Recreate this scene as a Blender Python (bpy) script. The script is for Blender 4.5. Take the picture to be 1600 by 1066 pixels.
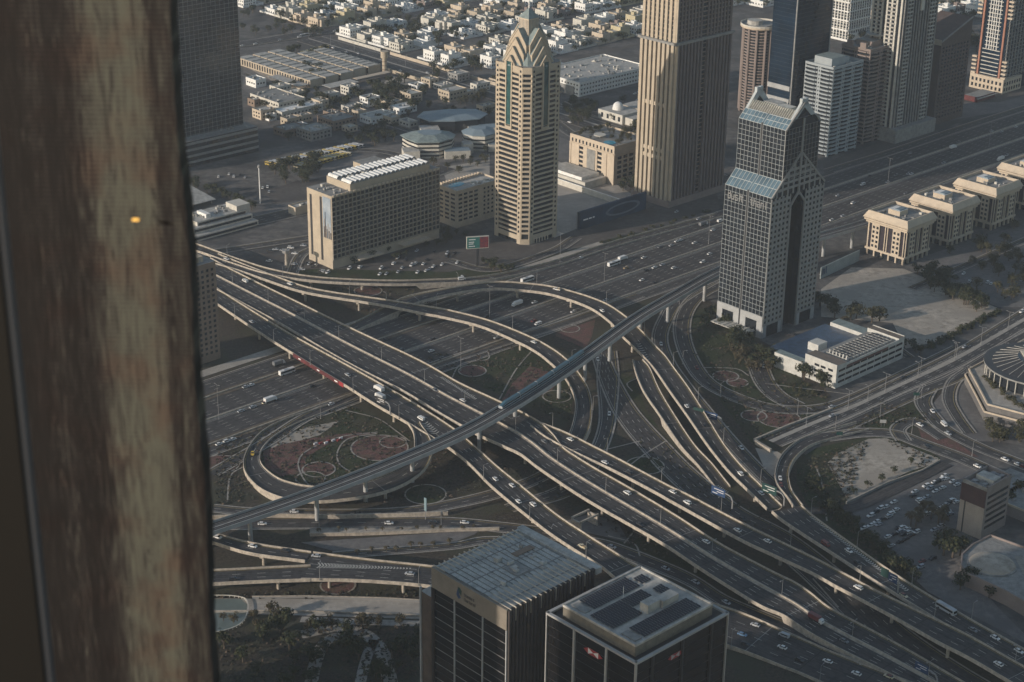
import bpy, bmesh, math, random
import numpy as np
from mathutils import Vector, Matrix
from mathutils.geometry import tessellate_polygon
for o in list(bpy.data.objects): bpy.data.objects.remove(o)
S = bpy.context.scene
col = S.collection
R = math.radians
# ------------------------------------------------------------------ camera
CAM_H, FPX, CX, CY = 452.0, 2800.0, 800.0, 533.0       # height in m, focal length in photo pixels (1600 wide)
dn = np.array([713.0-CX, -(7060.0-CY), FPX]); dn /= np.linalg.norm(dn)
AZ = -dn
AY = np.array([0, 0, 1.0]); AY = AY - AZ*AY.dot(AZ); AY /= np.linalg.norm(AY)
AX = np.cross(AY, AZ); AX = AX if AX[0] > 0 else -AX
cam = bpy.data.objects.new('camera', bpy.data.cameras.new('camera')); col.objects.link(cam)
cam.data.sensor_width = 36.0; cam.data.lens = FPX/1600*36
cam.data.clip_start = 0.05; cam.data.clip_end = 9000
m = Matrix.Identity(4)
for i, a in enumerate((AX, AY, AZ)):
    m[i][0], m[i][1], m[i][2] = a[0], a[1], -a[2]
m[2][3] = CAM_H
cam.matrix_world = m
cam.data.dof.use_dof = True; cam.data.dof.focus_distance = 1100.0; cam.data.dof.aperture_fstop = 18.0
S.camera = cam
S.render.resolution_x, S.render.resolution_y = 1024, 682
# ------------------------------------------------------------------ light
SUN_EL, SUN_TRAVEL = 15.0, 28.0
tv = Vector((math.cos(R(SUN_TRAVEL))*math.cos(R(SUN_EL)), math.sin(R(SUN_TRAVEL))*math.cos(R(SUN_EL)), -math.sin(R(SUN_EL))))
sl = bpy.data.lights.new('sun', 'SUN'); sl.energy = 5.0; sl.angle = R(0.6); sl.color = (1.0, 0.87, 0.74)
so = bpy.data.objects.new('sun', sl); col.objects.link(so); so.rotation_euler = tv.to_track_quat('-Z', 'Y').to_euler()
w = bpy.data.worlds.new('World'); S.world = w; w.use_nodes = True
nt = w.node_tree; nt.nodes.clear()
sky = nt.nodes.new('ShaderNodeTexSky'); sky.sky_type = 'NISHITA'; sky.sun_disc = False
sky.sun_elevation = R(SUN_EL); sky.sun_rotation = math.atan2(-tv.x, -tv.y); sky.dust_density = 0.6; sky.air_density = 1.2; sky.ozone_density = 1.0
bg = nt.nodes.new('ShaderNodeBackground'); bg.inputs['Strength'].default_value = 0.135
wo = nt.nodes.new('ShaderNodeOutputWorld')
nt.links.new(sky.outputs[0], bg.inputs[0]); nt.links.new(bg.outputs[0], wo.inputs[0])
S.view_settings.view_transform = 'Standard'; S.view_settings.look = 'None'
S.view_settings.gamma = 1.0; S.view_settings.exposure = -0.22
S.cycles.volume_bounces = 0
HAZE = 0.00008
# ------------------------------------------------------------------ frames of reference
A = R(43.5)                                             # bearing of the big highway; the whole district is laid out on it
UX, UY, VX, VY = math.cos(A), math.sin(A), math.sin(A), -math.cos(A)
def G(px, py, z=0.0):
    v = np.array([(px-CX)/FPX, -(py-CY)/FPX, 1.0])
    x, y, q = v.dot(AX), v.dot(AY), v.dot(AZ)
    t = (CAM_H-z)/-q
    return Vector((x*t, y*t, z))
def PX(p):
    c = AX*p[0]+AY*p[1]+AZ*(p[2]-CAM_H)
    return CX+FPX*c[0]/c[2], CY-FPX*c[1]/c[2]
def W(u, v, z=0.0): return Vector((u*UX+v*VX, u*UY+v*VY, z))
def UV(px, py, z=0.0):
    p = G(px, py, z); return p.x*UX+p.y*UY, p.x*VX+p.y*VY
def ZT(bx, by, ty):                                     # height above the ground point (bx,by) that shows at row ty
    p = G(bx, by); lo, hi = 0.0, 440.0
    for _ in range(50):
        mid = (lo+hi)/2
        if PX((p.x, p.y, mid))[1] > ty: lo = mid
        else: hi = mid
    return lo
rnd = random.Random(7)
ORD = ['zeroth','first','second','third','fourth','fifth','sixth','seventh','eighth','ninth','tenth','eleventh','twelfth','thirteenth','fourteenth','fifteenth','sixteenth','seventeenth','eighteenth','nineteenth']
TENS = {2:'twenty',3:'thirty',4:'forty',5:'fifty',6:'sixty'}
TENTH = {2:'twentieth',3:'thirtieth',4:'fortieth',5:'fiftieth',6:'sixtieth'}
def ordw(n):
    if n < 20: return ORD[n]
    return TENTH[n//10] if n % 10 == 0 else TENS[n//10]+'-'+ORD[n % 10]
# ------------------------------------------------------------------ materials
MATS = {}
def mat(name, c, rough=0.85, metal=0.0, var=0.25, scale=0.2, bump=0.0, emit=None, spec=0.5, detail=6, c2=None, stretch=None):
    if name in MATS: return MATS[name]
    mt = bpy.data.materials.new(name); mt.use_nodes = True; n = mt.node_tree.nodes; l = mt.node_tree.links
    b = n['Principled BSDF']
    b.inputs['Roughness'].default_value = rough; b.inputs['Metallic'].default_value = metal
    b.inputs['Specular IOR Level'].default_value = spec
    if var > 0 or c2:
        tc = n.new('ShaderNodeTexCoord'); mp = n.new('ShaderNodeMapping'); nz = n.new('ShaderNodeTexNoise'); cr = n.new('ShaderNodeValToRGB')
        geo = n.new('ShaderNodeNewGeometry')
        l.new(geo.outputs['Position'], mp.inputs[0]); l.new(mp.outputs[0], nz.inputs['Vector'])
        if stretch: mp.inputs['Scale'].default_value = stretch; mp.inputs['Rotation'].default_value = (0, 0, -A if len(stretch) == 3 else 0)
        nz.inputs['Scale'].default_value = scale; nz.inputs['Detail'].default_value = detail; nz.inputs['Roughness'].default_value = 0.65
        lo = c2 if c2 else tuple(x*(1-var) for x in c); hi = c if c2 else tuple(min(1, x*(1+var)) for x in c)
        cr.color_ramp.elements[0].position = 0.32; cr.color_ramp.elements[1].position = 0.68
        cr.color_ramp.elements[0].color = (*lo, 1); cr.color_ramp.elements[1].color = (*hi, 1)
        l.new(nz.outputs['Fac'], cr.inputs[0]); l.new(cr.outputs[0], b.inputs['Base Color'])
        if bump:
            bp = n.new('ShaderNodeBump'); bp.inputs['Strength'].default_value = bump; bp.inputs['Distance'].default_value = 0.4
            l.new(nz.outputs['Fac'], bp.inputs['Height']); l.new(bp.outputs[0], b.inputs['Normal'])
    else: b.inputs['Base Color'].default_value = (*c, 1)
    if emit: b.inputs['Emission Color'].default_value = (*c, 1); b.inputs['Emission Strength'].default_value = emit
    MATS[name] = mt; return mt
def ground_mat(name, c, c2, s1, s2, c3=None, bump=0.3):
    mt = bpy.data.materials.new(name); mt.use_nodes = True; n = mt.node_tree.nodes; l = mt.node_tree.links
    b = n['Principled BSDF']; b.inputs['Roughness'].default_value = 0.95; b.inputs['Specular IOR Level'].default_value = 0.2
    g = n.new('ShaderNodeNewGeometry')
    a1 = n.new('ShaderNodeTexNoise'); a1.inputs['Scale'].default_value = s1; a1.inputs['Detail'].default_value = 8; a1.inputs['Roughness'].default_value = 0.7
    a2 = n.new('ShaderNodeTexNoise'); a2.inputs['Scale'].default_value = s2; a2.inputs['Detail'].default_value = 4
    l.new(g.outputs['Position'], a1.inputs['Vector']); l.new(g.outputs['Position'], a2.inputs['Vector'])
    r1 = n.new('ShaderNodeValToRGB'); r1.color_ramp.elements[0].position = 0.38; r1.color_ramp.elements[1].position = 0.62
    r1.color_ramp.elements[0].color = (*c, 1); r1.color_ramp.elements[1].color = (*c2, 1)
    mx = n.new('ShaderNodeMix'); mx.data_type = 'RGBA'; mx.blend_type = 'MIX'
    r2 = n.new('ShaderNodeValToRGB'); r2.color_ramp.elements[0].position = 0.45; r2.color_ramp.elements[1].position = 0.62
    l.new(a2.outputs['Fac'], r2.inputs[0]); l.new(a1.outputs['Fac'], r1.inputs[0])
    l.new(r2.outputs[0], mx.inputs['Factor']); l.new(r1.outputs[0], mx.inputs[6]); mx.inputs[7].default_value = (*(c3 or c), 1)
    l.new(mx.outputs[2], b.inputs['Base Color'])
    bp = n.new('ShaderNodeBump'); bp.inputs['Strength'].default_value = bump; bp.inputs['Distance'].default_value = 0.5
    l.new(a1.outputs['Fac'], bp.inputs['Height']); l.new(bp.outputs[0], b.inputs['Normal'])
    MATS[name] = mt; return mt
def road_mat(name, c, c2):                              # asphalt with worn wheel tracks along the lanes (UV.x = metres across)
    mt = bpy.data.materials.new(name); mt.use_nodes = True; n = mt.node_tree.nodes; l = mt.node_tree.links
    b = n['Principled BSDF']; b.inputs['Roughness'].default_value = 0.75; b.inputs['Specular IOR Level'].default_value = 0.35
    uvn = n.new('ShaderNodeUVMap'); sp = n.new('ShaderNodeSeparateXYZ'); l.new(uvn.outputs[0], sp.inputs[0])
    mu = n.new('ShaderNodeMath'); mu.operation = 'MULTIPLY'; mu.inputs[1].default_value = 2*math.pi/1.8; l.new(sp.outputs[0], mu.inputs[0])
    sn = n.new('ShaderNodeMath'); sn.operation = 'SINE'; l.new(mu.outputs[0], sn.inputs[0])
    g = n.new('ShaderNodeNewGeometry'); nz = n.new('ShaderNodeTexNoise'); nz.inputs['Scale'].default_value = 0.35; nz.inputs['Detail'].default_value = 8
    nz.inputs['Roughness'].default_value = 0.7; l.new(g.outputs['Position'], nz.inputs['Vector'])
    mp = n.new('ShaderNodeMapping'); mp.inputs['Scale'].default_value = (0.55, 0.02, 1); l.new(uvn.outputs[0], mp.inputs[0])
    nz2 = n.new('ShaderNodeTexNoise'); nz2.inputs['Scale'].default_value = 1.0; nz2.inputs['Detail'].default_value = 3; l.new(mp.outputs[0], nz2.inputs['Vector'])
    ad = n.new('ShaderNodeMath'); ad.operation = 'MULTIPLY_ADD'; ad.inputs[1].default_value = 0.06; l.new(sn.outputs[0], ad.inputs[0]); l.new(nz.outputs['Fac'], ad.inputs[2])
    ad2 = n.new('ShaderNodeMath'); ad2.operation = 'MULTIPLY_ADD'; ad2.inputs[1].default_value = 0.7; l.new(nz2.outputs['Fac'], ad2.inputs[0]); l.new(ad.outputs[0], ad2.inputs[2])
    cr = n.new('ShaderNodeValToRGB'); cr.color_ramp.elements[0].position = 0.6; cr.color_ramp.elements[1].position = 1.1 if False else 1.0
    cr.color_ramp.elements[0].color = (*c, 1); cr.color_ramp.elements[1].color = (*c2, 1)
    l.new(ad2.outputs[0], cr.inputs[0]); l.new(cr.outputs[0], b.inputs['Base Color'])
    MATS[name] = mt; return mt
ASPH = road_mat('asphalt', (0.021, 0.020, 0.021), (0.078, 0.073, 0.072))
ASPH2 = road_mat('asphalt_deck', (0.018, 0.017, 0.018), (0.070, 0.066, 0.066))
BALLAST = mat('track_slab', (0.040, 0.037, 0.037), var=0.35, scale=0.6)
CONC = mat('concrete', (0.40, 0.355, 0.295), var=0.35, scale=0.5)
CONC_D = mat('concrete_grey', (0.27, 0.27, 0.26), var=0.22, scale=0.25)
CONC_M = mat('concrete_metro', (0.36, 0.37, 0.37), var=0.15, scale=0.2)
KERB = mat('kerb_stone', (0.32, 0.295, 0.26), var=0.3, scale=0.4)
PAINT = mat('road_paint', (0.50, 0.49, 0.45), var=0.3, scale=1.2)
PAINTY = mat('yellow_paint', (0.42, 0.33, 0.12), var=0.3, scale=1.2)
SOIL = ground_mat('soil', (0.036, 0.031, 0.026), (0.088, 0.072, 0.056), 0.55, 0.04, (0.060, 0.060, 0.040), bump=0.9)
CITY = ground_mat('city_ground', (0.085, 0.084, 0.085), (0.17, 0.16, 0.148), 0.16, 0.03, (0.065, 0.065, 0.066), bump=0.6)
LAWN = ground_mat('lawn', (0.024, 0.034, 0.016), (0.056, 0.068, 0.032), 0.6, 0.05, (0.060, 0.056, 0.036), bump=0.9)
FLOWER = ground_mat('flowers', (0.085, 0.040, 0.038), (0.23, 0.125, 0.11), 1.1, 0.22, (0.12, 0.085, 0.065), bump=0.9)
SAND = ground_mat('sand', (0.28, 0.25, 0.21), (0.50, 0.45, 0.385), 0.2, 0.05, (0.34, 0.305, 0.26), bump=0.7)
PAVE = ground_mat('paving', (0.135, 0.13, 0.128), (0.20, 0.19, 0.18), 0.3, 0.06)
PAVE_L = ground_mat('paving_light', (0.33, 0.305, 0.27), (0.44, 0.41, 0.365), 0.3, 0.06)
LOT = ground_mat('car_park_asphalt', (0.085, 0.078, 0.074), (0.13, 0.12, 0.11), 0.25, 0.05)
WATER = mat('water', (0.16, 0.20, 0.19), rough=0.25, var=0.15, scale=0.05)
POOL = mat('pool_water', (0.05, 0.30, 0.42), rough=0.1, var=0.2, scale=0.5)
GLASS = mat('dark_glass', (0.018, 0.022, 0.028), rough=0.12, var=0.4, scale=0.15, spec=0.6)
GLASS_B = mat('blue_glass', (0.10, 0.16, 0.20), rough=0.2, var=0.35, scale=0.12, spec=0.7)
GLASS_T = mat('teal_glass', (0.03, 0.085, 0.085), rough=0.15, var=0.4, scale=0.2, spec=0.7)
GLASS_N = mat('navy_glass', (0.008, 0.019, 0.036), rough=0.15, var=0.5, scale=0.06, spec=0.3)
BEIGE = mat('beige_stone', (0.44, 0.375, 0.285), var=0.12, scale=0.15)
BEIGE_D = mat('brown_stone', (0.22, 0.165, 0.125), var=0.15, scale=0.15)
PINK = mat('pink_stone', (0.24, 0.195, 0.175), var=0.12, scale=0.15)
CREAM = mat('cream_stone', (0.52, 0.44, 0.34), var=0.12, scale=0.2)
WHITE = mat('white_render', (0.76, 0.76, 0.73), var=0.12, scale=0.3)
WHITE2 = mat('offwhite_render', (0.55, 0.53, 0.47), var=0.15, scale=0.3)
GREY = mat('grey_roof', (0.24, 0.24, 0.23), var=0.3, scale=0.3)
GREYL = mat('light_roof', (0.40, 0.39, 0.36), var=0.3, scale=0.3)
PTEAL = mat('pale_teal_roof', (0.40, 0.405, 0.385), var=0.3, scale=0.35)
TEALR = mat('teal_grey_roof', (0.20, 0.25, 0.25), var=0.3, scale=0.35)
BLUER = mat('blue_grey_roof', (0.20, 0.26, 0.30), rough=0.6, var=0.15, scale=0.1)
METAL = mat('pole_metal', (0.30, 0.30, 0.30), rough=0.5, metal=0.3, var=0)
DARKM = mat('dark_metal', (0.035, 0.035, 0.038), rough=0.5, var=0.2, scale=0.5)
BLACKG = mat('black_glass', (0.010, 0.010, 0.011), rough=0.1, var=0.5, scale=0.3, spec=0.5)
SOLAR = mat('solar_panel', (0.016, 0.017, 0.024), rough=0.25, var=0.3, scale=0.5)
REDP = mat('red_sign', (0.32, 0.035, 0.04), rough=0.5, var=0)
WHTP = mat('white_sign', (0.75, 0.75, 0.75), rough=0.5, var=0)
BLUP = mat('blue_sign', (0.02, 0.055, 0.14), rough=0.5, var=0.1)
GRNP = mat('green_sign', (0.010, 0.050, 0.045), rough=0.5, var=0.1)
ORANGE = mat('terracotta_strip', (0.36, 0.17, 0.115), var=0.1)
# ------------------------------------------------------------------ mesh builder
class MB:
    def __init__(s): s.v, s.f, s.mi, s.ms, s.uv = [], [], [], [], {}
    def m(s, mt):
        if mt not in s.ms: s.ms.append(mt)
        return s.ms.index(mt)
    def face(s, pts, mt, uv=None):
        i = len(s.v); s.v += [tuple(p) for p in pts]; s.f.append(tuple(range(i, i+len(pts)))); s.mi.append(s.m(mt))
        if uv: s.uv[len(s.f)-1] = uv
    def prism(s, poly, z0, z1, mt, top=None, bottom=True):   # poly CCW [(x,y)]
        n = len(poly)
        for i in range(n):
            a, b = poly[i], poly[(i+1) % n]
            s.face([(a[0], a[1], z0), (b[0], b[1], z0), (b[0], b[1], z1), (a[0], a[1], z1)], mt)
        s.face([(p[0], p[1], z1) for p in poly], top or mt)
        if bottom: s.face([(p[0], p[1], z0) for p in poly[::-1]], mt)
    def box(s, x0, x1, y0, y1, z0, z1, mt, top=None): s.prism([(x0, y0), (x1, y0), (x1, y1), (x0, y1)], z0, z1, mt, top)
    def obox(s, p, q, hw, z0, z1, mt, z0b=None, z1b=None):   # wall from p to q, half width hw
        p, q = Vector(p[:2]), Vector(q[:2]); d = (q-p).normalized(); n = Vector((-d.y, d.x))*hw
        a, b, c, e = p-n, q-n, q+n, p+n; zb0 = z0 if z0b is None else z0b; zb1 = z1 if z1b is None else z1b
        V8 = [(a.x, a.y, z0), (b.x, b.y, zb0), (c.x, c.y, zb0), (e.x, e.y, z0), (a.x, a.y, z1), (b.x, b.y, zb1), (c.x, c.y, zb1), (e.x, e.y, z1)]
        for f in ((0, 1, 5, 4), (1, 2, 6, 5), (2, 3, 7, 6), (3, 0, 4, 7), (4, 5, 6, 7), (3, 2, 1, 0)): s.face([V8[k] for k in f], mt)
    def bar(s, p, q, r, mt):                                # square bar between 3-D points
        p, q = Vector(p), Vector(q); d = (q-p).normalized(); a = d.cross(Vector((0, 0, 1)))
        if a.length < 0.01: a = Vector((1, 0, 0))
        a = a.normalized()*r; b = d.cross(a).normalized()*r
        c = [p+a+b, p-a+b, p-a-b, p+a-b]; e = [x+(q-p) for x in c]
        for k in range(4): s.face([c[k], c[(k+1) % 4], e[(k+1) % 4], e[k]], mt)
        s.face(c[::-1], mt); s.face(e, mt)
    def cyl(s, x, y, r, z0, z1, mt, n=12, r1=None, top=None):
        r1 = r if r1 is None else r1
        c = [(math.cos(2*math.pi*k/n), math.sin(2*math.pi*k/n)) for k in range(n)]
        for k in range(n):
            a, b = c[k], c[(k+1) % n]
            s.face([(x+a[0]*r, y+a[1]*r, z0), (x+b[0]*r, y+b[1]*r, z0), (x+b[0]*r1, y+b[1]*r1, z1), (x+a[0]*r1, y+a[1]*r1, z1)], mt)
        if r1 > 0.01: s.face([(x+a[0]*r1, y+a[1]*r1, z1) for a in c], top or mt)
    def dome(s, x, y, r, z, mt, n=14, k=6, sq=1.0):
        for j in range(k):
            a0, a1 = math.pi/2*j/k, math.pi/2*(j+1)/k
            s.cyl(x, y, r*math.cos(a0), z+r*sq*math.sin(a0), z+r*sq*math.sin(a1), mt, n, max(r*math.cos(a1), 0.0))
    def add(s, verts, faces, mis, mats, M):
        i = len(s.v); s.v += [tuple(M @ Vector(p)) for p in verts]
        s.f += [tuple(j+i for j in f) for f in faces]; s.mi += [s.m(mats[k]) for k in mis]
    def mesh(s, name):
        me = bpy.data.meshes.new(name); me.from_pydata(s.v, [], s.f)
        for mt in s.ms: me.materials.append(mt)
        me.polygons.foreach_set('material_index', s.mi)
        if s.uv:
            ul = me.uv_layers.new(name='UVMap')
            for k, uvs in s.uv.items():
                for j, li in enumerate(me.polygons[k].loop_indices): ul.data[li].uv = uvs[j]
        me.update(); return me
    def build(s, name, parent=None, **kw):
        o = bpy.data.objects.new(name, s.mesh(name)); col.objects.link(o)
        if parent: o.parent = parent
        tag(o, **kw); return o
def tag(o, label=None, cat=None, group=None, kind=None):
    if label: o['label'] = label
    if cat: o['category'] = cat
    if group: o['group'] = group
    if kind: o['kind'] = kind
    return o
def empty(name, loc, rz=0.0, **kw):
    o = bpy.data.objects.new(name, None); o.empty_display_size = 1; col.objects.link(o)
    o.location = loc; o.rotation_euler = (0, 0, rz); tag(o, **kw); return o
def copy_tree(o, parent=None):
    c = o.copy(); col.objects.link(c); c.parent = parent
    for ch in list(o.children): copy_tree(ch, c)
    return c
def crom(P, n=8):                                        # Catmull-Rom through n-dim points
    P = [np.array(p, float) for p in P]
    if len(P) < 3: return [P[0]+(P[1]-P[0])*t/n for t in range(n+1)]
    out = []
    Q = [2*P[0]-P[1]]+P+[2*P[-1]-P[-2]]
    for i in range(1, len(Q)-2):
        a, b, c, d = Q[i-1:i+3]
        for k in range(n):
            t = k/n
            out.append(0.5*((2*b)+(-a+c)*t+(2*a-5*b+4*c-d)*t*t+(-a+3*b-3*c+d)*t**3))
    out.append(P[-1]); return out
# ------------------------------------------------------------------ ground sheets
def sheet(name, pts, z, mt, world=False, label=None, **kw):
    P = [Vector((p[0], p[1], z)) if world else G(p[0], p[1], 0) for p in pts]
    P = [Vector((p.x, p.y, 0)) for p in P]
    b = MB()
    for t in tessellate_polygon([P]):
        q = [P[i] for i in t]
        if (q[1]-q[0]).cross(q[2]-q[0]).z < 0: q = q[::-1]
        b.face([(p.x, p.y, z) for p in q], mt)
    return b.build(name, kind='structure')
b = MB(); b.face([(-3500, 150, 0), (3500, 150, 0), (3500, 6500, 0), (-3500, 6500, 0)], CITY); b.build('ground', kind='structure')
# planted ground inside and around the interchange
sheet('planted_ground', [(250, 470), (420, 425), (560, 440), (800, 430), (1110, 470), (1130, 500), (1240, 560), (1300, 620), (1240, 700), (1275, 720), (1300, 640), (1480, 600), (1510, 650), (1420, 700), (1300, 720), (1300, 800), (1420, 900), (1640, 1060), (1640, 1120), (250, 1120)], 0.03, SOIL)
LAY = 0.05
def ell(px, py, r, n=28):
    c = G(px, py); return [(c.x+r*math.cos(2*math.pi*k/n), c.y+r*math.sin(2*math.pi*k/n)) for k in range(n)]
sheet('lawn', [(1118, 480), (1210, 560), (1300, 632), (1225, 682), (1175, 692), (1135, 640), (1100, 590), (1070, 520), (1085, 485)], 0.06, LAWN)
sheet('lawn', [(1440, 618), (1460, 655), (1420, 672), (1390, 672), (1330, 668), (1300, 676)], 0.06, LAWN)
sheet('lawn', [(1350, 684), (1400, 676), (1470, 716), (1440, 735), (1385, 755), (1322, 788), (1312, 800), (1400, 880), (1440, 920), (1400, 905), (1320, 840), (1262, 790), (1245, 755), (1245, 720), (1275, 700)], 0.065, LAWN)
sheet('lawn', [(640, 560), (740, 545), (800, 530), (900, 590), (890, 660), (860, 650), (790, 620)], 0.06, LAWN)
sheet('lawn', [(420, 665), (545, 632), (640, 680), (640, 700), (560, 770), (440, 772), (390, 730), (395, 695)], 0.06, LAWN)
sheet('lawn', [(430, 425), (560, 445), (700, 446), (760, 436), (880, 430), (960, 385), (1120, 345), (1120, 338), (960, 372), (840, 405), (700, 425), (500, 420)], 0.06, LAWN)
sheet('lawn', [(965, 585), (985, 580), (1010, 640), (1030, 670), (1000, 650)], 0.06, LAWN)
sheet('lawn', [(1062, 835), (1110, 900), (1100, 915), (1040, 885), (985, 850), (1000, 838)], 0.06, LAWN)
sheet('sand_lot', [(1283, 452), (1330, 418), (1412, 420), (1480, 450), (1560, 482), (1460, 535), (1415, 545), (1395, 505), (1283, 495)], 0.07, SAND)
sheet('sand_lot', [(1357, 686), (1385, 685), (1466, 716), (1466, 722), (1418, 738), (1325, 785), (1318, 770), (1292, 724), (1310, 708)], 0.09, SAND)
sheet('sand_lot', [(478, 668), (530, 658), (500, 680), (425, 702), (420, 695), (440, 680)], 0.09, SAND)
sheet('car_park', [(1330, 800), (1460, 730), (1490, 722), (1560, 742), (1600, 752), (1600, 800), (1490, 835), (1510, 850), (1500, 880), (1560, 950), (1610, 1000), (1610, 1010), (1450, 925), (1375, 852)], 0.08, PAVE)
sheet('car_park', [(400, 395), (485, 402), (525, 424), (690, 375), (760, 375), (880, 392), (860, 402), (760, 422), (700, 434), (560, 434), (470, 424)], 0.05, LOT)
sheet('car_park', [(872, 252), (966, 290), (1006, 315), (985, 330), (900, 358), (866, 372), (866, 260)], 0.07, PAVE_L)
sheet('car_park', [(866, 372), (900, 358), (1012, 326), (1120, 300), (1125, 325), (960, 372), (840, 400), (800, 398)], 0.06, LOT)
sheet('car_park', [(1420, 408), (1600, 350), (1610, 480), (1560, 480), (1480, 448)], 0.04, PAVE)
sheet('plaza', [(300, 935), (690, 938), (680, 968), (300, 957)], 0.07, PAVE_L)
sheet('plaza', [(330, 1120), (330, 975), (460, 965), (680, 972), (690, 1120)], 0.06, SOIL)
sheet('paving', [(870, 818), (960, 792), (1000, 800), (958, 805), (985, 850), (950, 840), (905, 830)], 0.08, PAVE)
sheet('paving', [(1450, 640), (1500, 580), (1535, 560), (1620, 520), (1620, 700), (1560, 690), (1500, 690)], 0.07, PAVE)
sheet('paving', [(1180, 700), (1215, 706), (1230, 715), (1213, 742), (1200, 745)], 0.07, PAVE_L)
sheet('flower_bed', [(1434, 667), (1455, 670), (1490, 688), (1530, 715), (1490, 708), (1440, 684)], 0.10, FLOWER)
sheet('flower_bed', [(870, 520), (930, 500), (925, 525), (915, 545), (880, 530), (868, 526)], 0.10, FLOWER)
sheet('flower_bed', [(800, 600), (828, 572), (880, 588), (862, 610), (800, 628), (780, 632)], 0.10, FLOWER)
sheet('flower_bed', [(410, 705), (440, 695), (500, 682), (560, 676), (590, 676), (520, 690), (478, 715), (474, 740), (440, 745), (415, 730)], 0.10, FLOWER)
for pts, mt_ in (([(415, 300), (520, 262), (565, 268), (500, 300), (490, 330), (440, 345)], LOT), ([(440, 262), (560, 225), (600, 235), (560, 262), (470, 285)], PAVE), ([(690, 262), (765, 240), (765, 275), (700, 290)], PAVE_L), ([(585, 232), (640, 222), (760, 232), (762, 250), (690, 262), (640, 250)], PAVE),
        ([(380, 140), (440, 180), (560, 205), (640, 175), (560, 150), (420, 95), (380, 100)], PAVE), ([(610, 118), (660, 130), (640, 145), (600, 130)], SAND), ([(876, 160), (1000, 150), (1000, 235), (880, 210)], LOT), ([(875, 215), (905, 225), (905, 262), (870, 250)], PAVE), ([(440, 115), (480, 140), (470, 150), (390, 108)], SAND),
        ([(1285, 255), (1480, 185), (1500, 150), (1620, 120), (1620, 140), (1290, 280)], LOT), ([(1475, 190), (1500, 160), (1560, 160), (1620, 145), (1620, 165)], PAVE), ([(300, 330), (410, 322), (480, 312), (480, 322), (300, 362)], PAVE)):
    LAY += 0.004; sheet('paving' if mt_ is not LOT else 'car_park', pts, LAY-0.03, mt_)
for va_, vb_ in ((-825.5, -818.6), (-772.5, -766.0)):
    sheet('verge', [tuple(W(u, v)[:2]) for u, v in ((380, va_), (720, va_), (720, vb_), (380, vb_))], 0.36, ground_mat('verge_sand_%d' % int(-va_), (0.10, 0.082, 0.062), (0.19, 0.16, 0.125), 0.3, 0.05, bump=0.7), world=True)
bw = MB()
for k, (px, py, r, mt) in enumerate([(1134, 588, 7.4, FLOWER), (1152, 598, 6, FLOWER), (1178, 650, 7, FLOWER), (1217, 654, 12, FLOWER), (343, 726, 10.5, FLOWER), (593, 700, 15.5, FLOWER),
        (614, 691, 7, FLOWER), (498, 734, 8.5, FLOWER), (485, 748, 7.5, LAWN), (665, 773, 10.5, LAWN), (738, 580, 8, FLOWER), (890, 514, 6, FLOWER), (1008, 728, 10, LAWN), (870, 620, 8, LAWN), (575, 455, 9, FLOWER), (528, 915, 8, FLOWER)]):
    z = 0.12+0.01*k
    sheet('flower_bed' if mt is FLOWER else 'lawn', ell(px, py, r), z, mt, world=True)
    c = G(px, py); n = 32
    for j in range(n):
        a0, a1 = 2*math.pi*j/n, 2*math.pi*(j+1)/n
        q = [(c.x+(r+d)*math.cos(a), c.y+(r+d)*math.sin(a), z+0.05) for d, a in ((0, a0), (0.9, a0), (0.9, a1), (0, a1))]
        bw.face(q, KERB)
def path(pts, wd, z=0.32):
    C = [G(*p) for p in crom(pts, 8)]
    for i in range(len(C)-1):
        d = (C[i+1]-C[i]).normalized(); nn = Vector((-d.y, d.x, 0))*wd/2
        q = [C[i]-nn, C[i+1]-nn, C[i+1]+nn, C[i]+nn]; bw.face([(p.x, p.y, z) for p in q], KERB)
for pts in ([(590, 676), (530, 684), (480, 705), (466, 725), (475, 750), (490, 765)], [(590, 678), (545, 686), (528, 705), (530, 725), (550, 740)],
            [(540, 642), (590, 655), (620, 675), (640, 690)], [(780, 625), (805, 580), (830, 550)], [(700, 605), (720, 570), (762, 562), (760, 545)],
            [(1000, 820), (975, 850)], [(905, 575), (895, 600), (920, 620), (900, 630)], [(380, 730), (360, 745), (355, 785)], [(988, 612), (980, 600), (1000, 590)],
            [(940, 705), (1000, 690)], [(1040, 690), (1005, 712), (975, 735)], [(1275, 730), (1285, 760), (1292, 815)], [(1100, 575), (1150, 577), (1170, 588)], [(1195, 600), (1330, 617)], [(950, 838), (990, 850), (1000, 870)], [(1010, 840), (990, 830), (995, 815), (1008, 838)], [(1270, 905), (1310, 950)]):
    path(pts, 0.9)
for pts, wd_ in (([(470, 992), (520, 983), (568, 990), (598, 1022), (612, 1080)], 7), ([(484, 1080), (492, 1040), (505, 1008), (530, 990)], 6), ([(560, 1080), (572, 1030), (585, 1000)], 5), ([(470, 968), (560, 972), (660, 975)], 5)): path(pts, wd_, 0.12)
bw.build('path', kind='structure')
# promenade, basin and water at the lower left
sheet('pond', [(260, 938), (375, 936), (386, 945), (384, 965), (370, 980), (345, 986), (260, 990)], 0.20, WATER)
sheet('paved_basin', [(470, 848), (700, 832), (760, 822), (740, 836), (700, 851), (560, 863), (520, 861)], 0.12, PAVE)
sheet('sand_strip', [(484, 827), (700, 824), (780, 830), (700, 832), (484, 838)], 0.10, SAND)
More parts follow.
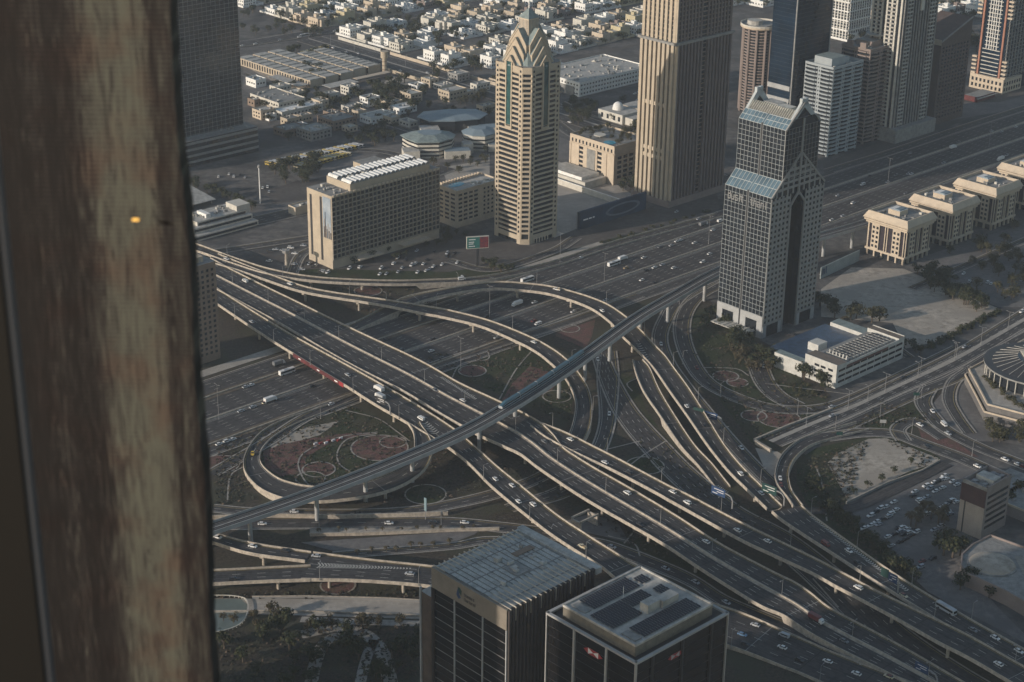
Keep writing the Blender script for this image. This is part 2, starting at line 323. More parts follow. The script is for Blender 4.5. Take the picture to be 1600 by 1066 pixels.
# ------------------------------------------------------------------ roads
ROADS = {}
JOINT = mat('joint_tar', (0.012, 0.012, 0.012), var=0)
def sections(S4, lift=True):
    """S4: (x1,y1,x2,y2,z) photo pixels of the two edges -> dense centre line [(centre, half width, normal)]"""
    P = []
    for s in S4:
        if len(s) == 4: s = (s[0], s[1], s[0], s[2], s[3])
        a = G(s[0], s[1], s[4]+(0.9 if lift else 0)); c = G(s[2], s[3], s[4]-(0.7 if lift else 0))
        P.append((a.x, a.y, c.x, c.y, s[4]))
    C = crom(P, 10); out = []
    mids = [Vector(((p[0]+p[2])/2, (p[1]+p[3])/2, p[4])) for p in C]
    for i, p in enumerate(C):
        d = mids[min(i+1, len(C)-1)]-mids[max(i-1, 0)]; d.z = 0; d.normalize()
        n = Vector((-d.y, d.x, 0)); e = Vector((p[0]-p[2], p[1]-p[3], 0))
        hw = max(abs(e.dot(n))/2, 2.5)
        if e.dot(n) < 0: n = -n
        mm = mids[i].copy(); mm.z = max(mm.z, 0.0); out.append((mm, hw, n))
    # smooth widths
    H = [o[1] for o in out]
    for _ in range(6): H = [H[0]]+[(H[i-1]+H[i]*2+H[i+1])/4 for i in range(1, len(H)-1)]+[H[-1]]
    return [(o[0], H[i], o[2]) for i, o in enumerate(out)]
def center_secs(pts, wd, z=0.1):
    C = crom([(G(*p).x, G(*p).y) for p in pts], 8); out = []
    for i, p in enumerate(C):
        d = Vector(C[min(i+1, len(C)-1)]-C[max(i-1, 0)]).normalized()
        out.append((Vector((p[0], p[1], z)), wd/2, Vector((-d.y, d.x, 0))))
    return out
def strip(b, SS, d0, d1, mt, dz=0.0, uv=False):          # offsets measured along the normal
    L = 0
    for i in range(len(SS)-1):
        (p, h, n), (q, k, o) = SS[i], SS[i+1]; L1 = L+(q-p).length
        f = lambda a, hh: a(hh) if callable(a) else a
        A_, B_ = p+n*f(d0, h), p+n*f(d1, h); C_, D_ = q+o*f(d1, k), q+o*f(d0, k)
        q4 = [A_, D_, C_, B_]; uvs = [(f(d0, h), L), (f(d0, k), L1), (f(d1, k), L1), (f(d1, h), L)]
        if (q4[1]-q4[0]).cross(q4[2]-q4[0]).z < 0: q4 = q4[::-1]; uvs = uvs[::-1]
        b.face([(v.x, v.y, v.z+dz) for v in q4], mt, uvs if uv else None); L = L1
def marks(SS, lanes, dz=0.05, edge=0.9, dash=(4, 8), yl=True, joints=None):
    b = MB(); cum = [0]
    for i in range(len(SS)-1): cum.append(cum[-1]+(SS[i+1][0]-SS[i][0]).length)
    def at(s):
        s = max(0, min(s, cum[-1]-1e-4)); i = max(k for k in range(len(cum)-1) if cum[k] <= s)
        t = (s-cum[i])/(cum[i+1]-cum[i]+1e-9); a, c = SS[i], SS[i+1]
        return a[0].lerp(c[0], t), a[1]*(1-t)+c[1]*t, a[2].lerp(c[2], t).normalized()
    for sgn in (-1, 1):
        strip(b, SS, lambda h, s=sgn: s*(h-edge), lambda h, s=sgn: s*(h-edge-0.22), PAINTY if (yl and sgn > 0) else PAINT, dz)
    if joints:
        for k in range(1, int(cum[-1]/joints)):
            (p, h, n), (q, k2, o) = at(k*joints), at(k*joints+.35); Q = [p-n*(h-.4), q-o*(k2-.4), q+o*(k2-.4), p+n*(h-.4)]
            if (Q[1]-Q[0]).cross(Q[2]-Q[0]).z < 0: Q = Q[::-1]
            b.face([(v.x, v.y, v.z+dz-.02) for v in Q], JOINT if k % 3 else CONC_D)
    s = 1.0
    while s < cum[-1]-dash[0]:
        p, h, n = at(s); q, k, o = at(s+dash[0])
        for j in range(1, lanes):
            t = -1+2*j/lanes; a, c = p+n*(t*(h-edge)), q+o*(t*(k-edge)); w_ = 0.12
            Q = [a-n*w_, c-o*w_, c+o*w_, a+n*w_]
            if (Q[1]-Q[0]).cross(Q[2]-Q[0]).z < 0: Q = Q[::-1]
            b.face([(v.x, v.y, v.z+dz) for v in Q], PAINT)
        s += dash[0]+dash[1]
    return b
lay = [0.11]
def ground_road(key, SS, lanes, mt=None, kerb=True, yl=True):
    lay[0] += 0.012
    SS = [(Vector((p.x, p.y, lay[0])), h, n) for p, h, n in SS]; ROADS[key] = SS
    b = MB(); strip(b, SS, lambda h: -h, lambda h: h, mt or ASPH, 0, uv=True)
    r = b.build('road', kind='structure')
    if kerb:
        k = MB()
        for sg in (-1, 1):
            strip(k, SS, lambda h, s=sg: s*h, lambda h, s=sg: s*(h+1.0), KERB, 0.14)
            strip(k, SS, lambda h, s=sg: s*(h+1.0), lambda h, s=sg: s*(h+1.01), KERB, 0.05)
        k.build('kerb', r)
    if lanes: marks(SS, lanes, 0.04, yl=yl).build('road_marking', r)
    return r
def parapet(SS, sg, hgt=1.0, th=0.35, skirt=0.75, i0=0, i1=None, mt=None, solid=None):
    b = MB(); mt = mt or CONC; SS = SS[i0:i1]
    for i in range(len(SS)-1):
        (p, h, n), (q, k, o) = SS[i], SS[i+1]; n, o = n*sg, o*sg
        def ring(c, hh, nn):
            zb = -skirt if c.z > 3.6 else -c.z-0.1
            return [c+nn*(hh-th)+Vector((0, 0, hgt)), c+nn*hh+Vector((0, 0, hgt)), c+nn*(hh+0.12)+Vector((0, 0, zb)), c+nn*(hh-th)+Vector((0, 0, -0.1))]
        a, c = ring(p, h, n), ring(q, k, o)
        for j in range(4):
            f = [a[j], a[(j+1) % 4], c[(j+1) % 4], c[j]]
            if sg < 0: f = f[::-1]
            b.face(f[::-1], mt)
        if i == 0: b.face(a, mt)
        if i == len(SS)-2: b.face(c[::-1], mt)
    return b
def flyover(key, S4, lanes, label, piers='auto', pz=3.6, step=34, yl=True, left=True, right=True, cat='flyover', mt=None, dz=0.0, pw=None, side=(None, None), med=None):
    SS = sections(S4); SS = [(p+Vector((0, 0, dz)), h, n) for p, h, n in SS]; ROADS[key] = SS
    root = empty('flyover', (0, 0, 0), label=label, cat=cat)
    b = MB(); strip(b, SS, lambda h: -h, lambda h: h, mt or ASPH2, 0, uv=True)
    # underside: shallow box girder
    for i in range(len(SS)-1):
        (p, h, n), (q, k, o) = SS[i], SS[i+1]
        if p.z < 3.6: continue
        pr = lambda c, hh, nn: [c+nn*hh+Vector((0, 0, -0.5)), c+nn*hh*0.55+Vector((0, 0, -1.7)), c-nn*hh*0.55+Vector((0, 0, -1.7)), c-nn*hh+Vector((0, 0, -0.5))]
        a, c = pr(p, h, n), pr(q, k, o)
        for j in range(3): b.face([a[j], c[j], c[j+1], a[j+1]], CONC)
    b.build('deck', root)
    if left: parapet(SS, 1).build('parapet', root)
    if right: parapet(SS, -1).build('parapet', root)
    if med is not None:                                              # central barrier
        mb = MB(); strip(mb, SS, lambda h: h*med-1.5, lambda h: h*med+1.5, CONC, 0.25)
        for sg in (-1, 1): strip(mb, SS, lambda h, s=sg: h*med+s*1.5, lambda h, s=sg: h*med+s*1.52, CONC, 0.12)
        c = [(p+n*(h*med), 0.3, n) for p, h, n in SS]
        mb2 = parapet(c, 1, 1.0, 0.6, 0.0)
        mb.build('median', root); mb2.build('median_barrier', root)
    marks(SS, lanes, 0.05, yl=yl, joints=27).build('lane_marking', root)
    L, nxt = 0, 12
    for i in range(len(SS)-1):
        L += (SS[i+1][0]-SS[i][0]).length
        p, h, n = SS[i]
        if piers == 'auto' and L > nxt and p.z > 5.0:
            nxt = L+step; pb = MB(); r_ = 0.85
            cols = [0] if h < 7 else ([-0.45, 0.45] if h < 12 else [-0.6, 0, 0.6])
            for t in cols:
                c = p+n*h*t; pb.cyl(c.x, c.y, r_, 0, p.z-1.6, CONC, 10)
            pb.obox(p-n*h*0.62, p+n*h*0.62, 0.9, p.z-2.7, p.z-1.65, CONC)
            pb.build('pier', root)
    return root
szr = [('szn', -843, -823.6, 4), ('sz1', -820.6, -797.4, 6), ('sz2', -794.6, -770.4, 6), ('szs', -767.4, -757, 2)]
for key, v0, v1, n in szr:
    SS = [(W(u, (v0+v1)/2), (v1-v0)/2, Vector((VX, VY, 0))) for u in range(300, 2300, 20)]
    ground_road(key, SS, n, yl=False)
bar_ = MB()
for k, v in enumerate((-822.1, -796.0, -768.9)):
    t = empty('highway_barrier', W(300, v), A, label=['concrete barrier strip between the far slip lanes and the main lanes of the wide highway', 'concrete barrier down the middle of the wide highway', 'concrete barrier strip between the main lanes and the near slip road of the wide highway'][k], cat='barrier')
    b = MB(); b.box(0, 1900, -1.4, 1.4, 0, 0.28, KERB); b.build('kerb', t)
    b = MB(); b.box(0, 1900, -0.3, 0.3, 0.28, 1.1, CONC); b.build('wall', t)
sheet('verge', [(W(300, v).x, W(300, v).y) for v in ()] or [tuple(W(u, v)[:2]) for u, v in ((300, -857), (900, -857), (900, -848.5), (300, -848.5))], 0.09, PAVE_L, world=True)
GS = lambda S4: sections(S4, lift=False)
ground_road('p1', GS([(330, 789, 332, 800, .1), (400, 795, 400, 806, .1), (550, 797, 550, 808, .1), (640, 793, 642, 805, .1), (700, 783, 705, 795, .1), (770, 766, 776, 779, .1), (830, 745, 838, 757, .1), (884, 715, 894, 727, .1)]), 2)
ground_road('p2', GS([(300, 814, 300, 828, .1), (500, 808, 500, 826, .1), (600, 809, 600, 825, .1), (700, 810, 700, 824, .1), (780, 817, 778, 831, .1), (850, 826, 846, 840, .1), (905, 838, 898, 852, .1), (956, 848, 948, 864, .1), (1040, 880, 1035, 897, .1), (1087, 902, 1082, 919, .1), (1135, 932, 1130, 950, .1), (1200, 960, 1195, 980, .1), (1300, 1000, 1295, 1022, .1), (1420, 1050, 1410, 1072, .1)]), 2)
ground_road('p3', GS([(520, 864, 520, 873, .1), (700, 850, 700, 859, .1), (760, 840, 764, 850, .1), (850, 845, 850, 856, .1)]), 2)
ground_road('k', GS([(948, 550, 926, 556, .1), (963, 585, 938, 595, .1), (988, 630, 955, 636, .1), (1010, 658, 975, 668, .1), (1040, 690, 1003, 702, .1), (1085, 735, 1045, 748, .1), (1155, 792, 1120, 812, .1), (1240, 838, 1215, 868, .1), (1340, 915, 1300, 945, .1), (1420, 985, 1370, 1015, .1), (1500, 1040, 1450, 1066, .1), (1620, 1110, 1560, 1136, .1)]), 4)
ground_road('l', GS([(962, 545, 938, 552, .1), (966, 590, 934, 590, .1), (962, 640, 938, 640, .1), (958, 670, 936, 668, .1), (948, 700, 926, 697, .1), (928, 740, 905, 730, .1), (890, 775, 870, 762, .1), (800, 800, 790, 790, .1)]), 2)
ground_road('r1', center_secs([(1130, 430), (1062, 470), (1040, 500), (1031, 530), (1042, 565), (1066, 600), (1098, 640), (1135, 684), (1170, 722), (1200, 752), (1230, 780)], 9), 2)
ground_road('r2', center_secs([(1135, 440), (1092, 462), (1070, 490), (1066, 525), (1080, 565), (1105, 598), (1150, 622), (1215, 640), (1290, 638), (1350, 617), (1420, 584), (1500, 545)], 10), 2)
ground_road('entry', center_secs([(1182, 566), (1195, 598), (1215, 620), (1245, 636)], 12), 2)
ground_road('av', GS([(1660, 446, 1665, 482, .1), (1600, 483, 1612, 512, .1), (1540, 520, 1550, 546, .1), (1480, 555, 1490, 578, .1), (1400, 593, 1412, 613, .1), (1325, 628, 1340, 646, .1), (1258, 655, 1275, 674, .1), (1195, 682, 1215, 700, .1)]), 6)
ground_road('s1', center_secs([(1660, 490), (1600, 524), (1540, 562), (1490, 592), (1450, 608), (1400, 630), (1340, 658), (1300, 675)], 9), 2)
ground_road('n1', center_secs([(1290, 684), (1350, 677), (1400, 680), (1440, 694), (1500, 716), (1560, 742), (1620, 762)], 10), 3)
ground_road('n2', center_secs([(1452, 606), (1442, 628), (1455, 650), (1480, 674), (1530, 700), (1570, 716), (1630, 740)], 9), 2)
ground_road('n3', center_secs([(1515, 578), (1490, 598), (1483, 625), (1496, 652), (1515, 678)], 7), 1)
ground_road('turn', center_secs([(1412, 690), (1403, 672), (1420, 660), (1440, 664), (1475, 686)], 8), 1)
ground_road('loopslip', center_secs([(330, 742), (420, 690), (480, 652), (560, 618), (640, 585), (760, 545), (900, 500), (1000, 462)], 8), 1)
ground_road('rear', center_secs([(270, 374), (480, 328), (600, 298), (700, 262)], 18), 4)
for pts_, w__ in (([(868, 192), (900, 214), (960, 240), (1002, 254)], 10), ([(640, 252), (700, 242), (768, 226)], 9), ([(480, 262), (545, 238), (600, 238), (650, 252)], 8), ([(700, 408), (770, 422), (862, 394), (900, 372)], 8),
        ([(455, 432), (470, 400), (500, 385)], 7), ([(1295, 268), (1400, 236), (1500, 202), (1612, 166)], 10), ([(1425, 452), (1500, 420), (1612, 372)], 7), ([(380, 116), (470, 152), (560, 180), (650, 208)], 7), ([(876, 160), (930, 185), (1000, 205)], 7), ([(300, 400), (380, 388), (485, 372)], 9), ([(1240, 540), (1300, 528), (1360, 520), (1420, 560)], 7)):
    ground_road('street%d' % len(ROADS), center_secs(pts_, w__), 2)
ground_road('lotaisle', center_secs([(1240, 800), (1330, 795), (1400, 765), (1480, 725)], 7), 0, kerb=False)
for key, pts, wd, n in (('wide', [(1115, -1490), (1115, -1060), (1088, -960), (1075, -900)], 32, 6), ('cross', [(1010, -1535), (1085, -1512), (1400, -1500), (1900, -1500)], 22, 4)):
    C = crom(pts, 12); SS = []
    for i, p in enumerate(C):
        d = Vector(C[min(i+1, len(C)-1)]-C[max(i-1, 0)]).normalized(); n_ = Vector((-d.y, d.x))
        SS.append((W(p[0], p[1]), wd/2, Vector((n_.x*UX+n_.y*VX, n_.x*UY+n_.y*VY, 0))))
    ground_road(key, SS, n)
ws_ = MB()
for u in range(1147, 2000, 60):
    SS = [(W(u, v), 4.0, Vector((UX, UY, 0))) for v in range(-2200, -880, 60)]
    strip(ws_, SS, -4, 4, LOT, 0.08)
for v in (-1380, -1250, -1640, -1780, -1920):
    SS = [(W(u, v), 4.0, Vector((VX, VY, 0))) for u in range(1140, 2100, 60)]
    strip(ws_, SS, -4, 4, LOT, 0.09)
ws_.build('street', kind='structure')
b = MB(); c = [(p, 0.6, n) for p, h, n in ROADS['wide']]; strip(b, c, -1.5, 1.5, KERB, 0.2); b.build('median', kind='structure')
b = MB(); c = [(p+n*(h*0.05), 0.6, n) for p, h, n in ROADS['av']]; strip(b, c, -1.6, 1.6, PAVE_L, 0.2); b.build('median', kind='structure')
# elevated roads
flyover('d1', [(300, 388, 436, 8), (330, 404, 450, 8), (400, 439, 487, 8), (450, 463, 514, 8), (550, 511, 572, 8), (638, 553, 619, 8), (700, 587, 654, 8), (790, 629, 706, 8), (828, 652, 730, 8), (860, 684, 748, 8), (900, 712, 773, 8),
        (953, 743, 806, 8), (1040, 795, 856, 8), (1112, 841, 901, 7.5), (1190, 884, 948, 6), (1240, 912, 974, 4), (1292, 947, 1007, 2.5), (1400, 1005, 1062, 1.0), (1500, 1062, 1115, 0.4)], 8,
        'widest flyover running diagonally across the interchange, with a median barrier and sunlit parapet', med=0.0)
flyover('d0', [(836, 655, 672, 8), (869, 667, 695, 8), (915, 690, 718, 8), (968, 717, 743, 8), (1040, 755, 781, 8), (1068, 768, 797, 8), (1160, 816, 848, 8), (1215, 843, 874, 8), (1275, 872, 902, 8), (1316, 893, 925, 8), (1360, 917, 948, 8), (1412, 942, 976, 8), (1475, 972, 1012, 8), (1525, 998, 1038, 8), (1600, 1040, 1082, 8), (1680, 1084, 1128, 8)], 3,
        'long three-lane flyover splitting off the widest flyover and running to the lower right corner', dz=0.03)
flyover('d2', [(280, 408, 436, 8), (345, 453, 481, 8), (418, 499, 530, 8), (460, 524, 556, 8), (550, 573, 611, 8), (600, 601, 643, 8), (650, 631, 672, 8), (700, 663, 703, 8), (740, 695, 734, 8), (785, 733, 778, 8), (853, 790, 832, 8), (903, 825, 866, 8), (953, 857, 897, 8), (986, 878, 922, 7), (1050, 915, 967, 4.5),
        (1105, 938, 1000, 2.5), (1165, 960, 1022, 1.2), (1240, 992, 1052, 0.5), (1275, 1007, 1066, .4), (1360, 1040, 1104, .4), (1480, 1085, 1160, .4)], 4, 'three-lane flyover on the lower left of the widest one, passing behind the black office tower')
flyover('loop', [(662, 668, 632, 655, 8), (670, 682, 643, 673, 8), (675, 697, 647, 692, 8), (672, 717, 646, 709, 7.5), (655, 740, 632, 727, 7), (620, 761, 603, 744, 6.5), (575, 774, 565, 757, 6), (513, 782, 513, 764, 5), (465, 782, 480, 762, 4), (430, 774, 450, 755, 3), (403, 760, 428, 745, 2), (384, 738, 410, 728, 1.2), (381, 715, 407, 712, .6), (393, 690, 418, 694, .3), (413, 670, 440, 677, .2), (450, 652, 470, 662, .2), (500, 636, 510, 646, .2), (560, 612, 566, 622, .2)], 2,
        'tight loop ramp curling round the red flower beds at the lower left', cat='ramp', dz=0.05)
flyover('c', [(330, 392, 325, 412, 8), (380, 412, 375, 426, 8), (423, 428, 418, 441, 8), (467, 444, 463, 456, 8), (510, 454, 506, 465, 8), (600, 467, 595, 479, 8), (670, 478, 664, 493, 8), (703, 484, 695, 499, 8), (765, 500, 752, 513, 8), (828, 525, 808, 537, 8), (865, 545, 838, 553, 7.8), (888, 563, 862, 572, 7.5), (903, 580, 882, 592, 7), (918, 603, 893, 612, 6.2), (925, 630, 899, 634, 5), (923, 663, 895, 662, 3.5), (910, 692, 887, 685, 2), (896, 718, 874, 705, 1), (876, 748, 856, 734, .3)], 2,
        'slender curved ramp sweeping over the highway and down behind the metro viaduct', cat='ramp', dz=0.06, step=40)
flyover('a', [(290, 375, 288, 390, 8), (320, 385, 318, 398, 8), (370, 403, 366, 415, 8), (425, 420, 420, 431, 8), (495, 432, 494, 442, 7), (595, 437, 594, 447, 5), (670, 436, 672, 446, 3), (760, 430, 765, 440, 1), (860, 408, 867, 418, .3), (960, 376, 966, 386, .2), (1120, 332, 1124, 342, .2)], 2,
        'farthest slim ramp with a bright parapet passing in front of the hotel car park', cat='ramp', dz=0.09)
flyover('b', [(500, 527, 518, 537, .3), (560, 500, 575, 511, 1.5), (610, 474, 628, 487, 4), (640, 461, 655, 475, 6), (700, 449, 705, 462, 8), (765, 440, 765, 454, 8), (815, 441, 812, 456, 8), (873, 449, 862, 463, 8), (940, 470, 918, 482, 8), (980, 495, 952, 505, 8), (1000, 513, 972, 528, 8), (1022, 537, 990, 545, 8), (1040, 555, 1006, 561, 8), (1058, 580, 1020, 576, 8),
        (1080, 610, 1042, 608, 7.8), (1105, 650, 1072, 650, 7.5), (1133, 695, 1105, 698, 7), (1160, 728, 1137, 738, 7), (1190, 758, 1165, 766, 7), (1220, 787, 1200, 800, 7)], 2,
        'high curved ramp arching over the highway and turning right under the metro viaduct', cat='ramp', dz=0.02, step=40)
flyover('g2', [(1010, 570, 983, 556, 7.5), (1018, 579, 988, 572, 7.2), (1031, 608, 1004, 612, 6), (1053, 645, 1028, 648, 4), (1085, 693, 1062, 698, 2), (1112, 722, 1092, 732, 1), (1140, 757, 1120, 768, .3)], 2, 'short ramp branching to the left of the high curved ramp and dropping to the ground', cat='ramp', dz=-0.04)
flyover('h', [(1350, 672, 1345, 660, .3), (1290, 687, 1275, 680, .4), (1262, 698, 1245, 692, 1), (1242, 716, 1221, 713, 2), (1233, 738, 1211, 738, 3.5), (1237, 762, 1213, 756, 5), (1250, 784, 1228, 776, 6.5), (1258, 793, 1236, 790, 7)], 2, 'rising curved slip ramp from the avenue beside the sandy triangle', cat='ramp', dz=0.0)
flyover('gh', [(1254, 790, 1204, 801, 7), (1275, 808, 1226, 819, 7), (1325, 845, 1300, 868, 7), (1408, 902, 1390, 926, 7), (1500, 957, 1484, 984, 7), (1600, 1013, 1582, 1038, 7), (1690, 1062, 1672, 1090, 7)], 4, 'flyover along the car park at the lower right where two ramps join', dz=0.08)
flyover('q', [(290, 820, 285, 838, 8), (338, 833, 334, 851, 8), (400, 848, 392, 868, 8), (485, 861, 478, 880, 8)], 2, 'upper of two short flyovers joining at the lower left below the metro viaduct', dz=0.0)
flyover('r', [(280, 890, 280, 918, 8), (338, 889, 338, 915, 8), (420, 885, 420, 911, 8), (485, 882, 485, 909, 8)], 3, 'lower of two short flyovers joining at the lower left, beside the promenade')
flyover('qr', [(480, 861, 480, 909, 8), (575, 873, 575, 911, 8), (671, 883, 671, 919, 8), (760, 895, 760, 934, 8), (850, 912, 850, 953, 7), (950, 935, 950, 980, 5), (1030, 955, 1030, 1005, 3)], 5, 'wide flyover with chevron markings running behind the louvred office block', dz=0.04)
def chevrons(p0, p1, w0, w1, z, n, par):
    a, c = G(*p0, z), G(*p1, z); d = (c-a).normalized(); nn = Vector((-d.y, d.x, 0)); b = MB(); L = (c-a).length
    for k in range(n):
        t = k/n; p = a+d*L*t; ww = w0+(w1-w0)*t
        for sg in (-1, 1):
            q = [p, p+d*0.7, p+d*(0.7-ww*0.6)+nn*sg*ww, p+d*(-ww*0.6)+nn*sg*ww]
            if (q[1]-q[0]).cross(q[2]-q[0]).z < 0: q = q[::-1]
            b.face([(v.x, v.y, z+0.16) for v in q], PAINT)
    return b.build('lane_marking', par, kind=None if par else 'structure')
pr = {k.get('label', ''): k for k in col.objects if k.name.startswith('flyover')}
def FL(s): return [v for k, v in pr.items() if s in k][0]
chevrons((1268, 808), (1420, 925), 1.0, 1.3, 7.08, 50, FL('where two ramps join'))
chevrons((500, 884), (645, 889), 2.6, 0.5, 8.04, 30, FL('chevron'))
chevrons((1340, 975), (1395, 1012), 1.2, 1.2, 0.5, 16, None)
chevrons((1275, 995), (1350, 1040), 1.2, 1.2, 0.5, 22, None)
chevrons((1108, 752), (1138, 772), 1.5, 1.5, 0.2, 12, None)
chevrons((664, 662), (684, 680), 2.5, 2.5, 8.1, 7, FL('three-lane flyover on the lower left'))
chevrons((998, 538), (1012, 566), 1.5, 2.2, 8.1, 8, FL('high curved'))
chevrons((690, 590), (745, 625), 1.0, 1.0, 8.05, 24, FL('widest flyover running'))
# metro viaduct
MS = sections([(250, 846, 250, 858, 16), (338, 817, 338, 830, 16), (508, 758, 510, 774, 16), (700, 680, 700, 698, 16), (790, 629, 796, 647, 16), (890, 563, 896, 583, 16), (986, 493, 996, 506, 16), (1040, 463, 1048, 476, 16), (1090, 433, 1100, 446, 16), (1130, 413, 1140, 426, 16), (1200, 387, 1205, 398, 16), (1290, 361, 1293, 373, 16), (1360, 342, 1364, 352, 16), (1500, 300, 1503, 310, 16), (1640, 262, 1643, 272, 16)])
MS = [(p, 4.9, n) for p, h, n in MS]
for _ in range(30): MS = [MS[0]]+[((MS[i-1][0]+MS[i][0]*2+MS[i+1][0])/4, 4.9, MS[i][2]) for i in range(1, len(MS)-1)]+[MS[-1]]
ROADS['metro'] = MS
mv = empty('metro_viaduct', (0, 0, 0), label='long straight metro viaduct on tall round piers crossing above every flyover', cat='viaduct')
b = MB(); strip(b, MS, -4.9, 4.9, BALLAST, 0, uv=False)
for i in range(len(MS)-1):
    (p, h, n), (q, k, o) = MS[i], MS[i+1]
    prf = lambda c, nn: [c+nn*4.9+Vector((0, 0, -0.3)), c+nn*2.3+Vector((0, 0, -2.2)), c-nn*2.3+Vector((0, 0, -2.2)), c-nn*4.9+Vector((0, 0, -0.3))]
    a, c = prf(p, n), prf(q, o)
    for j in range(3): b.face([a[j], c[j], c[j+1], a[j+1]], CONC_M)
b.build('deck', mv)
for sg in (-1, 1): parapet(MS, sg, 1.3, 0.25, 0.9, mt=CONC_M).build('parapet', mv)
b = MB()
for off in (-2.9, -1.5, 1.5, 2.9): strip(b, MS, off-0.12, off+0.12, METAL, 0.25)
b.build('rail', mv)
for off in (-0.25,):
    b = MB(); strip(b, MS, -0.5, 0.5, CONC_D, 0.35); b.build('walkway', mv)
for px, py in ((395, 826), (494, 793), (580, 768), (658, 736), (750, 688), (812, 655), (880, 606), (921, 576), (962, 546), (1010, 513), (1050, 488), (1108, 455), (1150, 440), (1310, 392), (1354, 380), (1420, 360), (1500, 330)):
    g = G(px, py, 8); best = min(MS, key=lambda s: (s[0].xy-g.xy).length); p, h, n = best
    b = MB(); b.cyl(p.x, p.y, 1.15, 0, 13.2, CONC_M, 14); b.cyl(p.x, p.y, 1.15, 13.2, 14.2, CONC_M, 14, 2.4); b.build('pier', mv)
# ------------------------------------------------------------------ buildings
SPLIT = {'lintel', 'roof_gable', 'side_balcony', 'bay', 'base_stone', 'pilaster', 'recess', 'corner_pier', 'portal', 'stripe', 'rib', 'pier', 'window_frame', 'frame_post', 'floor_band', 'roof_house', 'vertical_strip', 'roof_beam', 'skylight', 'stair_house', 'tall_window', 'cornice', 'plant_room', 'entrance_canopy', 'corner_fin', 'frame_beam', 'light_fin', 'setback', 'rear_wall', 'arcade_column', 'fin', 'porch_rib', 'pier', 'canopy', 'roof_well', 'corner_rib', 'end_gutter', 'wing'}
class Bld:
    """Empty at the near corner; local x runs along the highway (away to the right), local y away to the left."""
    def __init__(s, name, label, cat, u, v, group=None, rot=0.0, z=0.0):
        s.root = empty(name, W(u, v, z), A+rot, label=label, cat=cat, group=group); s.p = {}; s.reps = []; s.u, s.v = u, v
    def part(s, n): return s.p.setdefault(n, MB())
    def box(s, n, *a, **k):
        b = MB() if n in SPLIT else s.part(n); b.box(*a, **k)
        if n in SPLIT: b.build(n, s.root)
    def faces(s, wx, wy, x0=0, y0=0): return dict(F=(x0, y0, 1, 0), R=(x0+wx, y0, 0, 1), B=(x0+wx, y0+wy, -1, 0), L=(x0, y0+wy, 0, -1))
    def fb(s, n, f, s0, s1, z0, z1, d0, d1, mt):             # box lying on a facade, d outward
        ox, oy, dx, dy = f; nx, ny = dy, -dx
        P = [(ox+dx*a+nx*d, oy+dy*a+ny*d) for a, d in ((s0, d1), (s1, d1), (s1, d0), (s0, d0))]
        b = MB() if n in SPLIT else s.part(n); b.prism(P, z0, z1, mt)
        if n in SPLIT: b.build(n, s.root)
    def rep(s, n, f, sc, z, w_, h, mt, t=0.12, out=0.06): s.reps.append((n, f, sc, z, w_, h, mt, t, out))
    def done(s):
        for n, b in s.p.items():
            if b.f: b.build(n, s.root)
        kinds = {}
        for r in s.reps: kinds.setdefault(r[0], []).append(r)
        cache = {}
        for n, L in kinds.items():
            L.sort(key=lambda r: -(round(r[4]*r[5], 1)+r[3]*0.001+(2 if r[1][3] == -1 or r[1][2] == 1 else 0)))
            rest = MB()
            for i, (nn, f, sc, z, w_, h, mt, t, out) in enumerate(L):
                ox, oy, dx, dy = f; px, py = ox+dx*sc, oy+dy*sc; ang = math.atan2(dy, dx)
                if i < 100:
                    key = (round(w_, 2), round(h, 2), mt.name, t, out)
                    if key not in cache:
                        b = MB(); b.box(-w_/2, w_/2, -out, t-out, -h/2, h/2, mt); cache[key] = b.mesh(nn)
                    o = bpy.data.objects.new(nn, cache[key]); col.objects.link(o); o.parent = s.root
                    o.location = (px, py, z); o.rotation_euler = (0, 0, ang)
                else:
                    c, si = dx, dy
                    P = [(px+c*a-si*d, py+si*a+c*d) for a, d in ((-w_/2, -out), (w_/2, -out), (w_/2, t-out), (-w_/2, t-out))]
                    rest.prism(P, z-h/2, z+h/2, mt)
            if rest.f: rest.build(n, s.root, kind='stuff')
        return s.root
    def grid(s, n, f, s0, s1, nx, z0, z1, nz, w_, h, mt, **k):
        for i in range(nx):
            for j in range(nz): s.rep(n, f, s0+(s1-s0)*(i+.5)/nx, z0+(z1-z0)*(j+.5)/nz, w_, h, mt, **k)
    def roofstuff(s, x0, x1, y0, y1, z, n, seed=1, mats=None):
        r = random.Random(seed); mats = mats or [GREY, GREYL, WHITE2, METAL]
        for k in range(n):
            a, c = r.uniform(x0, x1-2), r.uniform(y0, y1-2); w_, d, h = r.uniform(.8, 3), r.uniform(.8, 2.5), r.uniform(.5, 2)
            b = s.part('roof_unit_%d' % k); b.box(a, a+w_, c, c+d, z, z+h, r.choice(mats))
            s.p.pop('roof_unit_%d' % k).build('roof_unit', s.root)
def wins(mt_list): return mt_list
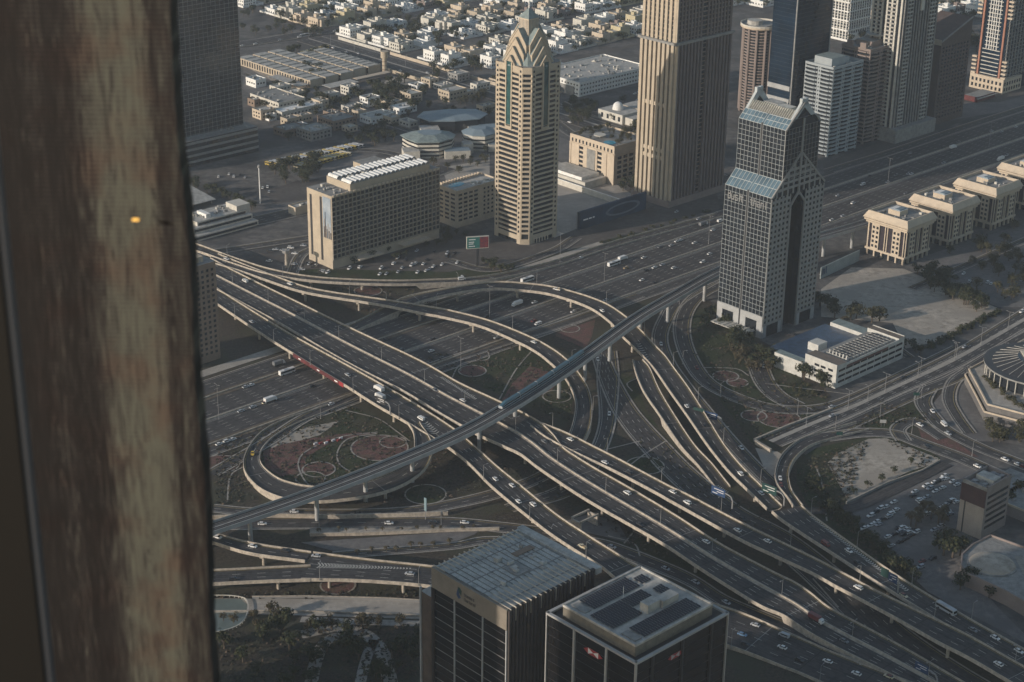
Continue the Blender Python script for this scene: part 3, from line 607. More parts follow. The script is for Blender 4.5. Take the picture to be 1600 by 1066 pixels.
# ---- 1 hotel slab with egg-crate facade
B = Bld('hotel', 'long beige hotel slab with honeycomb balcony facade and rows of white barrel roofs', 'hotel', 718.4, -939.8)
WX, WY, HH = 99, 28.5, 54
B.box('wall', 0, WX, 0.9, WY, 0, HH, BEIGE, top=GREY)
B.box('wall', 17, WX-9, 1.0, WY-1, HH, HH+5, BEIGE, top=GREY)
f = B.faces(WX, WY)
HG = mat('hotel_grid', (0.30, 0.265, 0.215), var=.15)
n = 27
for i in range(n+1): B.fb('facade_grid', f['F'], i*WX/n-.22 if i else 0, i*WX/n+.22 if i < n else WX, 7, HH+0.6, -1.0, 0.0, HG)
for j in range(14): B.fb('facade_grid', f['F'], 0.3, WX-.3, 7+j*3.5, 7.45+j*3.5, -1.0, -0.25, HG)
B.grid('window', (0, 0.9, 1, 0), 0, WX, n, 7.4, 7.4+13*3.5, 13, 2.95, 2.75, GLASS)
for i in range(n): B.part('facade_arch').prism([(i*WX/n+.3, -.1), ((i+1)*WX/n-.3, -.1), ((i+1)*WX/n-.9, -.8), (i*WX/n+.9, -.8)], HH-.6, HH+0.9, CREAM)
for r_ in (0, 1):
    y0 = 1.2 if r_ == 0 else WY-12
    for i in range(18):
        x = 17.5+i*4.05; b = MB()
        arc = [(x+2.0-1.9*math.cos(math.pi*k/6), HH+5.1+1.9*math.sin(math.pi*k/6)) for k in range(7)]
        for k in range(6): b.face([(arc[k][0], y0, arc[k][1]), (arc[k+1][0], y0, arc[k+1][1]), (arc[k+1][0], y0+10.5, arc[k+1][1]), (arc[k][0], y0+10.5, arc[k][1])][::-1], WHITE)
        b.face([(p[0], y0, p[1]) for p in arc][::-1], GREY); b.face([(p[0], y0+10.5, p[1]) for p in arc], GREY)
        b.build('barrel_roof', B.root)
B.fb('recess', f['L'], 3, 5.5, 5, HH-4, -.5, 0.05, DARKM); B.fb('recess', f['L'], 14.5, 17, 4, HH-3, -.5, 0.05, DARKM)
bm_ = mat('sky_banner', (0.13, 0.19, 0.27), c2=(0.42, 0.47, 0.50), scale=0.06, rough=0.6)
bb = MB(); bb.prism([(-.25, 10.5), (-.25, 1.5), (-.12, 1.5), (-.12, 10.5)][::-1], 22, HH-2, bm_)
ban = bb.build('banner', B.root); bb = MB()
for k, (a, h) in enumerate([(9.8, 8), (9, 14), (8.2, 19), (7.4, 9), (6.4, 7), (5.2, 11), (4.2, 6), (3.2, 9), (2.2, 5)]): bb.prism([(-.3, a), (-.3, a-.7), (-.26, a-.7), (-.26, a)][::-1], 22, 22+h, BEIGE_D if k % 2 else GLASS_N)
bb.build('skyline_print', ban)
B.box('roof_house', 30, 46, WY, WY+9, 0, HH+3, BEIGE, top=GREY); B.box('roof_house', 52, 72, WY, WY+13, 0, HH+5, BEIGE, top=GREY)
B.roofstuff(2, 15, 3, WY-3, HH, 12, 3); B.roofstuff(20, 88, 12.2, 15.5, HH+5, 22, 4); B.roofstuff(90, 98, 2, WY-3, HH, 6, 5)
B.box('entrance_canopy', 18, 40, -7, 1, 4.2, 5, CREAM); B.box('entrance_canopy', 60, 85, -6, 1, 4.2, 5, CREAM)
B.done()
# ---- 2 beige block with roof pool
B = Bld('apartment_block', 'low beige block with a blue swimming pool on its roof, beside the hotel', 'building', 841, -948)
WX, WY, HH = 44, 22, 28; f = B.faces(WX, WY)
B.box('wall', 0, WX, 0, WY, 0, HH, CREAM, top=GREYL)
for s0, s1 in ((0, WX), ): B.fb('parapet', f['F'], 0, WX, HH, HH+1.2, -.3, .02, CREAM)
B.fb('parapet', f['L'], 0, WY, HH, HH+1.2, -.3, .02, CREAM); B.fb('parapet', f['B'], 0, WX, HH, HH+1.2, -.3, .02, CREAM); B.fb('parapet', f['R'], 0, WY, HH, HH+1.2, -.3, .02, CREAM)
B.grid('window', f['L'], 1, WY-1, 3, 4, HH-1, 7, 4.6, 1.6, GLASS); B.grid('window', f['F'], 1, 22, 4, 4, HH-1, 7, 3.6, 1.6, GLASS); B.grid('window', f['F'], 26, 42, 4, 4, HH-1, 7, 1.8, 1.6, GLASS)
B.part('swimming_pool').prism([(12+7*math.cos(a*math.pi/10), 14+4*math.sin(a*math.pi/10)) for a in range(20)], HH, HH+.35, POOL)
for i in range(14): B.part('pergola').box(2+i*2.9, 2.4+i*2.9, WY-3, WY-.6, HH, HH+2.6, CREAM)
B.roofstuff(20, 42, 2, 12, HH, 14, 8, [WHITE, GREYL, WHITE2]); B.done()
# ---- 3 pinnacle tower
B = Bld('skyscraper', 'beige balcony tower with stepped gables and a pointed lantern roof with a mast', 'skyscraper', UV(821, 366)[0]-18.5, UV(821, 366)[1]+18.5)
WX, WY, HH = 37, 37, 132.0; ch = 4.8
fp = [(ch, 0), (WX-ch, 0), (WX, ch), (WX, WY-ch), (WX-ch, WY), (ch, WY), (0, WY-ch), (0, ch)]
B.part('core').prism([(x*.96+.04*WX/2, y*.96+.04*WY/2) for x, y in fp], 0, HH, GLASS, top=GREY)
FS = []
for i in range(8):
    a, c = fp[i], fp[(i+1) % 8]; L = math.hypot(c[0]-a[0], c[1]-a[1]); FS.append(((a[0], a[1], (c[0]-a[0])/L, (c[1]-a[1])/L), L))
nf = 34; fh = (HH-9)/nf
for i, (f, L) in enumerate(FS):
    long_ = L > 10
    if long_:
        for a, c in ((0, 3.6), (L-3.6, L)): B.fb('corner_pier', f, a, c, 0, HH, -1.2, 0.1, BEIGE)
        B.fb('corner_pier', f, 0, L, HH-3.5, HH, -1.0, 0.15, BEIGE)
        B.fb('corner_pier', f, 0, L, 3, 6.5, -1.0, 0.12, BEIGE)
        for j in range(nf):
            z = 8+j*fh
            B.rep('window', f, 1.8, z+1.7, 1.5, 1.7, GLASS, t=.1, out=.16); B.rep('window', f, L-1.8, z+1.7, 1.5, 1.7, GLASS, t=.1, out=.16)
            hi = z > HH-42
            if hi:
                for a, c in ((3.6, L/2-3.4), (L/2+3.4, L-3.6)): B.rep('balcony', f, (a+c)/2, z+.75, c-a, 1.45, BEIGE, t=1.3, out=.25)
            else: B.rep('balcony', f, L/2, z+.75, L-7.2, 1.25, BEIGE, t=1.3, out=.1 if z > 45 else .3)
        zt_ = HH-4
        B.fb('tall_window', f, L/2-2.3, L/2+2.3, HH-44, HH+2, -.6, .2, GLASS_T)
        for a in (-3.4, 2.4): B.fb('window_frame', f, L/2+a, L/2+a+1.0, HH-45, HH+2, -.6, .7, BEIGE)
        B.fb('window_frame', f, L/2-3.4, L/2+3.4, HH-47, HH-45, -.6, .7, BEIGE)
    else:
        B.fb('corner_pier', f, 0, .9, 4, HH-18, -1.6, .3, BEIGE); B.fb('corner_pier', f, L-.9, L, 4, HH-18, -1.6, .3, BEIGE)
        B.fb('corner_pier', f, 0, L, 0, 4, -1.0, .25, BEIGE)
        for j in range(nf): B.rep('balcony', f, L/2, 8+j*fh+.75, L-1.8 if 8+j*fh < HH-20 else L, 1.4, BEIGE, t=1.3, out=.35)
        B.fb('corner_pier', f, 0, L, HH-3.4, HH, -1.0, .4, BEIGE)
# nested gables rising to the lantern
cx, cy = WX/2, WY/2
for k, (ins, zt2) in enumerate(((0.4, 5), (2.8, 11), (5.4, 17), (8.0, 23))):
    for dx, dy in ((1, 0), (0, 1)):
        half = WX/2-ins; gw = 9.4-1.3*k+ins*0.38; ztop = HH+zt2
        # gable prism crossing the roof along x or y
        prof = [(-gw, HH-2), (-gw, ztop-gw*1.1), (0, ztop+1.5), (gw, ztop-gw*1.1), (gw, HH-2)]
        pts = lambda s_: [((cx+s_*half) if dx else cx+q[0], (cy+q[0]) if dx else cy+s_*half, q[1]) for q in prof]
        P0, P1 = pts(-1), pts(1); b = B.part('gable')
        for j in range(5):
            q = [P0[j], P0[(j+1) % 5], P1[(j+1) % 5], P1[j]]
            b.face(q if dy else q[::-1], TEALR if j in (1, 2) else BEIGE)
        b.face(P0 if dx else P0[::-1], BEIGE); b.face(P1[::-1] if dx else P1, BEIGE)
        for s_ in (-1, 1):                                # raised beige coping along each gable edge
            e = pts(s_)
            for j in (0, 1, 2, 3): b.bar(e[j], e[j+1], .38, BEIGE)
B.part('hip_roof').cyl(cx, cy, 19.5, HH-1, HH+20, TEALR, 8, 6.0)
B.part('lantern').box(cx-5, cx+5, cy-5, cy+5, HH+10, HH+31, CREAM)
for i in range(7):
    for f in B.faces(10, 10, cx-5, cy-5).values(): B.fb('lantern', f, .4+i*1.4, .9+i*1.4, HH+21, HH+30, 0, .15, GREY)
b = B.part('lantern_roof')
for q in range(4):
    c4 = [(cx-5.4, cy-5.4), (cx+5.4, cy-5.4), (cx+5.4, cy+5.4), (cx-5.4, cy+5.4)]; a, c = c4[q], c4[(q+1) % 4]
    b.face([(a[0], a[1], HH+31), (c[0], c[1], HH+31), (cx, cy, HH+38)], TEALR)
b = B.part('mast'); b.cyl(cx, cy, .5, HH+37, HH+72, WHITE, 6, .15)
for k in range(6): B.fb('entrance', FS[7][0] if 0 else FS[0][0], 4+k*2.8, 5+k*2.8, 0, 4, 0, .3, CREAM)
B.done()
# ---- 4 very tall ribbed tower
u0, v0 = UV(1044, 324)
B = Bld('skyscraper', 'enormous beige tower with close vertical ribs, cut off by the top edge of the picture', 'skyscraper', u0, v0)
WX, WY, HH = 64, 36, 270
B.box('core', .8, WX-.8, .8, WY-.8, 0, HH, GLASS); f = B.faces(WX, WY)
def ribs(B, f, L, n, wd, z0, z1, out, mt, name='rib', skip=()):
    for i in range(n):
        if i in skip: continue
        c = (i+.5)*L/n; b = MB(); ox, oy, dx, dy = f; nx, ny = dy, -dx
        P = [(ox+dx*a+nx*d, oy+dy*a+ny*d) for a, d in ((c-wd/2, out), (c+wd/2, out), (c+wd/2, -.9), (c-wd/2, -.9))]
        b.prism(P, z0, z1, mt); b.build(name, B.root)
for k, (z0, z1, o) in enumerate(((5, 128, 1.6), (129.5, HH, .2))):
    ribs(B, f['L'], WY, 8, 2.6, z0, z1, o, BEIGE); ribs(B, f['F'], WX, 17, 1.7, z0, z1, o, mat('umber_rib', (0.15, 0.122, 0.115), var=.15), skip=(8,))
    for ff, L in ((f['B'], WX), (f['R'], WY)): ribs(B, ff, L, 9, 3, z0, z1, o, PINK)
    B.fb('corner_rib', f['F'], 0, .8, z0, z1, -1, o+.3, BEIGE)
for j in range(76):
    z = 5+j*3.5
    for ff, L in ((f['L'], WY), (f['F'], WX)): B.fb('spandrel', ff, .9, L-.9, z, z+.9, -.9, -.55, BEIGE_D)
B.box('setback', -1.8, WX+1.8, -1.8, WY+1.8, 127.5, 129.4, GREY); B.box('lobby', -2, WX+2, -2, WY+2, 0, 5.2, PINK)
for ff, L in ((f['L'], WY),):
    for z in (36, 42, 78): B.fb('lintel', ff, 6, L-8, z, z+3, -.9, 1.0, CREAM)
B.done()
# ---- 5 cube hotel with roof garden
B = Bld('hotel', 'square cream block with a tree garden and small blue pool on its roof', 'hotel', 1003.3, -941.6)
WX, WY, HH = 40, 50, 31; f = B.faces(WX, WY)
B.box('wall', 0, WX, 0, WY, 0, HH, CREAM, top=GREY)
for ff, L in ((f['L'], WY), (f['F'], WX), (f['B'], WX), (f['R'], WY)): B.fb('parapet', ff, 0, L, HH, HH+1.5, -.4, .03, CREAM)
for c in (16, 37):
    for j in range(6): B.rep('window', f['L'], c-3, 4+j*3.8, 4.4, 2.2, GLASS)
B.fb('stone_panel', f['L'], 20, 29, 3, 24, 0, .4, GREY)
for i in range(12): B.rep('window', f['L'], 3+i*4, 28, 1.6, 2.8, GLASS)
for c in (0, 9.5, 18.5, 30, 40.5): B.fb('pilaster', f['L'], c, c+1.6, 0, 25, 0, .5, CREAM)
B.fb('cornice', f['L'], 0, WY, 25.2, 26, 0, .8, CREAM); B.fb('cornice', f['F'], 0, WX, 25.2, 26, 0, .8, CREAM)
B.grid('window', f['F'], 3, WX-3, 5, 4, 24, 5, 4.5, 2.4, GLASS)
B.part('swimming_pool').prism([(8+5*math.cos(a*math.pi/8), 13+5*math.sin(a*math.pi/8)) for a in range(16)], HH, HH+.5, POOL)
B.part('roof_disc').cyl(12, 28, 5, HH+2.4, HH+3, WHITE2, 20); B.part('roof_disc').cyl(12, 28, .5, HH, HH+2.4, WHITE2, 8)
B.done(); CUBE = (B.u, B.v, HH)
# low white annex and wall in front of it
B = Bld('annex', 'low white annex with terraces at the edge of the white parking deck', 'building', 978, -948.5)
B.box('wall', 0, 24, 0, 46, 0, 6, WHITE2, top=GREYL); B.box('terrace', 2, 22, 6, 44, 6, 8.5, WHITE, top=GREYL); B.done()
B = Bld('boundary_wall', 'bright sunlit boundary wall along the far side of the white parking deck', 'wall', 972, -900)
B.box('panel', 0, .6, 0, 95, 0, 4.5, WHITE2); B.box('coping', -.2, .8, -.2, 95.2, 4.5, 4.8, WHITE); B.done()
# ---- billboard wall
B = Bld('billboard', 'very long dark blue billboard showing a pale ring, along the highway by the parking deck', 'billboard', 907, -884.2)
f = B.faces(73, 2)
B.box('board', 0, 73, 0, 2, 0, 14, mat('night_blue_print', (0.020, 0.040, 0.075), var=.5, scale=.05))
for i in range(12): B.fb('stand', (0, 2.0, 1, 0), 2+i*6, 2.5+i*6, 0, 13, -3, -.05, METAL)
b = MB()
for k in range(28):
    a0, a1 = 2*math.pi*k/28, 2*math.pi*(k+1)/28
    b.face([(47+19*math.cos(a0), -.06, 7+4.6*math.sin(a0)), (47+19*math.cos(a1), -.06, 7+4.6*math.sin(a1)), (47+16*math.cos(a1), -.06, 7+3.3*math.sin(a1)), (47+16*math.cos(a0), -.06, 7+3.3*math.sin(a0))][::-1], mat('ring_print', (0.13, 0.16, 0.20), var=.2))
b.build('ring_print', B.root)
b = MB()
for x, w_ in ((4, 5), (10, 3), (14, 2)): b.face([(x, -.06, 6.5), (x+w_, -.06, 6.5), (x+w_, -.06, 7.6), (x, -.06, 7.6)], WHTP)
b.build('slogan', B.root); B.done()
# ---- 6 round topped tower behind
def roundtower():
    B = Bld('apartment_tower', 'grey-brown tower with a round overhanging roof deck between the ribbed and the blue towers', 'tower', *UV(1183, 182))
    cx, cy, r = 16, 16, 15; B.root.scale = (1, 1, ZT(1188, 176, 42)/104)
    B.part('core').cyl(cx, cy, r-1, 0, 102, GLASS, 24, top=GREY)
    for j in range(29): B.part('floor_band').cyl(cx, cy, r, 2+j*3.5, 3.4+j*3.5, PINK, 24)
    for k in range(12):
        a = 2*math.pi*k/12; B.part('column').cyl(cx+(r+.1)*math.cos(a), cy+(r+.1)*math.sin(a), 1.3, 0, 101, PINK, 6)
    B.box('shaft', cx-4, cx+5, 0, 6, 0, 104, PINK); B.part('roof_deck').cyl(cx, cy, r+3, 102, 104, CREAM, 28, top=GREY)
    b = B.part('parapet'); 
    for k in range(28):
        a0, a1 = 2*math.pi*k/28, 2*math.pi*(k+1)/28; b.obox((cx+(r+2.8)*math.cos(a0), cy+(r+2.8)*math.sin(a0)), (cx+(r+2.8)*math.cos(a1), cy+(r+2.8)*math.sin(a1)), .25, 104, 106, WHITE2)
    B.part('roof_hall').cyl(cx-3, cy+4, 7, 104, 109, GREYL, 16); B.part('mast').cyl(cx+10, cy-6, .3, 104, 140, WHITE, 6)
    for k in range(4): B.part('wing').cyl(cx+19, cy-4, 6-.01*k, 90-4*k, 92.4-4*k, PINK, 14)
    B.part('wing').cyl(cx+19, cy-4, 5, 0, 92, GLASS, 14); B.done()
roundtower()
# ---- 7 dark blue glass tower
u0, v0 = UV(1229, 236)
B = Bld('skyscraper', 'dark navy glass tower with one thin pale corner fin, cut off by the top edge', 'skyscraper', u0, v0)
WX, WY, HH = 48, 25, 210; f = B.faces(WX, WY)
B.box('glass_wall', 0, WX, 0, WY, 0, HH, GLASS_N)
B.fb('corner_fin', f['F'], -.5, .5, 0, HH, -.5, .5, CONC_D); B.fb('corner_fin', f['F'], WX-.5, WX+.4, 0, HH, -.5, .5, CONC_M)
for j in range(60): B.fb('mullion', f['F'], 1.5, WX-.6, j*3.5+2, j*3.5+2.15, -.1, .08, DARKM); B.fb('mullion', f['L'], .3, WY-.3, j*3.5+2, j*3.5+2.15, -.1, .08, DARKM)
B.fb('portal', f['L'], 0, WY-1.2, 52, 56, -.5, 1, CONC_M); B.fb('portal', f['L'], 0, WY-1.2, 42, 45, -.5, 1, CONC_M)
for k in range(5): B.fb('portal', f['L'], 2+k*5, 3+k*5, 0, 42, -.5, .8, CONC_M)
for k in (10, 12.4): B.rep('lamp', f['L'], k, 150, .8, .8, mat('lit_window', (0.55, 0.8, 1.0), var=0, emit=1.5))
B.done()
# ---- 8/9 curved balcony towers
def balcony_tower(px, py, WX, WY, HH, label, mt, win, top, disc=False):
    u0, v0 = UV(px, py); B = Bld('apartment_tower', label, 'tower', u0, v0)
    B.box('core', .9, WX-.9, .9, WY-.9, 0, HH, win, top=top); f = B.faces(WX, WY); nfl = int(HH/3.4)
    for ff, L in ((f['F'], WX), (f['L'], WY)):
        nb = 3 if L > 30 else 2
        for i in range(nb+1): B.fb('pier', ff, max(0, i*L/nb-1.6), min(L, i*L/nb+1.6), 0, HH, -.9, .15, mt)
        for j in range(nfl):
            for i in range(nb):
                c = (i+.5)*L/nb; hw = L/nb/2-1.6; b_ = 'balcony'
                B.rep(b_, ff, c, j*3.4+2.3, hw*2, 1.15, mt, t=1.2, out=.5); B.rep(b_, ff, c, j*3.4+2.3, hw*1.3, 1.1, mt, t=.8, out=1.3)
        for i in range(nb+1):
            for j in range(nfl): B.rep('window', ff, min(max(i*L/nb, 1.1), L-1.1), j*3.4+4, 1.1, 1.4, win, t=.1, out=.2)
    B.box('roof_house', WX*.25, WX*.75, WY*.25, WY*.8, HH, HH+5, mt, top=top)
    for ff, L in ((f['F'], WX), (f['L'], WY), (f['B'], WX), (f['R'], WY)): B.fb('parapet', ff, 0, L, HH-.5, HH+1.6, -.5, .25, mt)
    for ff, L in ((f['B'], WX), (f['R'], WY)): B.fb('rear_wall', ff, 0.2, L-.2, 0, HH, -.9, .1, mt)
    if disc: B.part('helipad').cyl(WX*.6, WY*.5, 9, HH+8, HH+9, GREYL, 24, top=GREYL); B.part('helipad').cyl(WX*.6, WY*.5, 3, HH+5, HH+8, mt, 10)
    else: B.part('roof_drum').prism([(WX*.1, WY*.2), (WX*.55, WY*.2), (WX*.55, WY*.8), (WX*.1, WY*.8)], HH, HH+7, mt, top=TEALR)
    B.roofstuff(2, WX-4, 2, WY-4, HH, 8, int(px)); return B
B = balcony_tower(1292, 246, 40, 30, 76, 'white tower with rippling balconies just right of the navy glass tower', mat('cool_white', (0.34, 0.38, 0.40), var=.08), GLASS, TEALR); B.done()
B = balcony_tower(1347, 226, 46, 30, 82, 'pinkish tower with rippling balconies and a flat disc on its roof', PINK, GLASS, GREY, True)
for ff in (B.faces(46, 30)['L'],): 
    for z, c in ((84, 8), (84, 22)): B.fb('roof_gable', ff, c-3, c+3, 82, 88, -2, .4, PINK)
B.done()
# ---- 10 dark twin ribbed tower and lit flank
u0, v0 = UV(1392, 222)
B = Bld('skyscraper', 'dark slender twin tower with close balconies, its upper flank sunlit and white', 'skyscraper', u0, v0)
WX, WY, HH = 52, 34, 220; f = B.faces(WX, WY); B.box('core', .8, WX-.8, .8, WY-.8, 0, HH, GLASS)
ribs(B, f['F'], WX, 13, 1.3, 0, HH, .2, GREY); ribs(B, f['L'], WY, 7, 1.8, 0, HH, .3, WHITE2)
for j in range(63):
    for c, ff in ((9, f['F']), (WX-9, f['F']), (8, f['L']), (22, f['L'])): B.rep('balcony', ff, c, 4+j*3.4, 8, 1.1, GREYL, t=1.2, out=.9)
B.fb('spire_frame', f['F'], 24, 28, 112, 122, 0, 1.2, WHITE2); B.box('podium', -3, WX+5, -6, WY, 0, 12, GREY); B.done()
# ---- 11 brown slanted roof tower
u0, v0 = UV(1447, 200)
B = Bld('tower', 'dark brown tower with a sloping roof behind the twin tower', 'tower', u0+10, v0)
WX, WY = 46, 34; b = B.part('wall')
prof = [(0, 0), (WX, 0), (WX, 92), (0, 76)]
b.prism([(0, 0), (WX, 0), (WX, WY), (0, WY)], 0, 76, mat('dark_brown', (0.085, 0.062, 0.055), var=.2)); 
bb = mat('dark_brown', (0, 0, 0))
b.face([(0, 0, 76), (WX, 0, 76), (WX, 0, 92)], bb); b.face([(WX, 0, 76), (WX, WY, 76), (WX, WY, 92), (WX, 0, 92)], bb); b.face([(WX, WY, 76), (0, WY, 76), (WX, WY, 92)], bb)
b.face([(0, 0, 76), (WX, 0, 92), (WX, WY, 92), (0, WY, 76)], bb); f = B.faces(WX, WY)
B.fb('cornice', f['L'], 0, WY, 73, 78, 0, .5, BEIGE)
B.grid('window', f['F'], 2, WX-2, 9, 5, 72, 19, 2.2, 1.8, GLASS); B.part('roof_ridge').bar((0, 0, 76), (WX, 0, 92), .5, GREY); B.done()
# ---- white grid tower and far pale blocks
u0, v0 = UV(1330, 62)
B = Bld('apartment_tower', 'white gridded tower standing behind the pinkish tower at the top edge', 'tower', u0-8, v0)
WX, WY, HH = 40, 40, 120; f = B.faces(WX, WY); B.box('core', .5, WX-.5, .5, WY-.5, 0, HH, GLASS)
for ff, L in ((f['F'], WX), (f['L'], WY)):
    ribs(B, ff, L, 10, 1.0, 0, HH, .4, WHITE)
    for j in range(12): B.fb('frame', ff, 0, L, j*10, j*10+1.2, -.3, .5, WHITE)
    for j in range(40): B.fb('spandrel', ff, .5, L-.5, j*3, j*3+.7, -.3, .05, WHITE2)
B.done()
u0, v0 = UV(1492, 108)
B = Bld('building', 'plain cream block between the brown tower and the orange striped tower', 'building', u0+25, v0-30)
B.box('wall', 0, 30, 0, 50, 0, 22, CREAM, top=GREYL); B.box('roof_house', 8, 20, 10, 30, 22, 26, WHITE2); B.rep('window', B.faces(30, 50)['L'], 30, 14, 5, 2, GLASS)
B.rep('window', B.faces(30, 50)['L'], 12, 14, 5, 2, GLASS); B.done()
# ---- 12 orange striped tower
u0, v0 = UV(1563, 146)
B = Bld('skyscraper', 'tall tower with two terracotta stripes framing white balconies, at the right edge', 'skyscraper', u0, v0)
WX, WY, HH = 62, 31, 150; f = B.faces(WX, WY); B.box('core', .8, WX-.8, .8, WY-.8, 0, HH, GLASS_N)
for c in (3.6, WY-3.6): B.fb('stripe', f['L'], c-.9, c+.9, 14, HH, -.8, .9, ORANGE)
for c in (10, 13, 15.5, 18, 21): B.fb('rib', f['L'], c-.3, c+.3, 40, HH, -.8, .7, WHITE)
for j in range(34): B.rep('balcony', f['L'], WY/2, 16+j*3.9, 15 if j > 6 else 19, .7, WHITE2, t=1.2, out=.4)
for j in range(12):
    for c in (-1, WY+1): B.fb('side_balcony', f['L'], c-2.5, c+2.5, (14+j*3.9) if j < 5 else 52+j*3.9, (15.6+j*3.9) if j < 5 else 53.6+j*3.9, -2, 1.2, CREAM)
B.box('podium', -2, 30, -3, WY+3, 0, 14, CREAM); pf = B.faces(32, WY+6, -2, -3)
B.grid('window', pf['L'], 1, WY+5, 8, 1, 12, 2, 2.2, 3.2, GLASS); B.grid('window', pf['F'], 1, 31, 7, 1, 12, 2, 2.4, 3.2, GLASS)
for j in range(36): B.fb('floor_line', f['F'], 1, WX-1, 16+j*3.7, 16.5+j*3.7, -.6, .1, GREY)
ribs(B, f['F'], WX, 12, 1.2, 14, HH, .3, GREY); B.done()
B = Bld('pavilion', 'low dark red pavilion at the foot of the orange striped tower', 'building', u0-46, v0+4); B.box('wall', 0, 30, 0, 14, 0, 5, mat('dark_red', (0.12, 0.03, 0.03), var=.2), top=GREY); B.box('canopy', -1, 31, -2, 0, 3.6, 4, GREYL); B.done()
# ---- 13 left glass tower + podium
u1, v1 = UV(404, 236)
B = Bld('skyscraper', 'dark gridded glass tower at the upper left, cut off by the top edge', 'skyscraper', u1-102, v1-14, z=0)
ua, va = UV(380, 190, 24); WX = ua-(u1-102); WY, HH = 40, 190
f = B.faces(WX-0, WY); yo = -(va-(v1-14))
B.box('glass_wall', 0, WX, yo, yo+WY, 20, HH, GLASS); ff = (0, yo, 1, 0); fl = (0, yo+WY, 0, -1)
for j in range(49): 
    for q, L in ((ff, WX), (fl, WY)): B.fb('mullion', q, 0, L, 22+j*3.45, 22.3+j*3.45, -.1, .18, GREY)
for i in range(23): B.fb('mullion', ff, i*WX/22-.12, i*WX/22+.12, 21, HH, -.1, .22, GREY)
for i in range(14): B.fb('mullion', fl, i*WY/13-.12, i*WY/13+.12, 21, HH, -.1, .22, GREY)
B.fb('corner_fin', ff, -.6, .8, 20, HH, -.5, .8, CONC_M)
B.done()
B = Bld('podium_building', 'low podium with four pale horizontal bands below the dark gridded glass tower', 'building', u1-112, v1)
B.box('wall', 0, 112, 0, 62, 0, 21.5, GLASS, top=GREY); f = B.faces(112, 62)
for j in range(4): B.fb('floor_band', f['F'], 0, 112, 3+j*5.2, 4.9+j*5.2, -.2, .6, CONC_D); B.fb('floor_band', f['L'], 0, 62, 3+j*5.2, 4.9+j*5.2, -.2, .6, CONC_D); B.fb('floor_band', f['R'], 0, 62, 3+j*5.2, 4.9+j*5.2, -.2, .6, CONC_D)
B.roofstuff(60, 108, 4, 14, 21.5, 8, 12); B.done()
# ---- 14 brown tower at the far left
B = Bld('apartment_tower', 'plain brown tower with small windows beside the blurred frame at the left', 'tower', 571-34, -864.9+0)
WX, WY = 34, 26; HH = ZT(345, 560, 408); f = B.faces(WX, WY)
B.box('wall', 0, WX, 0, WY, 0, HH, BEIGE_D, top=GREY); B.grid('window', f['F'], 1, WX-1, 9, 4, HH-3, int(HH/3.6), 1.7, 1.7, GLASS)
B.box('roof_house', 4, 28, 4, 20, HH, HH+3.5, BEIGE); B.roofstuff(3, 30, 2, 24, HH, 10, 3); B.done()
# ---- 15 gabled glass tower
B = Bld('skyscraper', 'twin-gabled grid glass tower with a tall dark arch, in the right half of the picture', 'skyscraper', 848.5, -660.5)
WX, WY = 45, 44
SG = mat('stone_grid', (0.26, 0.26, 0.25), var=.1); FR = mat('frame_white', (0.40, 0.44, 0.45), var=.08)
def ext(b, prof, y0, y1, mt, tops=None):
    n = len(prof)
    for i in range(n):
        p, q = prof[i], prof[(i+1) % n]; b.face([(p[0], y0, p[1]), (q[0], y0, q[1]), (q[0], y1, q[1]), (p[0], y1, p[1])][::-1], (tops or {}).get(i, mt))
    b.face([(p[0], y0, p[1]) for p in prof][::-1], mt); b.face([(p[0], y1, p[1]) for p in prof], mt)
# lower block as two legs with the arch between, then the shoulder, then the upper block
A0, A1, AT = 16.2, 28.8, 86
ext(B.part('lower_block'), [(0, 0), (0, 95), (8, 104), (A0, 104), (A0, 0)], 0, WY, GLASS, {1: GLASS_B})
ext(B.part('lower_block'), [(A1, 0), (A1, 104), (WX-8, 104), (WX, 95), (WX, 0)], 0, WY, GLASS, {2: GLASS_B})
ext(B.part('lower_block'), [(A0, AT), (A0, 104), (A1, 104), (A1, AT), (22.5, AT+7)], 1.2, WY-1.2, GLASS)
B.box('arch_back', A0, A1, 6, WY-6, 0, AT+1, BLACKG)
ext(B.part('upper_block'), [(8, 104), (8, 137), (13, 142.5), (WX-13, 142.5), (WX-8, 137), (WX-8, 104)], 0.0, WY, GLASS, {1: GLASS_B, 3: GLASS_B, 2: GREY})
for y0 in (0, WY-2.2):                                    # gable frames at both ends of the open roof
    gf = MB(); ext(gf, [(13, 142.5), (20.5, 152.5), (24.5, 152.5), (WX-13, 142.5), (WX-15, 141), (22.5, 149), (15, 141)], y0, y0+2.2, FR)
    gf.box(20, 22, y0, y0+2.4, 150, 154.5, FR); gf.box(23, 25, y0, y0+2.4, 150, 154.5, FR); gf.build('gable_frame', B.root)
    ext(B.part('gable_glass'), [(15, 142.4), (22.5, 149.5), (WX-15, 142.4)], y0+.6, y0+1.6, GLASS)
for i in range(20):
    y = 3+i*2.0; ext(B.part('roof_louvre_%d' % i), [(13, 142.5), (17.5, 147.5), (18.6, 147.2), (15.5, 142.5)], y, y+.45, WHITE2); B.p.pop('roof_louvre_%d' % i).build('roof_louvre', B.root)
B.box('plant_room', 20, 27, 12, 24, 142.5, 146, WHITE2); B.box('plant_room', 24, 31, 26, 40, 142.5, 145.5, GREYL)
f = B.faces(WX, WY)
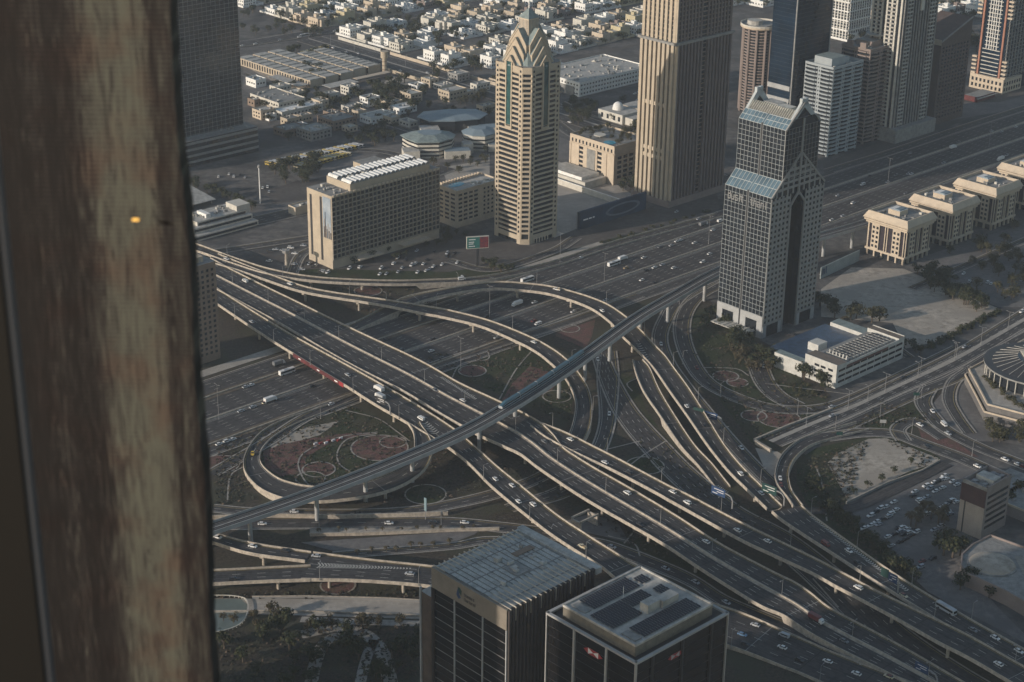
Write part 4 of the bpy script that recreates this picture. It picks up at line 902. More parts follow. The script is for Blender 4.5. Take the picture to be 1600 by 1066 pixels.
def gridlines(name, face, s0, s1, n, z0, z1, m_, wd=.17, out=.16, mt=None):
    for i in range(n+1): c = s0+(s1-s0)*i/n; B.fb(name, face, c-wd/2, c+wd/2, z0, z1, -.2, out, mt or FR)
    for j in range(m_+1): c = z0+(z1-z0)*j/m_; B.fb(name, face, s0-wd/2, s1+wd/2, c-wd/2, c+wd/2, -.2, out*.8, mt or FR)
for s0, s1 in ((0.3, 21), (23, WY-.3)):
    gridlines('mullion_grid', f['L'], s0, s1, 6, 15, 95, 24)
    gridlines('mullion_grid', (8, WY, 0, -1), s0, s1, 6, 104, 137, 10)
    for x0, z0, x1, z1 in ((0, 95, 8, 104), (8, 137, 13, 142.5)):
        for i in range(7):
            y = WY-(s0+(s1-s0)*i/6); B.part('roof_glazing_bar').bar((x0, y, z0+.1), (x1, y, z1+.1), .16, FR)
        for t in (0, .5, 1): B.part('roof_glazing_bar').bar((x0+(x1-x0)*t, WY-s0, z0+(z1-z0)*t+.1), (x0+(x1-x0)*t, WY-s1, z0+(z1-z0)*t+.1), .16, FR)
    B.fb('base_stone', f['L'], s0-.3, s0+5, 0, 15, -.3, .5, CONC_M); B.fb('base_stone', f['L'], s1-5, s1+.3, 0, 15, -.3, .5, CONC_M); B.fb('base_stone', f['L'], s0, s1, 11, 15, -.3, .45, CONC_M)
B.fb('centre_groove', f['L'], 21.2, 22.8, 0, 96, -.2, .1, DARKM); B.fb('centre_groove', (8, WY, 0, -1), 21.2, 22.8, 104, 138, -.2, .1, DARKM)
gridlines('mullion_grid', f['F'], 8, 22, 5, 104, 137, 10, mt=SG); gridlines('mullion_grid', f['F'], 23, WX-8, 5, 104, 137, 10, mt=SG)
gridlines('mullion_grid', (0, WY, 0, -1) if 0 else f['R'], .3, WY-.3, 12, 15, 95, 24)
for s0, s1 in ((0, A0), (A1, WX)):                        # stone skin with punched windows around the arch
    nx = 5; cw = (s1-s0)/nx
    for i in range(nx+1): B.fb('stone_grid', f['F'], max(s0, s0+i*cw-.75), min(s1, s0+i*cw+.75), 8, 90 if 0 else 94, -.2, .45, SG)
    for j in range(24): B.fb('stone_grid', f['F'], s0, s1, 8+j*3.6, 9.7+j*3.6, -.2, .40, SG)
    B.fb('base_stone', f['F'], s0, s0+3, 0, 8, -.3, .6, CONC_M); B.fb('base_stone', f['F'], s1-3, s1, 0, 8, -.3, .6, CONC_M)
    B.grid('window', f['F'], s0, s1, nx, 9.6, 9.6+23*3.6, 23, 1.9, 1.8, GLASS, t=.05, out=.03)
b = B.part('gable_line')
for (x0, z0), (x1, z1) in (((0, 95), (22.5, 120)), ((WX, 95), (22.5, 120)), ((A0, AT), (22.5, AT+8)), ((A1, AT), (22.5, AT+8)), ((A0, 0), (A0, AT)), ((A1, 0), (A1, AT)), ((22.5, 92), (22.5, 142)), ((8, 137), (13, 142.5)), ((WX-8, 137), (WX-13, 142.5)), ((13, 142.5), (22, 152))):
    b.bar((x0, -.3, z0), (x1, -.3, z1), .6, SG)
for i in range(9):                                        # stone cells continue up inside the gable line
    x = 4+i*4.6; h = 95+(x if x < 22.5 else WX-x)*25/22.5-1; B.fb('stone_grid', f['F'], x-.6, x+.6, 94, h, -.2, .42, SG)
for j, (x0, x1) in enumerate(((3.5, 41.5), (7, 38), (10.5, 34.5), (14, 31))): B.fb('stone_grid', f['F'], x0, x1, 97.6+j*3.8, 99.2+j*3.8, -.2, .38, SG)
b = MB()
def letters(b, text, x, z, hgt, face, mt, adv=0.78, th=.16, slant=0):
    SEG = {'d': [(0,0,1,0),(1,0,1,1.5),(0,0,0,1),(0,1,1,1)], 'u': [(0,1,0,0),(0,0,1,0),(1,0,1,1)], 's': [(0,0,1,0),(1,0,1,.5),(0,.5,1,.5),(0,.5,0,1),(0,1,1,1)], 'i': [(.5,0,.5,1),(.5,1.2,.5,1.4)],
           't': [(.5,0,.5,1.4),(0,1,1,1),(.5,0,1,0)], 'h': [(0,0,0,1.5),(0,1,1,1),(1,0,1,1)], 'a': [(0,0,1,0),(1,0,1,1),(0,0,0,.5),(0,.5,1,.5),(0,1,1,1)], 'n': [(0,0,0,1),(0,1,1,1),(1,0,1,1)],
           'S': [(0,0,1,0),(1,0,1,.7),(0,.7,1,.7),(0,.7,0,1.4),(0,1.4,1,1.4)], 'C': [(0,0,1,0),(0,0,0,1.4),(0,1.4,1,1.4)], 'r': [(0,0,0,1),(0,1,.8,1)], 'e': [(0,0,1,0),(0,0,0,1),(0,1,1,1),(1,.5,1,1),(0,.5,1,.5)]}
    ox, oy, dx, dy = face; nx, ny = dy, -dx
    for c in text:
        for (a0, z0, a1, z1) in SEG.get(c, []):
            wd = hgt*adv*.72; s0, s1 = x+a0*wd, x+a1*wd; k = hgt*.1
            P = [(ox+dx*s+nx*d, oy+dy*s+ny*d) for s, d in ((min(s0, s1)-k, .5), (max(s0, s1)+k, .5), (max(s0, s1)+k, .3), (min(s0, s1)-k, .3))]
            b.prism(P, z+min(z0, z1)*hgt-k, z+max(z0, z1)*hgt+k, mt)
        x += hgt*adv*(.6 if c == 'i' else 1.15)
    return x
letters(b, 'dusit', 4.0, 87.0, 3.2, f['L'], mat('letter_grey', (.27, .28, .28), var=0), .92); b.build('sign', B.root); b = MB(); letters(b, 'thani', 25.0, 87.0, 3.2, f['L'], MATS['letter_grey'], .92); b.build('sign', B.root)
B.root.scale = (53/45, 38/44, 1.0)
B.box('car_porch', -9, -1, 6, 40, 4, 4.6, GREYL)
for i in range(8): B.box('porch_rib', -9.3, -.7, 7+i*4.2, 7.5+i*4.2, 4.6, 5.1, WHITE2)
B.done()
# ---- 16 office with roof plant
OFFW = mat('office_white', (0.50, 0.50, 0.47), var=.15, scale=.3)
B = Bld('office_building', 'white three-storey office with long dark window bands and rows of plant on its roof', 'office', 821.5, -581)
WX, WY, HH = 69, 24, 15.5; f = B.faces(WX, WY)
B.box('wall', 0, WX, 0, WY, 0, HH-3, OFFW, top=GREY)
for ff, L in ((f['F'], WX), (f['L'], WY), (f['R'], WY)): B.fb('parapet', ff, 0, L, HH-3, HH if ff is not f['F'] else HH-1.2, -.5, .02, OFFW)
B.box('wall', 0, 10, 0, WY, HH-3, HH-.4, OFFW, top=mat('brown_roof', (0.15, 0.125, 0.105), var=.2)); B.box('wall', WX-6, WX, 0, WY, HH-3, HH-.4, OFFW, top=mat('brown_roof', (0, 0, 0)))
for j in range(3): 
    for i in range(9): B.rep('window', f['F'], 5.5+i*7.3, 3.6+j*3.7, 6.6, 1.5, GLASS)
    for c in (9.2, 14, 19.5): B.rep('window', f['L'], c, 3.6+j*3.7, 3.6, 1.5, GLASS)
for i in range(14):
    x = 14+i*3.4; b = MB(); b.box(x, x+2.2, 3, 19, HH-3, HH-1.2, GREYL)
    for k in range(5): b.box(x+.3, x+1.9, 4+k*3, 6+k*3, HH-1.2, HH-.9, DARKM)
    b.build('air_handler', B.root)
for i in range(6): B.part('vent').bar((11.5+i*.1, 2+i*2.6, HH-.4), (12.6, 2.4+i*2.6, HH+2), .35, OFFW)
B.fb('red_strip', f['F'], 10, 52, HH-4, HH-2.6, 0, .25, mat('brick_red', (0.12, 0.06, 0.05), var=.2))
B.box('glass_wing', 4, WX-10, WY, 54, 0, 9.5, mat('navy_roof', (0.04, 0.07, 0.12), var=.4, rough=.3, scale=.3), top=mat('navy_roof', (0, 0, 0)))
B.box('wall', -2, 4, WY, 46, 0, 10, OFFW, top=TEALR); B.box('roof_house', 18, 27, 28, 36, 9.5, 14.5, OFFW); B.box('wall', WX-10, WX-1, WY, 50, 0, 12, OFFW, top=TEALR); B.done()
# ---- 17 row of four cream apartment blocks
def block(u, v, label):
    B = Bld('apartment_block', label, 'building', u, v, 'cream apartment blocks in a row'); WX, WY, HH = 31, 33, 32; f = B.faces(WX, WY)
    BL = mat('plum_glass', (0.045, 0.038, 0.045), rough=.25, var=.3)
    B.box('core', .4, WX-.4, .4, WY-.4, 4.5, HH-7, BL); B.box('arcade', 1.5, WX-1.5, 1.5, WY-1.5, 0, 4.5, GLASS); B.box('base_band', -.6, WX+.6, -.6, WY+.6, 4.5, 6, CREAM)
    for ff, L in ((f['F'], WX), (f['L'], WY), (f['B'], WX), (f['R'], WY)):
        for c in (7.5, L-7.5):
            B.fb('bay', ff, c-3.3, c+3.3, 6, HH-7, -.3, .8, CREAM)
            if ff in (f['F'], f['L']):
                for j in range(5): B.rep('window', ff, c-1.6, 8.2+j*3.5, 1.8, 1.9, GLASS, t=.1, out=.86); B.rep('window', ff, c+1.6, 8.2+j*3.5, 1.8, 1.9, GLASS, t=.1, out=.86)
        for c in (1.2, L/2-1, L/2+1, L-1.2): B.fb('pilaster', ff, c-.35, c+.35, 6, HH-7, -.3, .3, CREAM)
        for i in range(6): B.fb('arcade_column', ff, .2+i*(L-1.6)/5, 1.4+i*(L-1.6)/5, 0, 4.5, -1.6, -.2, CREAM)
    for z0, z1, o in ((HH-7, HH-5.8, 1.2), (HH-5.2, HH-4, 2.2), (HH-3.4, HH-2.6, 2.8)): B.part('cornice').box(-o, WX+o, -o, WY+o, z0, z1, CREAM)
    B.box('attic', .5, WX-.5, .5, WY-.5, HH-6, HH-1, GLASS)
    b = B.part('mansard'); o = 2.6
    for ff, L in ((f['F'], WX), (f['L'], WY), (f['B'], WX), (f['R'], WY)):
        ox, oy, dx, dy = ff; nx, ny = dy, -dx; q = lambda s_, d, z: (ox+dx*s_+nx*d, oy+dy*s_+ny*d, z)
        b.face([q(-o, o, HH-2.6), q(L+o, o, HH-2.6), q(L+.3, .3, HH+1.6), q(-.3, .3, HH+1.6)], CREAM)
        b.face([q(L+.3, .3, HH+1.6), q(L-.6, -.6, HH+1.6), q(.6, -.6, HH+1.6), q(-.3, .3, HH+1.6)], CREAM); b.face([q(.6, -.6, HH+1.6), q(L-.6, -.6, HH+1.6), q(L-.6, -.6, HH-.4), q(.6, -.6, HH-.4)], CREAM)
    B.box('roof', .6, WX-.6, .6, WY-.6, HH-1, HH-.4, GREY); B.box('roof_house', 9, 19, 13, 23, HH-.4, HH+3.2, CREAM, top=WHITE); B.box('roof_house', 10, 18, 14, 18, HH+3.2, HH+4, BLUER)
    B.roofstuff(2, WX-3, 2, WY-3, HH-.4, 12, int(u)); B.done()
for k, ((px, py), lb) in enumerate([((1413, 416), 'cream apartment block with a mansard roof, nearest the gabled glass tower and the sandy lot'), ((1479, 387), 'cream apartment block with a mansard roof, second from the sandy lot'),
        ((1543, 359), 'cream apartment block with a mansard roof, third from the sandy lot'), ((1606, 331), 'cream apartment block with a mansard roof, last in row, cut by the right edge')]):
    u, v = UV(px, py); block(1029+ (u-1029), -678.5, lb)
# ---- 18 mall at the right edge
g0 = UV(1514, 600)
def polyB(name, label, cat, pts, z, group=None):
    c = G(*pts[0], 0); e = empty(name, (c.x, c.y, 0), 0, label=label, cat=cat, group=group)
    P = [G(p[0], p[1], z)-c for p in pts]; P = [(p.x, p.y) for p in P]
    ar = sum(P[i][0]*P[(i+1) % len(P)][1]-P[(i+1) % len(P)][0]*P[i][1] for i in range(len(P)))
    return e, (P if ar > 0 else P[::-1]), c
def polyring(P, z0, z1, th, mt):
    b = MB(); n = len(P)
    for i in range(n): b.obox(P[i], P[(i+1) % n], th/2, z0, z1, mt)
    return b
e, P, c = polyB('shopping_mall', 'wide curved mall terrace with planted ledges at the right edge', 'mall', [(1514, 578), (1530, 608), (1543, 633), (1600, 648), (1720, 668), (1740, 560), (1660, 500)], 9)
b = MB(); b.prism(P, 0, 9, PAVE, top=PAVE_L); b.build('terrace', e)
polyring(P, 9, 10, .8, CREAM).build('parapet', e); 
Pc = (sum(p[0] for p in P)/len(P), sum(p[1] for p in P)/len(P))
Pk = [(Pc[0]+(p[0]-Pc[0])*1.05, Pc[1]+(p[1]-Pc[1])*1.05) for p in P]
b = MB(); b.prism(Pk, 0, 5, PAVE, top=LAWN); b.build('lower_ledge', e); polyring(Pk, 5, 6, .7, CREAM).build('lower_parapet', e)
for k in range(18):
    i0 = P[0]; 
cc = G(1622, 590, 9)-c; r0 = 30; b = MB(); b.cyl(cc.x, cc.y, r0, 9, 17, GLASS, 36); b.build('glass_drum', e)
b = MB()
for k in range(36):
    a = 2*math.pi*k/36; b.cyl(cc.x+(r0+1.5)*math.cos(a), cc.y+(r0+1.5)*math.sin(a), .3, 9, 17, WHITE2, 5)
b.build('colonnade', e)
b = MB(); b.cyl(cc.x, cc.y, r0+3, 17, 18, GREY, 48, top=DARKM); b.cyl(cc.x, cc.y, r0-2, 18, 22, DARKM, 48, r0*.45, top=GLASS)
for k in range(30):
    a = 2*math.pi*k/30; b.bar((cc.x+(r0-2)*math.cos(a), cc.y+(r0-2)*math.sin(a), 18.2), (cc.x+r0*.45*math.cos(a), cc.y+r0*.45*math.sin(a), 22.2), .13, GREYL)
b.build('roof', e)
b = MB()
for k in range(14): b.box(cc.x-10, cc.x-3, cc.y+24+k*1.1-30, cc.y+24.5+k*1.1-30, 22, 23, WHITE2)
b.build('skylight', e)
# ---- 19 slab hotel and circular-roof podium
zh = ZT(1532, 843, 770); u0, v0 = UV(1532, 843); ul, vl = UV(1488, 831); ur, vr = UV(1581, 749, zh)
B = Bld('hotel', 'narrow stone slab building with a maroon top band above the car park', 'hotel', u0, v0); WX = ur-u0; WY = v0-vl; f = B.faces(WX, WY)
ST = mat('mauve_stone', (0.24, 0.205, 0.19), var=.15)
B.box('wall', 0, WX, 0, WY, 0, zh, ST, top=GREY); B.fb('end_wall', f['L'], 0, WY, 0, zh-9, 0, .3, mat('grey_beige', (0.33, 0.29, 0.25), var=.12)); B.fb('groove', f['L'], 2.6, 3.4, 0, zh-9, .3, .36, DARKM)
B.fb('maroon_band', f['L'], -.2, WY+.1, zh-9, zh+.5, 0, .5, mat('maroon', (0.062, 0.032, 0.033), var=.25))
for ff, L in ((f['F'], WX), (f['L'], WY), (f['B'], WX), (f['R'], WY)): B.fb('parapet', ff, 0, L, zh, zh+2.6, -.8, .05, ST if ff is not f['L'] else GREY)
B.grid('window', f['F'], 2, WX-2, 14, 4, zh-2, 6, 1.8, 1.6, GLASS, t=.1, out=.03)
B.box('roof_louvre', WX*.4, WX*.7, 2, WY-2, zh, zh+2.8, WHITE2, top=GREYL)
B.roofstuff(2, WX*.38, 2, WY-3, zh, 16, 4, [METAL, GREY]); B.roofstuff(WX*.72, WX-1, 2, WY-3, zh, 14, 5, [METAL, GREY]); B.done()
e, P, c = polyB('podium_building', 'low flat building with a round sandy skylight on its striped roof, at the right edge', 'building', [(1502, 885), (1503, 868), (1520, 852), (1548, 838), (1720, 900), (1700, 1000), (1573, 926), (1530, 906), (1508, 896)], 7)
b = MB(); b.prism(P, 0, 7, PINK, top=GREY); b.build('wall', e); polyring(P, 7, 8, .7, PINK).build('parapet', e)
cc = G(1550, 882, 7)-c; b = MB(); b.cyl(cc.x, cc.y, 12, 7.1, 7.5, GREY, 32); b.dome(cc.x, cc.y, 11.2, 7.5, SAND, 32, 6, .16); b.build('skylight', e)
b = MB()
for k in range(22): 
    y = -9+k*.8; b.box(cc.x+13, cc.x+32, cc.y+y, cc.y+y+.2, 7.05, 7.2, GREYL)
b.build('roof_slats', e)
for k, (px, py) in enumerate(((1552, 800), (1590, 812))):
    u, v = UV(px, py); B = Bld('annex', ['flat grey annex behind the narrow stone slab building', 'flat grey annex at the right edge below the narrow stone slab building'][k], 'building', u, v); B.box('wall', 0, 40, -14*k, 16, 0, 6, ST, top=GREY); B.box('parapet', -.3, .3, -14*k, 16, 6, 7, CREAM); B.roofstuff(4, 36, 0, 14, 6, 8, 9+k); B.done()
# ---- 20 louvred black office block
Z = 100.0; u0, v0 = UV(793, 953, Z); WX = 46; WY = 42.5
B = Bld('office_building', 'dark office block with a louvred grey roof at the bottom centre', 'office', u0, v0); f = B.faces(WX, WY)
BK = mat('black_wall', (0.022, 0.020, 0.020), rough=.45, var=.4, scale=.3)
B.box('wall', 0, WX, 0, WY, 0, Z-9, BLACKG, top=PTEAL); B.box('roof_floor', 1, WX-1, 1, WY-1, Z-9, Z-2.6, PTEAL)
B.fb('fascia', f['L'], 0, WY, Z-9, Z-.2, -.6, .4, BEIGE_D if 0 else mat('tan_fascia', (0.21, 0.185, 0.15), var=.15))
for j in range(26): B.fb('floor_line', f['L'], 1.6, WY-.3, j*3.45+2, j*3.45+2.2, -.1, .2, DARKM if j % 2 else GREY)
for c in (13, 29, WY-.4): B.fb('vertical_strip', f['L'], c, c+.5, 0, Z-9, -.1, .5, CONC_M)
B.fb('corner', f['L'], 0, 1.6, 0, Z-9, -.3, .6, BK)
for i in range(24): b = MB(); ff = f['F']; P = [(i*WX/24+.2, -.9), (i*WX/24+1.1, -.9), (i*WX/24+1.1, 0), (i*WX/24+.2, 0)]; b.prism(P, 0, Z-.5, mat('dark_fin', (0.055, 0.045, 0.042), var=.3)); b.build('fin', B.root)
for k, (x0, x1, y0, y1) in enumerate(((0, WX, 0, 1), (0, WX, WY-1, WY), (WX-1, WX, 1, WY-1))): B.box('roof_beam', x0, x1, y0, y1, Z-9, Z-.6, BK if k == 0 else PTEAL)
for i in range(17):
    x = 1.2+i*2.6
    for y0, y1 in ((WY-6, WY+.6), (-.6, 12)):
        b = MB(); b.box(x, x+.26, y0, y1, Z-.5, Z-.1, mat('pale_louvre', (0.50, 0.45, 0.37), var=.15))
        yy = y1 if y1 > 20 else y0
        b.box(x, x+.26, yy-.4 if y1 > 20 else yy, yy if y1 > 20 else yy+.4, Z-6, Z-.5, MATS['pale_louvre']); b.build('louvre', B.root)
for i in range(16): x = 2.5+i*2.6; B.box('roof_slat', x, x+1.9, 1.2, WY-1.2, Z-1.4, Z-1.0, PTEAL)
for i in range(4): B.box('roof_slat_cross', 1.2, WX-1.2, 6+i*9.5, 6.4+i*9.5, Z-1.0, Z-.8, GREY)
B.roofstuff(6, WX-8, 12, WY-10, Z-1.0, 9, 33, [GREY, GREYL, PTEAL])
B.box('roof_well', 20, 27, 16, 24, Z-.8, Z-.5, GREY); B.box('roof_well', 30, 40, 27, 30, Z-.8, Z-.5, BEIGE_D); B.box('end_gutter', WX, WX+3, -1, WY+1, Z-3, Z-.4, PTEAL)
b = MB(); e1 = f['L']
def em(b, pts, mt, face, x, z, sc, d=.46):
    ox, oy, dx, dy = face; nx, ny = dy, -dx; Q = [(ox+dx*(x+p[0]*sc)+nx*d, oy+dy*(x+p[0]*sc)+ny*d, z+p[1]*sc) for p in pts]; b.face(Q, mt)
em(b, [(0, .5), (.4, 0), (.9, .3), (.55, .75), (.75, 1.1), (.3, 1.5)], BLUP, e1, 14.5, Z-7.2, 3.0); em(b, [(.6, 1.2), (1.1, .7), (1.2, 1.6), (.8, 2.0), (.3, 1.9)], GRNP, e1, 14.5, Z-7.2, 2.6, .47)
b.build('emblem', B.root); b = MB(); letters(b, 'Standard', 19, Z-4.6, .8, e1, DARKM); letters(b, 'Chartered', 19, Z-6.6, .8, e1, DARKM); b.build('sign', B.root)
B.done()
u1, v1 = UV(652, 972, 84)
B = Bld('annex', 'low wing with a pale corner fin attached to the left of the louvred office block', 'building', u0+2, v0-WY-.5)
B.box('wall', 0, 32, 0, 9, 0, 84, mat('brown_fin', (0.10, 0.075, 0.06), var=.3), top=GREYL); B.fb('fin', B.faces(32, 9)['L'], 0, .8, 0, 86, -.3, .6, CONC_M)
for i in range(6): B.part('roof_truss').bar((2+i*5, .5, 84.4), (5+i*5, 8.5, 84.8), .3, WHITE2)
B.done()
# ---- 21 black tower with solar roof
u0, v0 = UV(994, 1036, 97); WX, WY, Z = 51, 47, 97.0
ur, vr = UV(1131, 953, 97); ul, vl = UV(853, 957, 97); WX = ur-u0; WY = v0-vl
B = Bld('office_tower', 'black glass office tower with solar panels on its roof and a red hexagon emblem', 'office', u0, v0); f = B.faces(WX, WY)
B.box('glass_wall', .5, WX-.5, .5, WY-.5, 0, Z-1.5, BLACKG, top=DARKM)
FG = mat('frame_grey', (0.36, 0.36, 0.35), rough=.6, var=.1)
for ff, L, cs in ((f['L'], WY, (0, WY*.32, WY*.68, WY)), (f['F'], WX, (0, WX*.18, WX*.5, WX*.82, WX)), (f['B'], WX, (0, WX)), (f['R'], WY, (0, WY))):
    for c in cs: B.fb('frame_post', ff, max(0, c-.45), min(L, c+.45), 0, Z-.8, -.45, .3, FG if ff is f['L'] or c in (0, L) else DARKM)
    B.fb('frame_beam', ff, 0, L, Z-.8, Z, -1.0, .35, FG)
    for j in range(24): B.fb('mullion', ff, .5, L-.5, 4+j*3.8, 4.12+j*3.8, -.48, -.35, DARKM)
for k in (14, 16.3, 21, 27): B.fb('light_fin', f['L'], WY*.32+k-10, WY*.32+k-9.8, 0, Z-24, -.45, -.2, GREY)
RX, RY = 4.2, 4.4; z1 = Z+3.6
B.box('penthouse', RX, WX-RX, RY, WY-RY, Z-1.5, z1-.6, mat('tan_panel', (0.17, 0.155, 0.125), var=.25, scale=.4), top=GREYL)
for ff, L in B.faces(WX-2*RX, WY-2*RY, RX, RY).items():
    B.fb('roof_edge', L, 0, (WX-2*RX) if ff in 'FB' else (WY-2*RY), z1-.9, z1, -.5, .2, GREYL)
x0, x1, y0, y1 = RX+1.4, WX-RX-1.4, RY+1.4, WY-RY-1.4; Wd, Hd = x1-x0, y1-y0
def panels(xa, xb, ya, yb):
    b = MB(); nx, ny = max(1, int((xb-xa)/1.25)), max(1, int((yb-ya)/2.1))
    for i in range(nx):
        for j in range(ny):
            a, c = xa+(xb-xa)*i/nx, ya+(yb-ya)*j/ny; w_, d = (xb-xa)/nx-.1, (yb-ya)/ny-.12
            b.face([(a, c, z1-.2), (a+w_, c, z1-.2), (a+w_, c+d, z1+.1), (a, c+d, z1+.1)], SOLAR)
    b.build('solar_panel_array', B.root)
panels(x0+5, x1-9, y1-8.5, y1-.4); panels(x0+.5, x0+Wd*.42, y0+Hd*.34, y1-10.5); panels(x0+Wd*.42+.3, x1-11, y0+Hd*.5, y1-10.5); panels(x0+5, x1-3, y0+.3, y0+8)
panels(x1-7.5, x1-2.5, y1-8, y1-3); panels(x1-7.5, x1-2.5, y0+Hd*.45, y0+Hd*.62)
B.box('stair_house', x0+Wd*.45, x0+Wd*.62, y0+Hd*.3, y0+Hd*.42, z1-.6, z1+3, GREYL); B.box('stair_house', x0+Wd*.63, x0+Wd*.85, y0+Hd*.27, y0+Hd*.4, z1-.6, z1+2.4, GREYL)
B.box('skylight', x0+.6, x0+4, y1-8, y1-1, z1-.6, z1-.1, GREY); B.box('skylight', x0+.6, x0+4, y0+.6, y0+7.5, z1-.6, z1-.1, GREY)
B.part('mast').cyl(x0+Wd*.5, y1-9.4, .12, z1-.6, z1+4, WHITE, 6)
def hexa(face, x, z, s_, dim):
    wr, ww = (REDP, WHTP) if not dim else (mat('red_dim', (0.30, 0.03, 0.03), var=0), mat('white_dim', (0.4, 0.4, 0.4), var=0))
    b = MB(); em(b, [(-1, .5), (-1, -.5), (1, -.5), (1, .5)], ww, face, x, z, s_, -.30)
    em(b, [(-1.9, 0), (-1, -.5), (-1, .5)], wr, face, x, z, s_, -.29); em(b, [(1.9, 0), (1, .5), (1, -.5)], wr, face, x, z, s_, -.29)
    em(b, [(-1, .5), (0, 0), (1, .5)], wr, face, x, z, s_, -.28); em(b, [(-1, -.5), (1, -.5), (0, 0)], wr, face, x, z, s_, -.28)
    b.build('emblem', B.root)
hexa(f['L'], WY*.53, Z-6.5, 2.6, 0); hexa(f['F'], WX*.5-3.6, Z-6.5, 2.2, 1); B.done()
# ------------------------------------------------------------------ upper district: explicit buildings
B = Bld('school', 'sprawling low school of parallel ridged roofs with a sunlit colonnade, below the wide diagonal avenue', 'school', 998, -1332)
for k in range(5):
    x0 = k*18.5; L0, L1 = (2, 120) if k < 3 else (6, 96); h = 7.5
    nm = 'wing'; b = MB(); b.box(x0, x0+15, L0, L1, 0, h, BEIGE, top=GREYL)
    for j in range(10): y = L0+(L1-L0)*j/10; b.box(x0-.3, x0+15.3, y, y+.9, h, h+.8, GREYL)
    b.build(nm, B.root)
    b = MB()
    for j in range(28):
        y = L0+1+(L1-L0-2)*j/28; b.box(x0-.06, x0, y, y+2.0, 1.2, h-1.2, GLASS)
    b.build('window_row', B.root, kind='stuff')
B.part('canopy').box(-14, -2, 2, 50, 4, 4.4, GREYL); B.part('canopy').box(6, 40, -22, -8, 4, 4.4, GREYL); B.part('canopy').box(44, 86, -14, -7, 4, 4.4, CREAM); B.done()
u0, v0 = UV(601, 115); h = ZT(601, 115, 81)
B = Bld('water_tower', 'slim beige water tower with a wider round head beside the wide avenue', 'tower', u0, v0)
B.part('shaft').cyl(0, 0, 2.2, 0, h-6, BEIGE, 14); B.part('tank').cyl(0, 0, 3.6, h-6, h, BEIGE, 18); B.part('tank').cyl(0, 0, 4.0, h, h+.6, BEIGE, 18)
for j in range(5): B.part('ring').cyl(0, 0, 2.5, 4+j*4, 4.6+j*4, BEIGE_D, 14)
B.done()
for nm, uu, va, vb, hh, mt, lb in (('boundary_wall', 1093, -1445, -1285, 3.2, BEIGE, 'sunlit beige wall along the near side of the wide diagonal avenue'), ('boundary_wall', 1138, -1470, -1400, 3, WHITE2, 'whitish garden wall on the far side of the wide avenue near the junction'),
        ('boundary_wall', 1138, -1385, -1215, 3, CREAM, 'long pinkish garden wall on the far side of the wide avenue, towards the pinnacle tower')):
    B = Bld(nm, lb, 'wall', uu, vb); B.box('panel', 0, .8, 0, vb-va, 0, hh, mt)
    for k in range(int((vb-va)/9)): B.box('pier', -.2, 1, k*9, k*9+.8, 0, hh+.5, mt)
    B.done()
def oval(name, label, px, py, a, bb, h, z0, roof, bands=0, rot=0.2):
    c = G(px, py, h); e = empty(name, (c.x, c.y, 0), rot, label=label, cat='building'); n = 9 if bands else 8; jr = random.Random(int(px)); jj = [jr.uniform(.8, 1.08) for _ in range(n)]
    P = lambda s: [(a*s*jj[k]*math.cos(2*math.pi*k/n), bb*s*jj[k]*math.sin(2*math.pi*k/n)) for k in range(n)]
    b = MB(); b.prism(P(.93), 0, h-.8, WHITE2 if bands else GLASS, top=GREY); b.build('wall', e)
    for j in range(bands):
        b = MB(); b.prism(P(.94), 2+j*3.4, 3.4+j*3.4, GLASS); b.build('window_band', e)
    b = MB(); b.prism(P(1.0), h-.8, h, roof); 
    o_, i_ = P(.99), P(.45)
    for k in range(n):
        q, s2 = o_[k], o_[(k+1) % n]; u_, w_ = i_[(k+1) % n], i_[k]; b.face([(*q, h+.02), (*s2, h+.02), (*u_, h+3.2), (*w_, h+3.2)], roof)
    b.face([(*q, h+3.2) for q in i_], BLUER); b.build('roof', e)
    b = MB(); b.box(-a*.95, -a*.45, -bb*1.25, -bb*.55, 0, h*.6, WHITE2, top=GREYL); b.build('side_block', e); b = MB(); b.box(a*.35, a*1.15, -bb*1.1, -bb*.5, 0, h*.45, WHITE2, top=BLUER); b.build('side_block', e)
    return e
oval('exhibition_hall', 'faceted hall with a broad blue-grey roof left of the pinnacle tower', 706, 180, 33, 22, 11, 0, BLUER)
oval('exhibition_hall', 'white banded building with a fan-shaped roof, in front of the faceted hall', 672, 212, 27, 19, 15, 0, TEALR, 4)
oval('exhibition_hall', 'smaller blue-grey faceted building tucked against the pinnacle tower', 748, 205, 17, 14, 14, 0, BLUER, 3)
def simple(name, label, px, py, wx, wy, h, wall, roof, seed=1, win=True, cat='building', extra=None, z=0):
    u, v = UV(px, py); B = Bld(name, label, cat, u, v); f = B.faces(wx, wy)
    B.box('wall', 0, wx, 0, wy, 0, h, wall, top=roof)
    for ff, L in ((f['F'], wx), (f['L'], wy), (f['B'], wx), (f['R'], wy)): B.fb('parapet', ff, 0, L, h, h+.9, -.3, .04, wall)
    nf = max(1, int(h/3.6))
    if win:
        for ff, L in ((f['F'], wx), (f['L'], wy)): B.grid('window', ff, 1, L-1, max(2, int(L/4)), .8, h-.3, nf, 1.9, 1.5, GLASS)
    B.roofstuff(1, wx-2, 1, wy-2, h, max(3, int(wx*wy/90)), seed)
    if extra: extra(B)
    B.done(); return B
simple('house', 'white low building with cluttered roof right of the dark gridded tower', 436, 176, 30, 44, 8, WHITE2, GREY, 21)
simple('house', 'pale blue-white block beside the dark gridded tower, behind the cluttered roof', 400, 138, 12, 16, 7, WHITE, BLUER, 22)
simple('house', 'long white-roofed hall above the tan houses right of the dark gridded tower', 441, 187, 46, 14, 6, WHITE2, WHITE, 23)
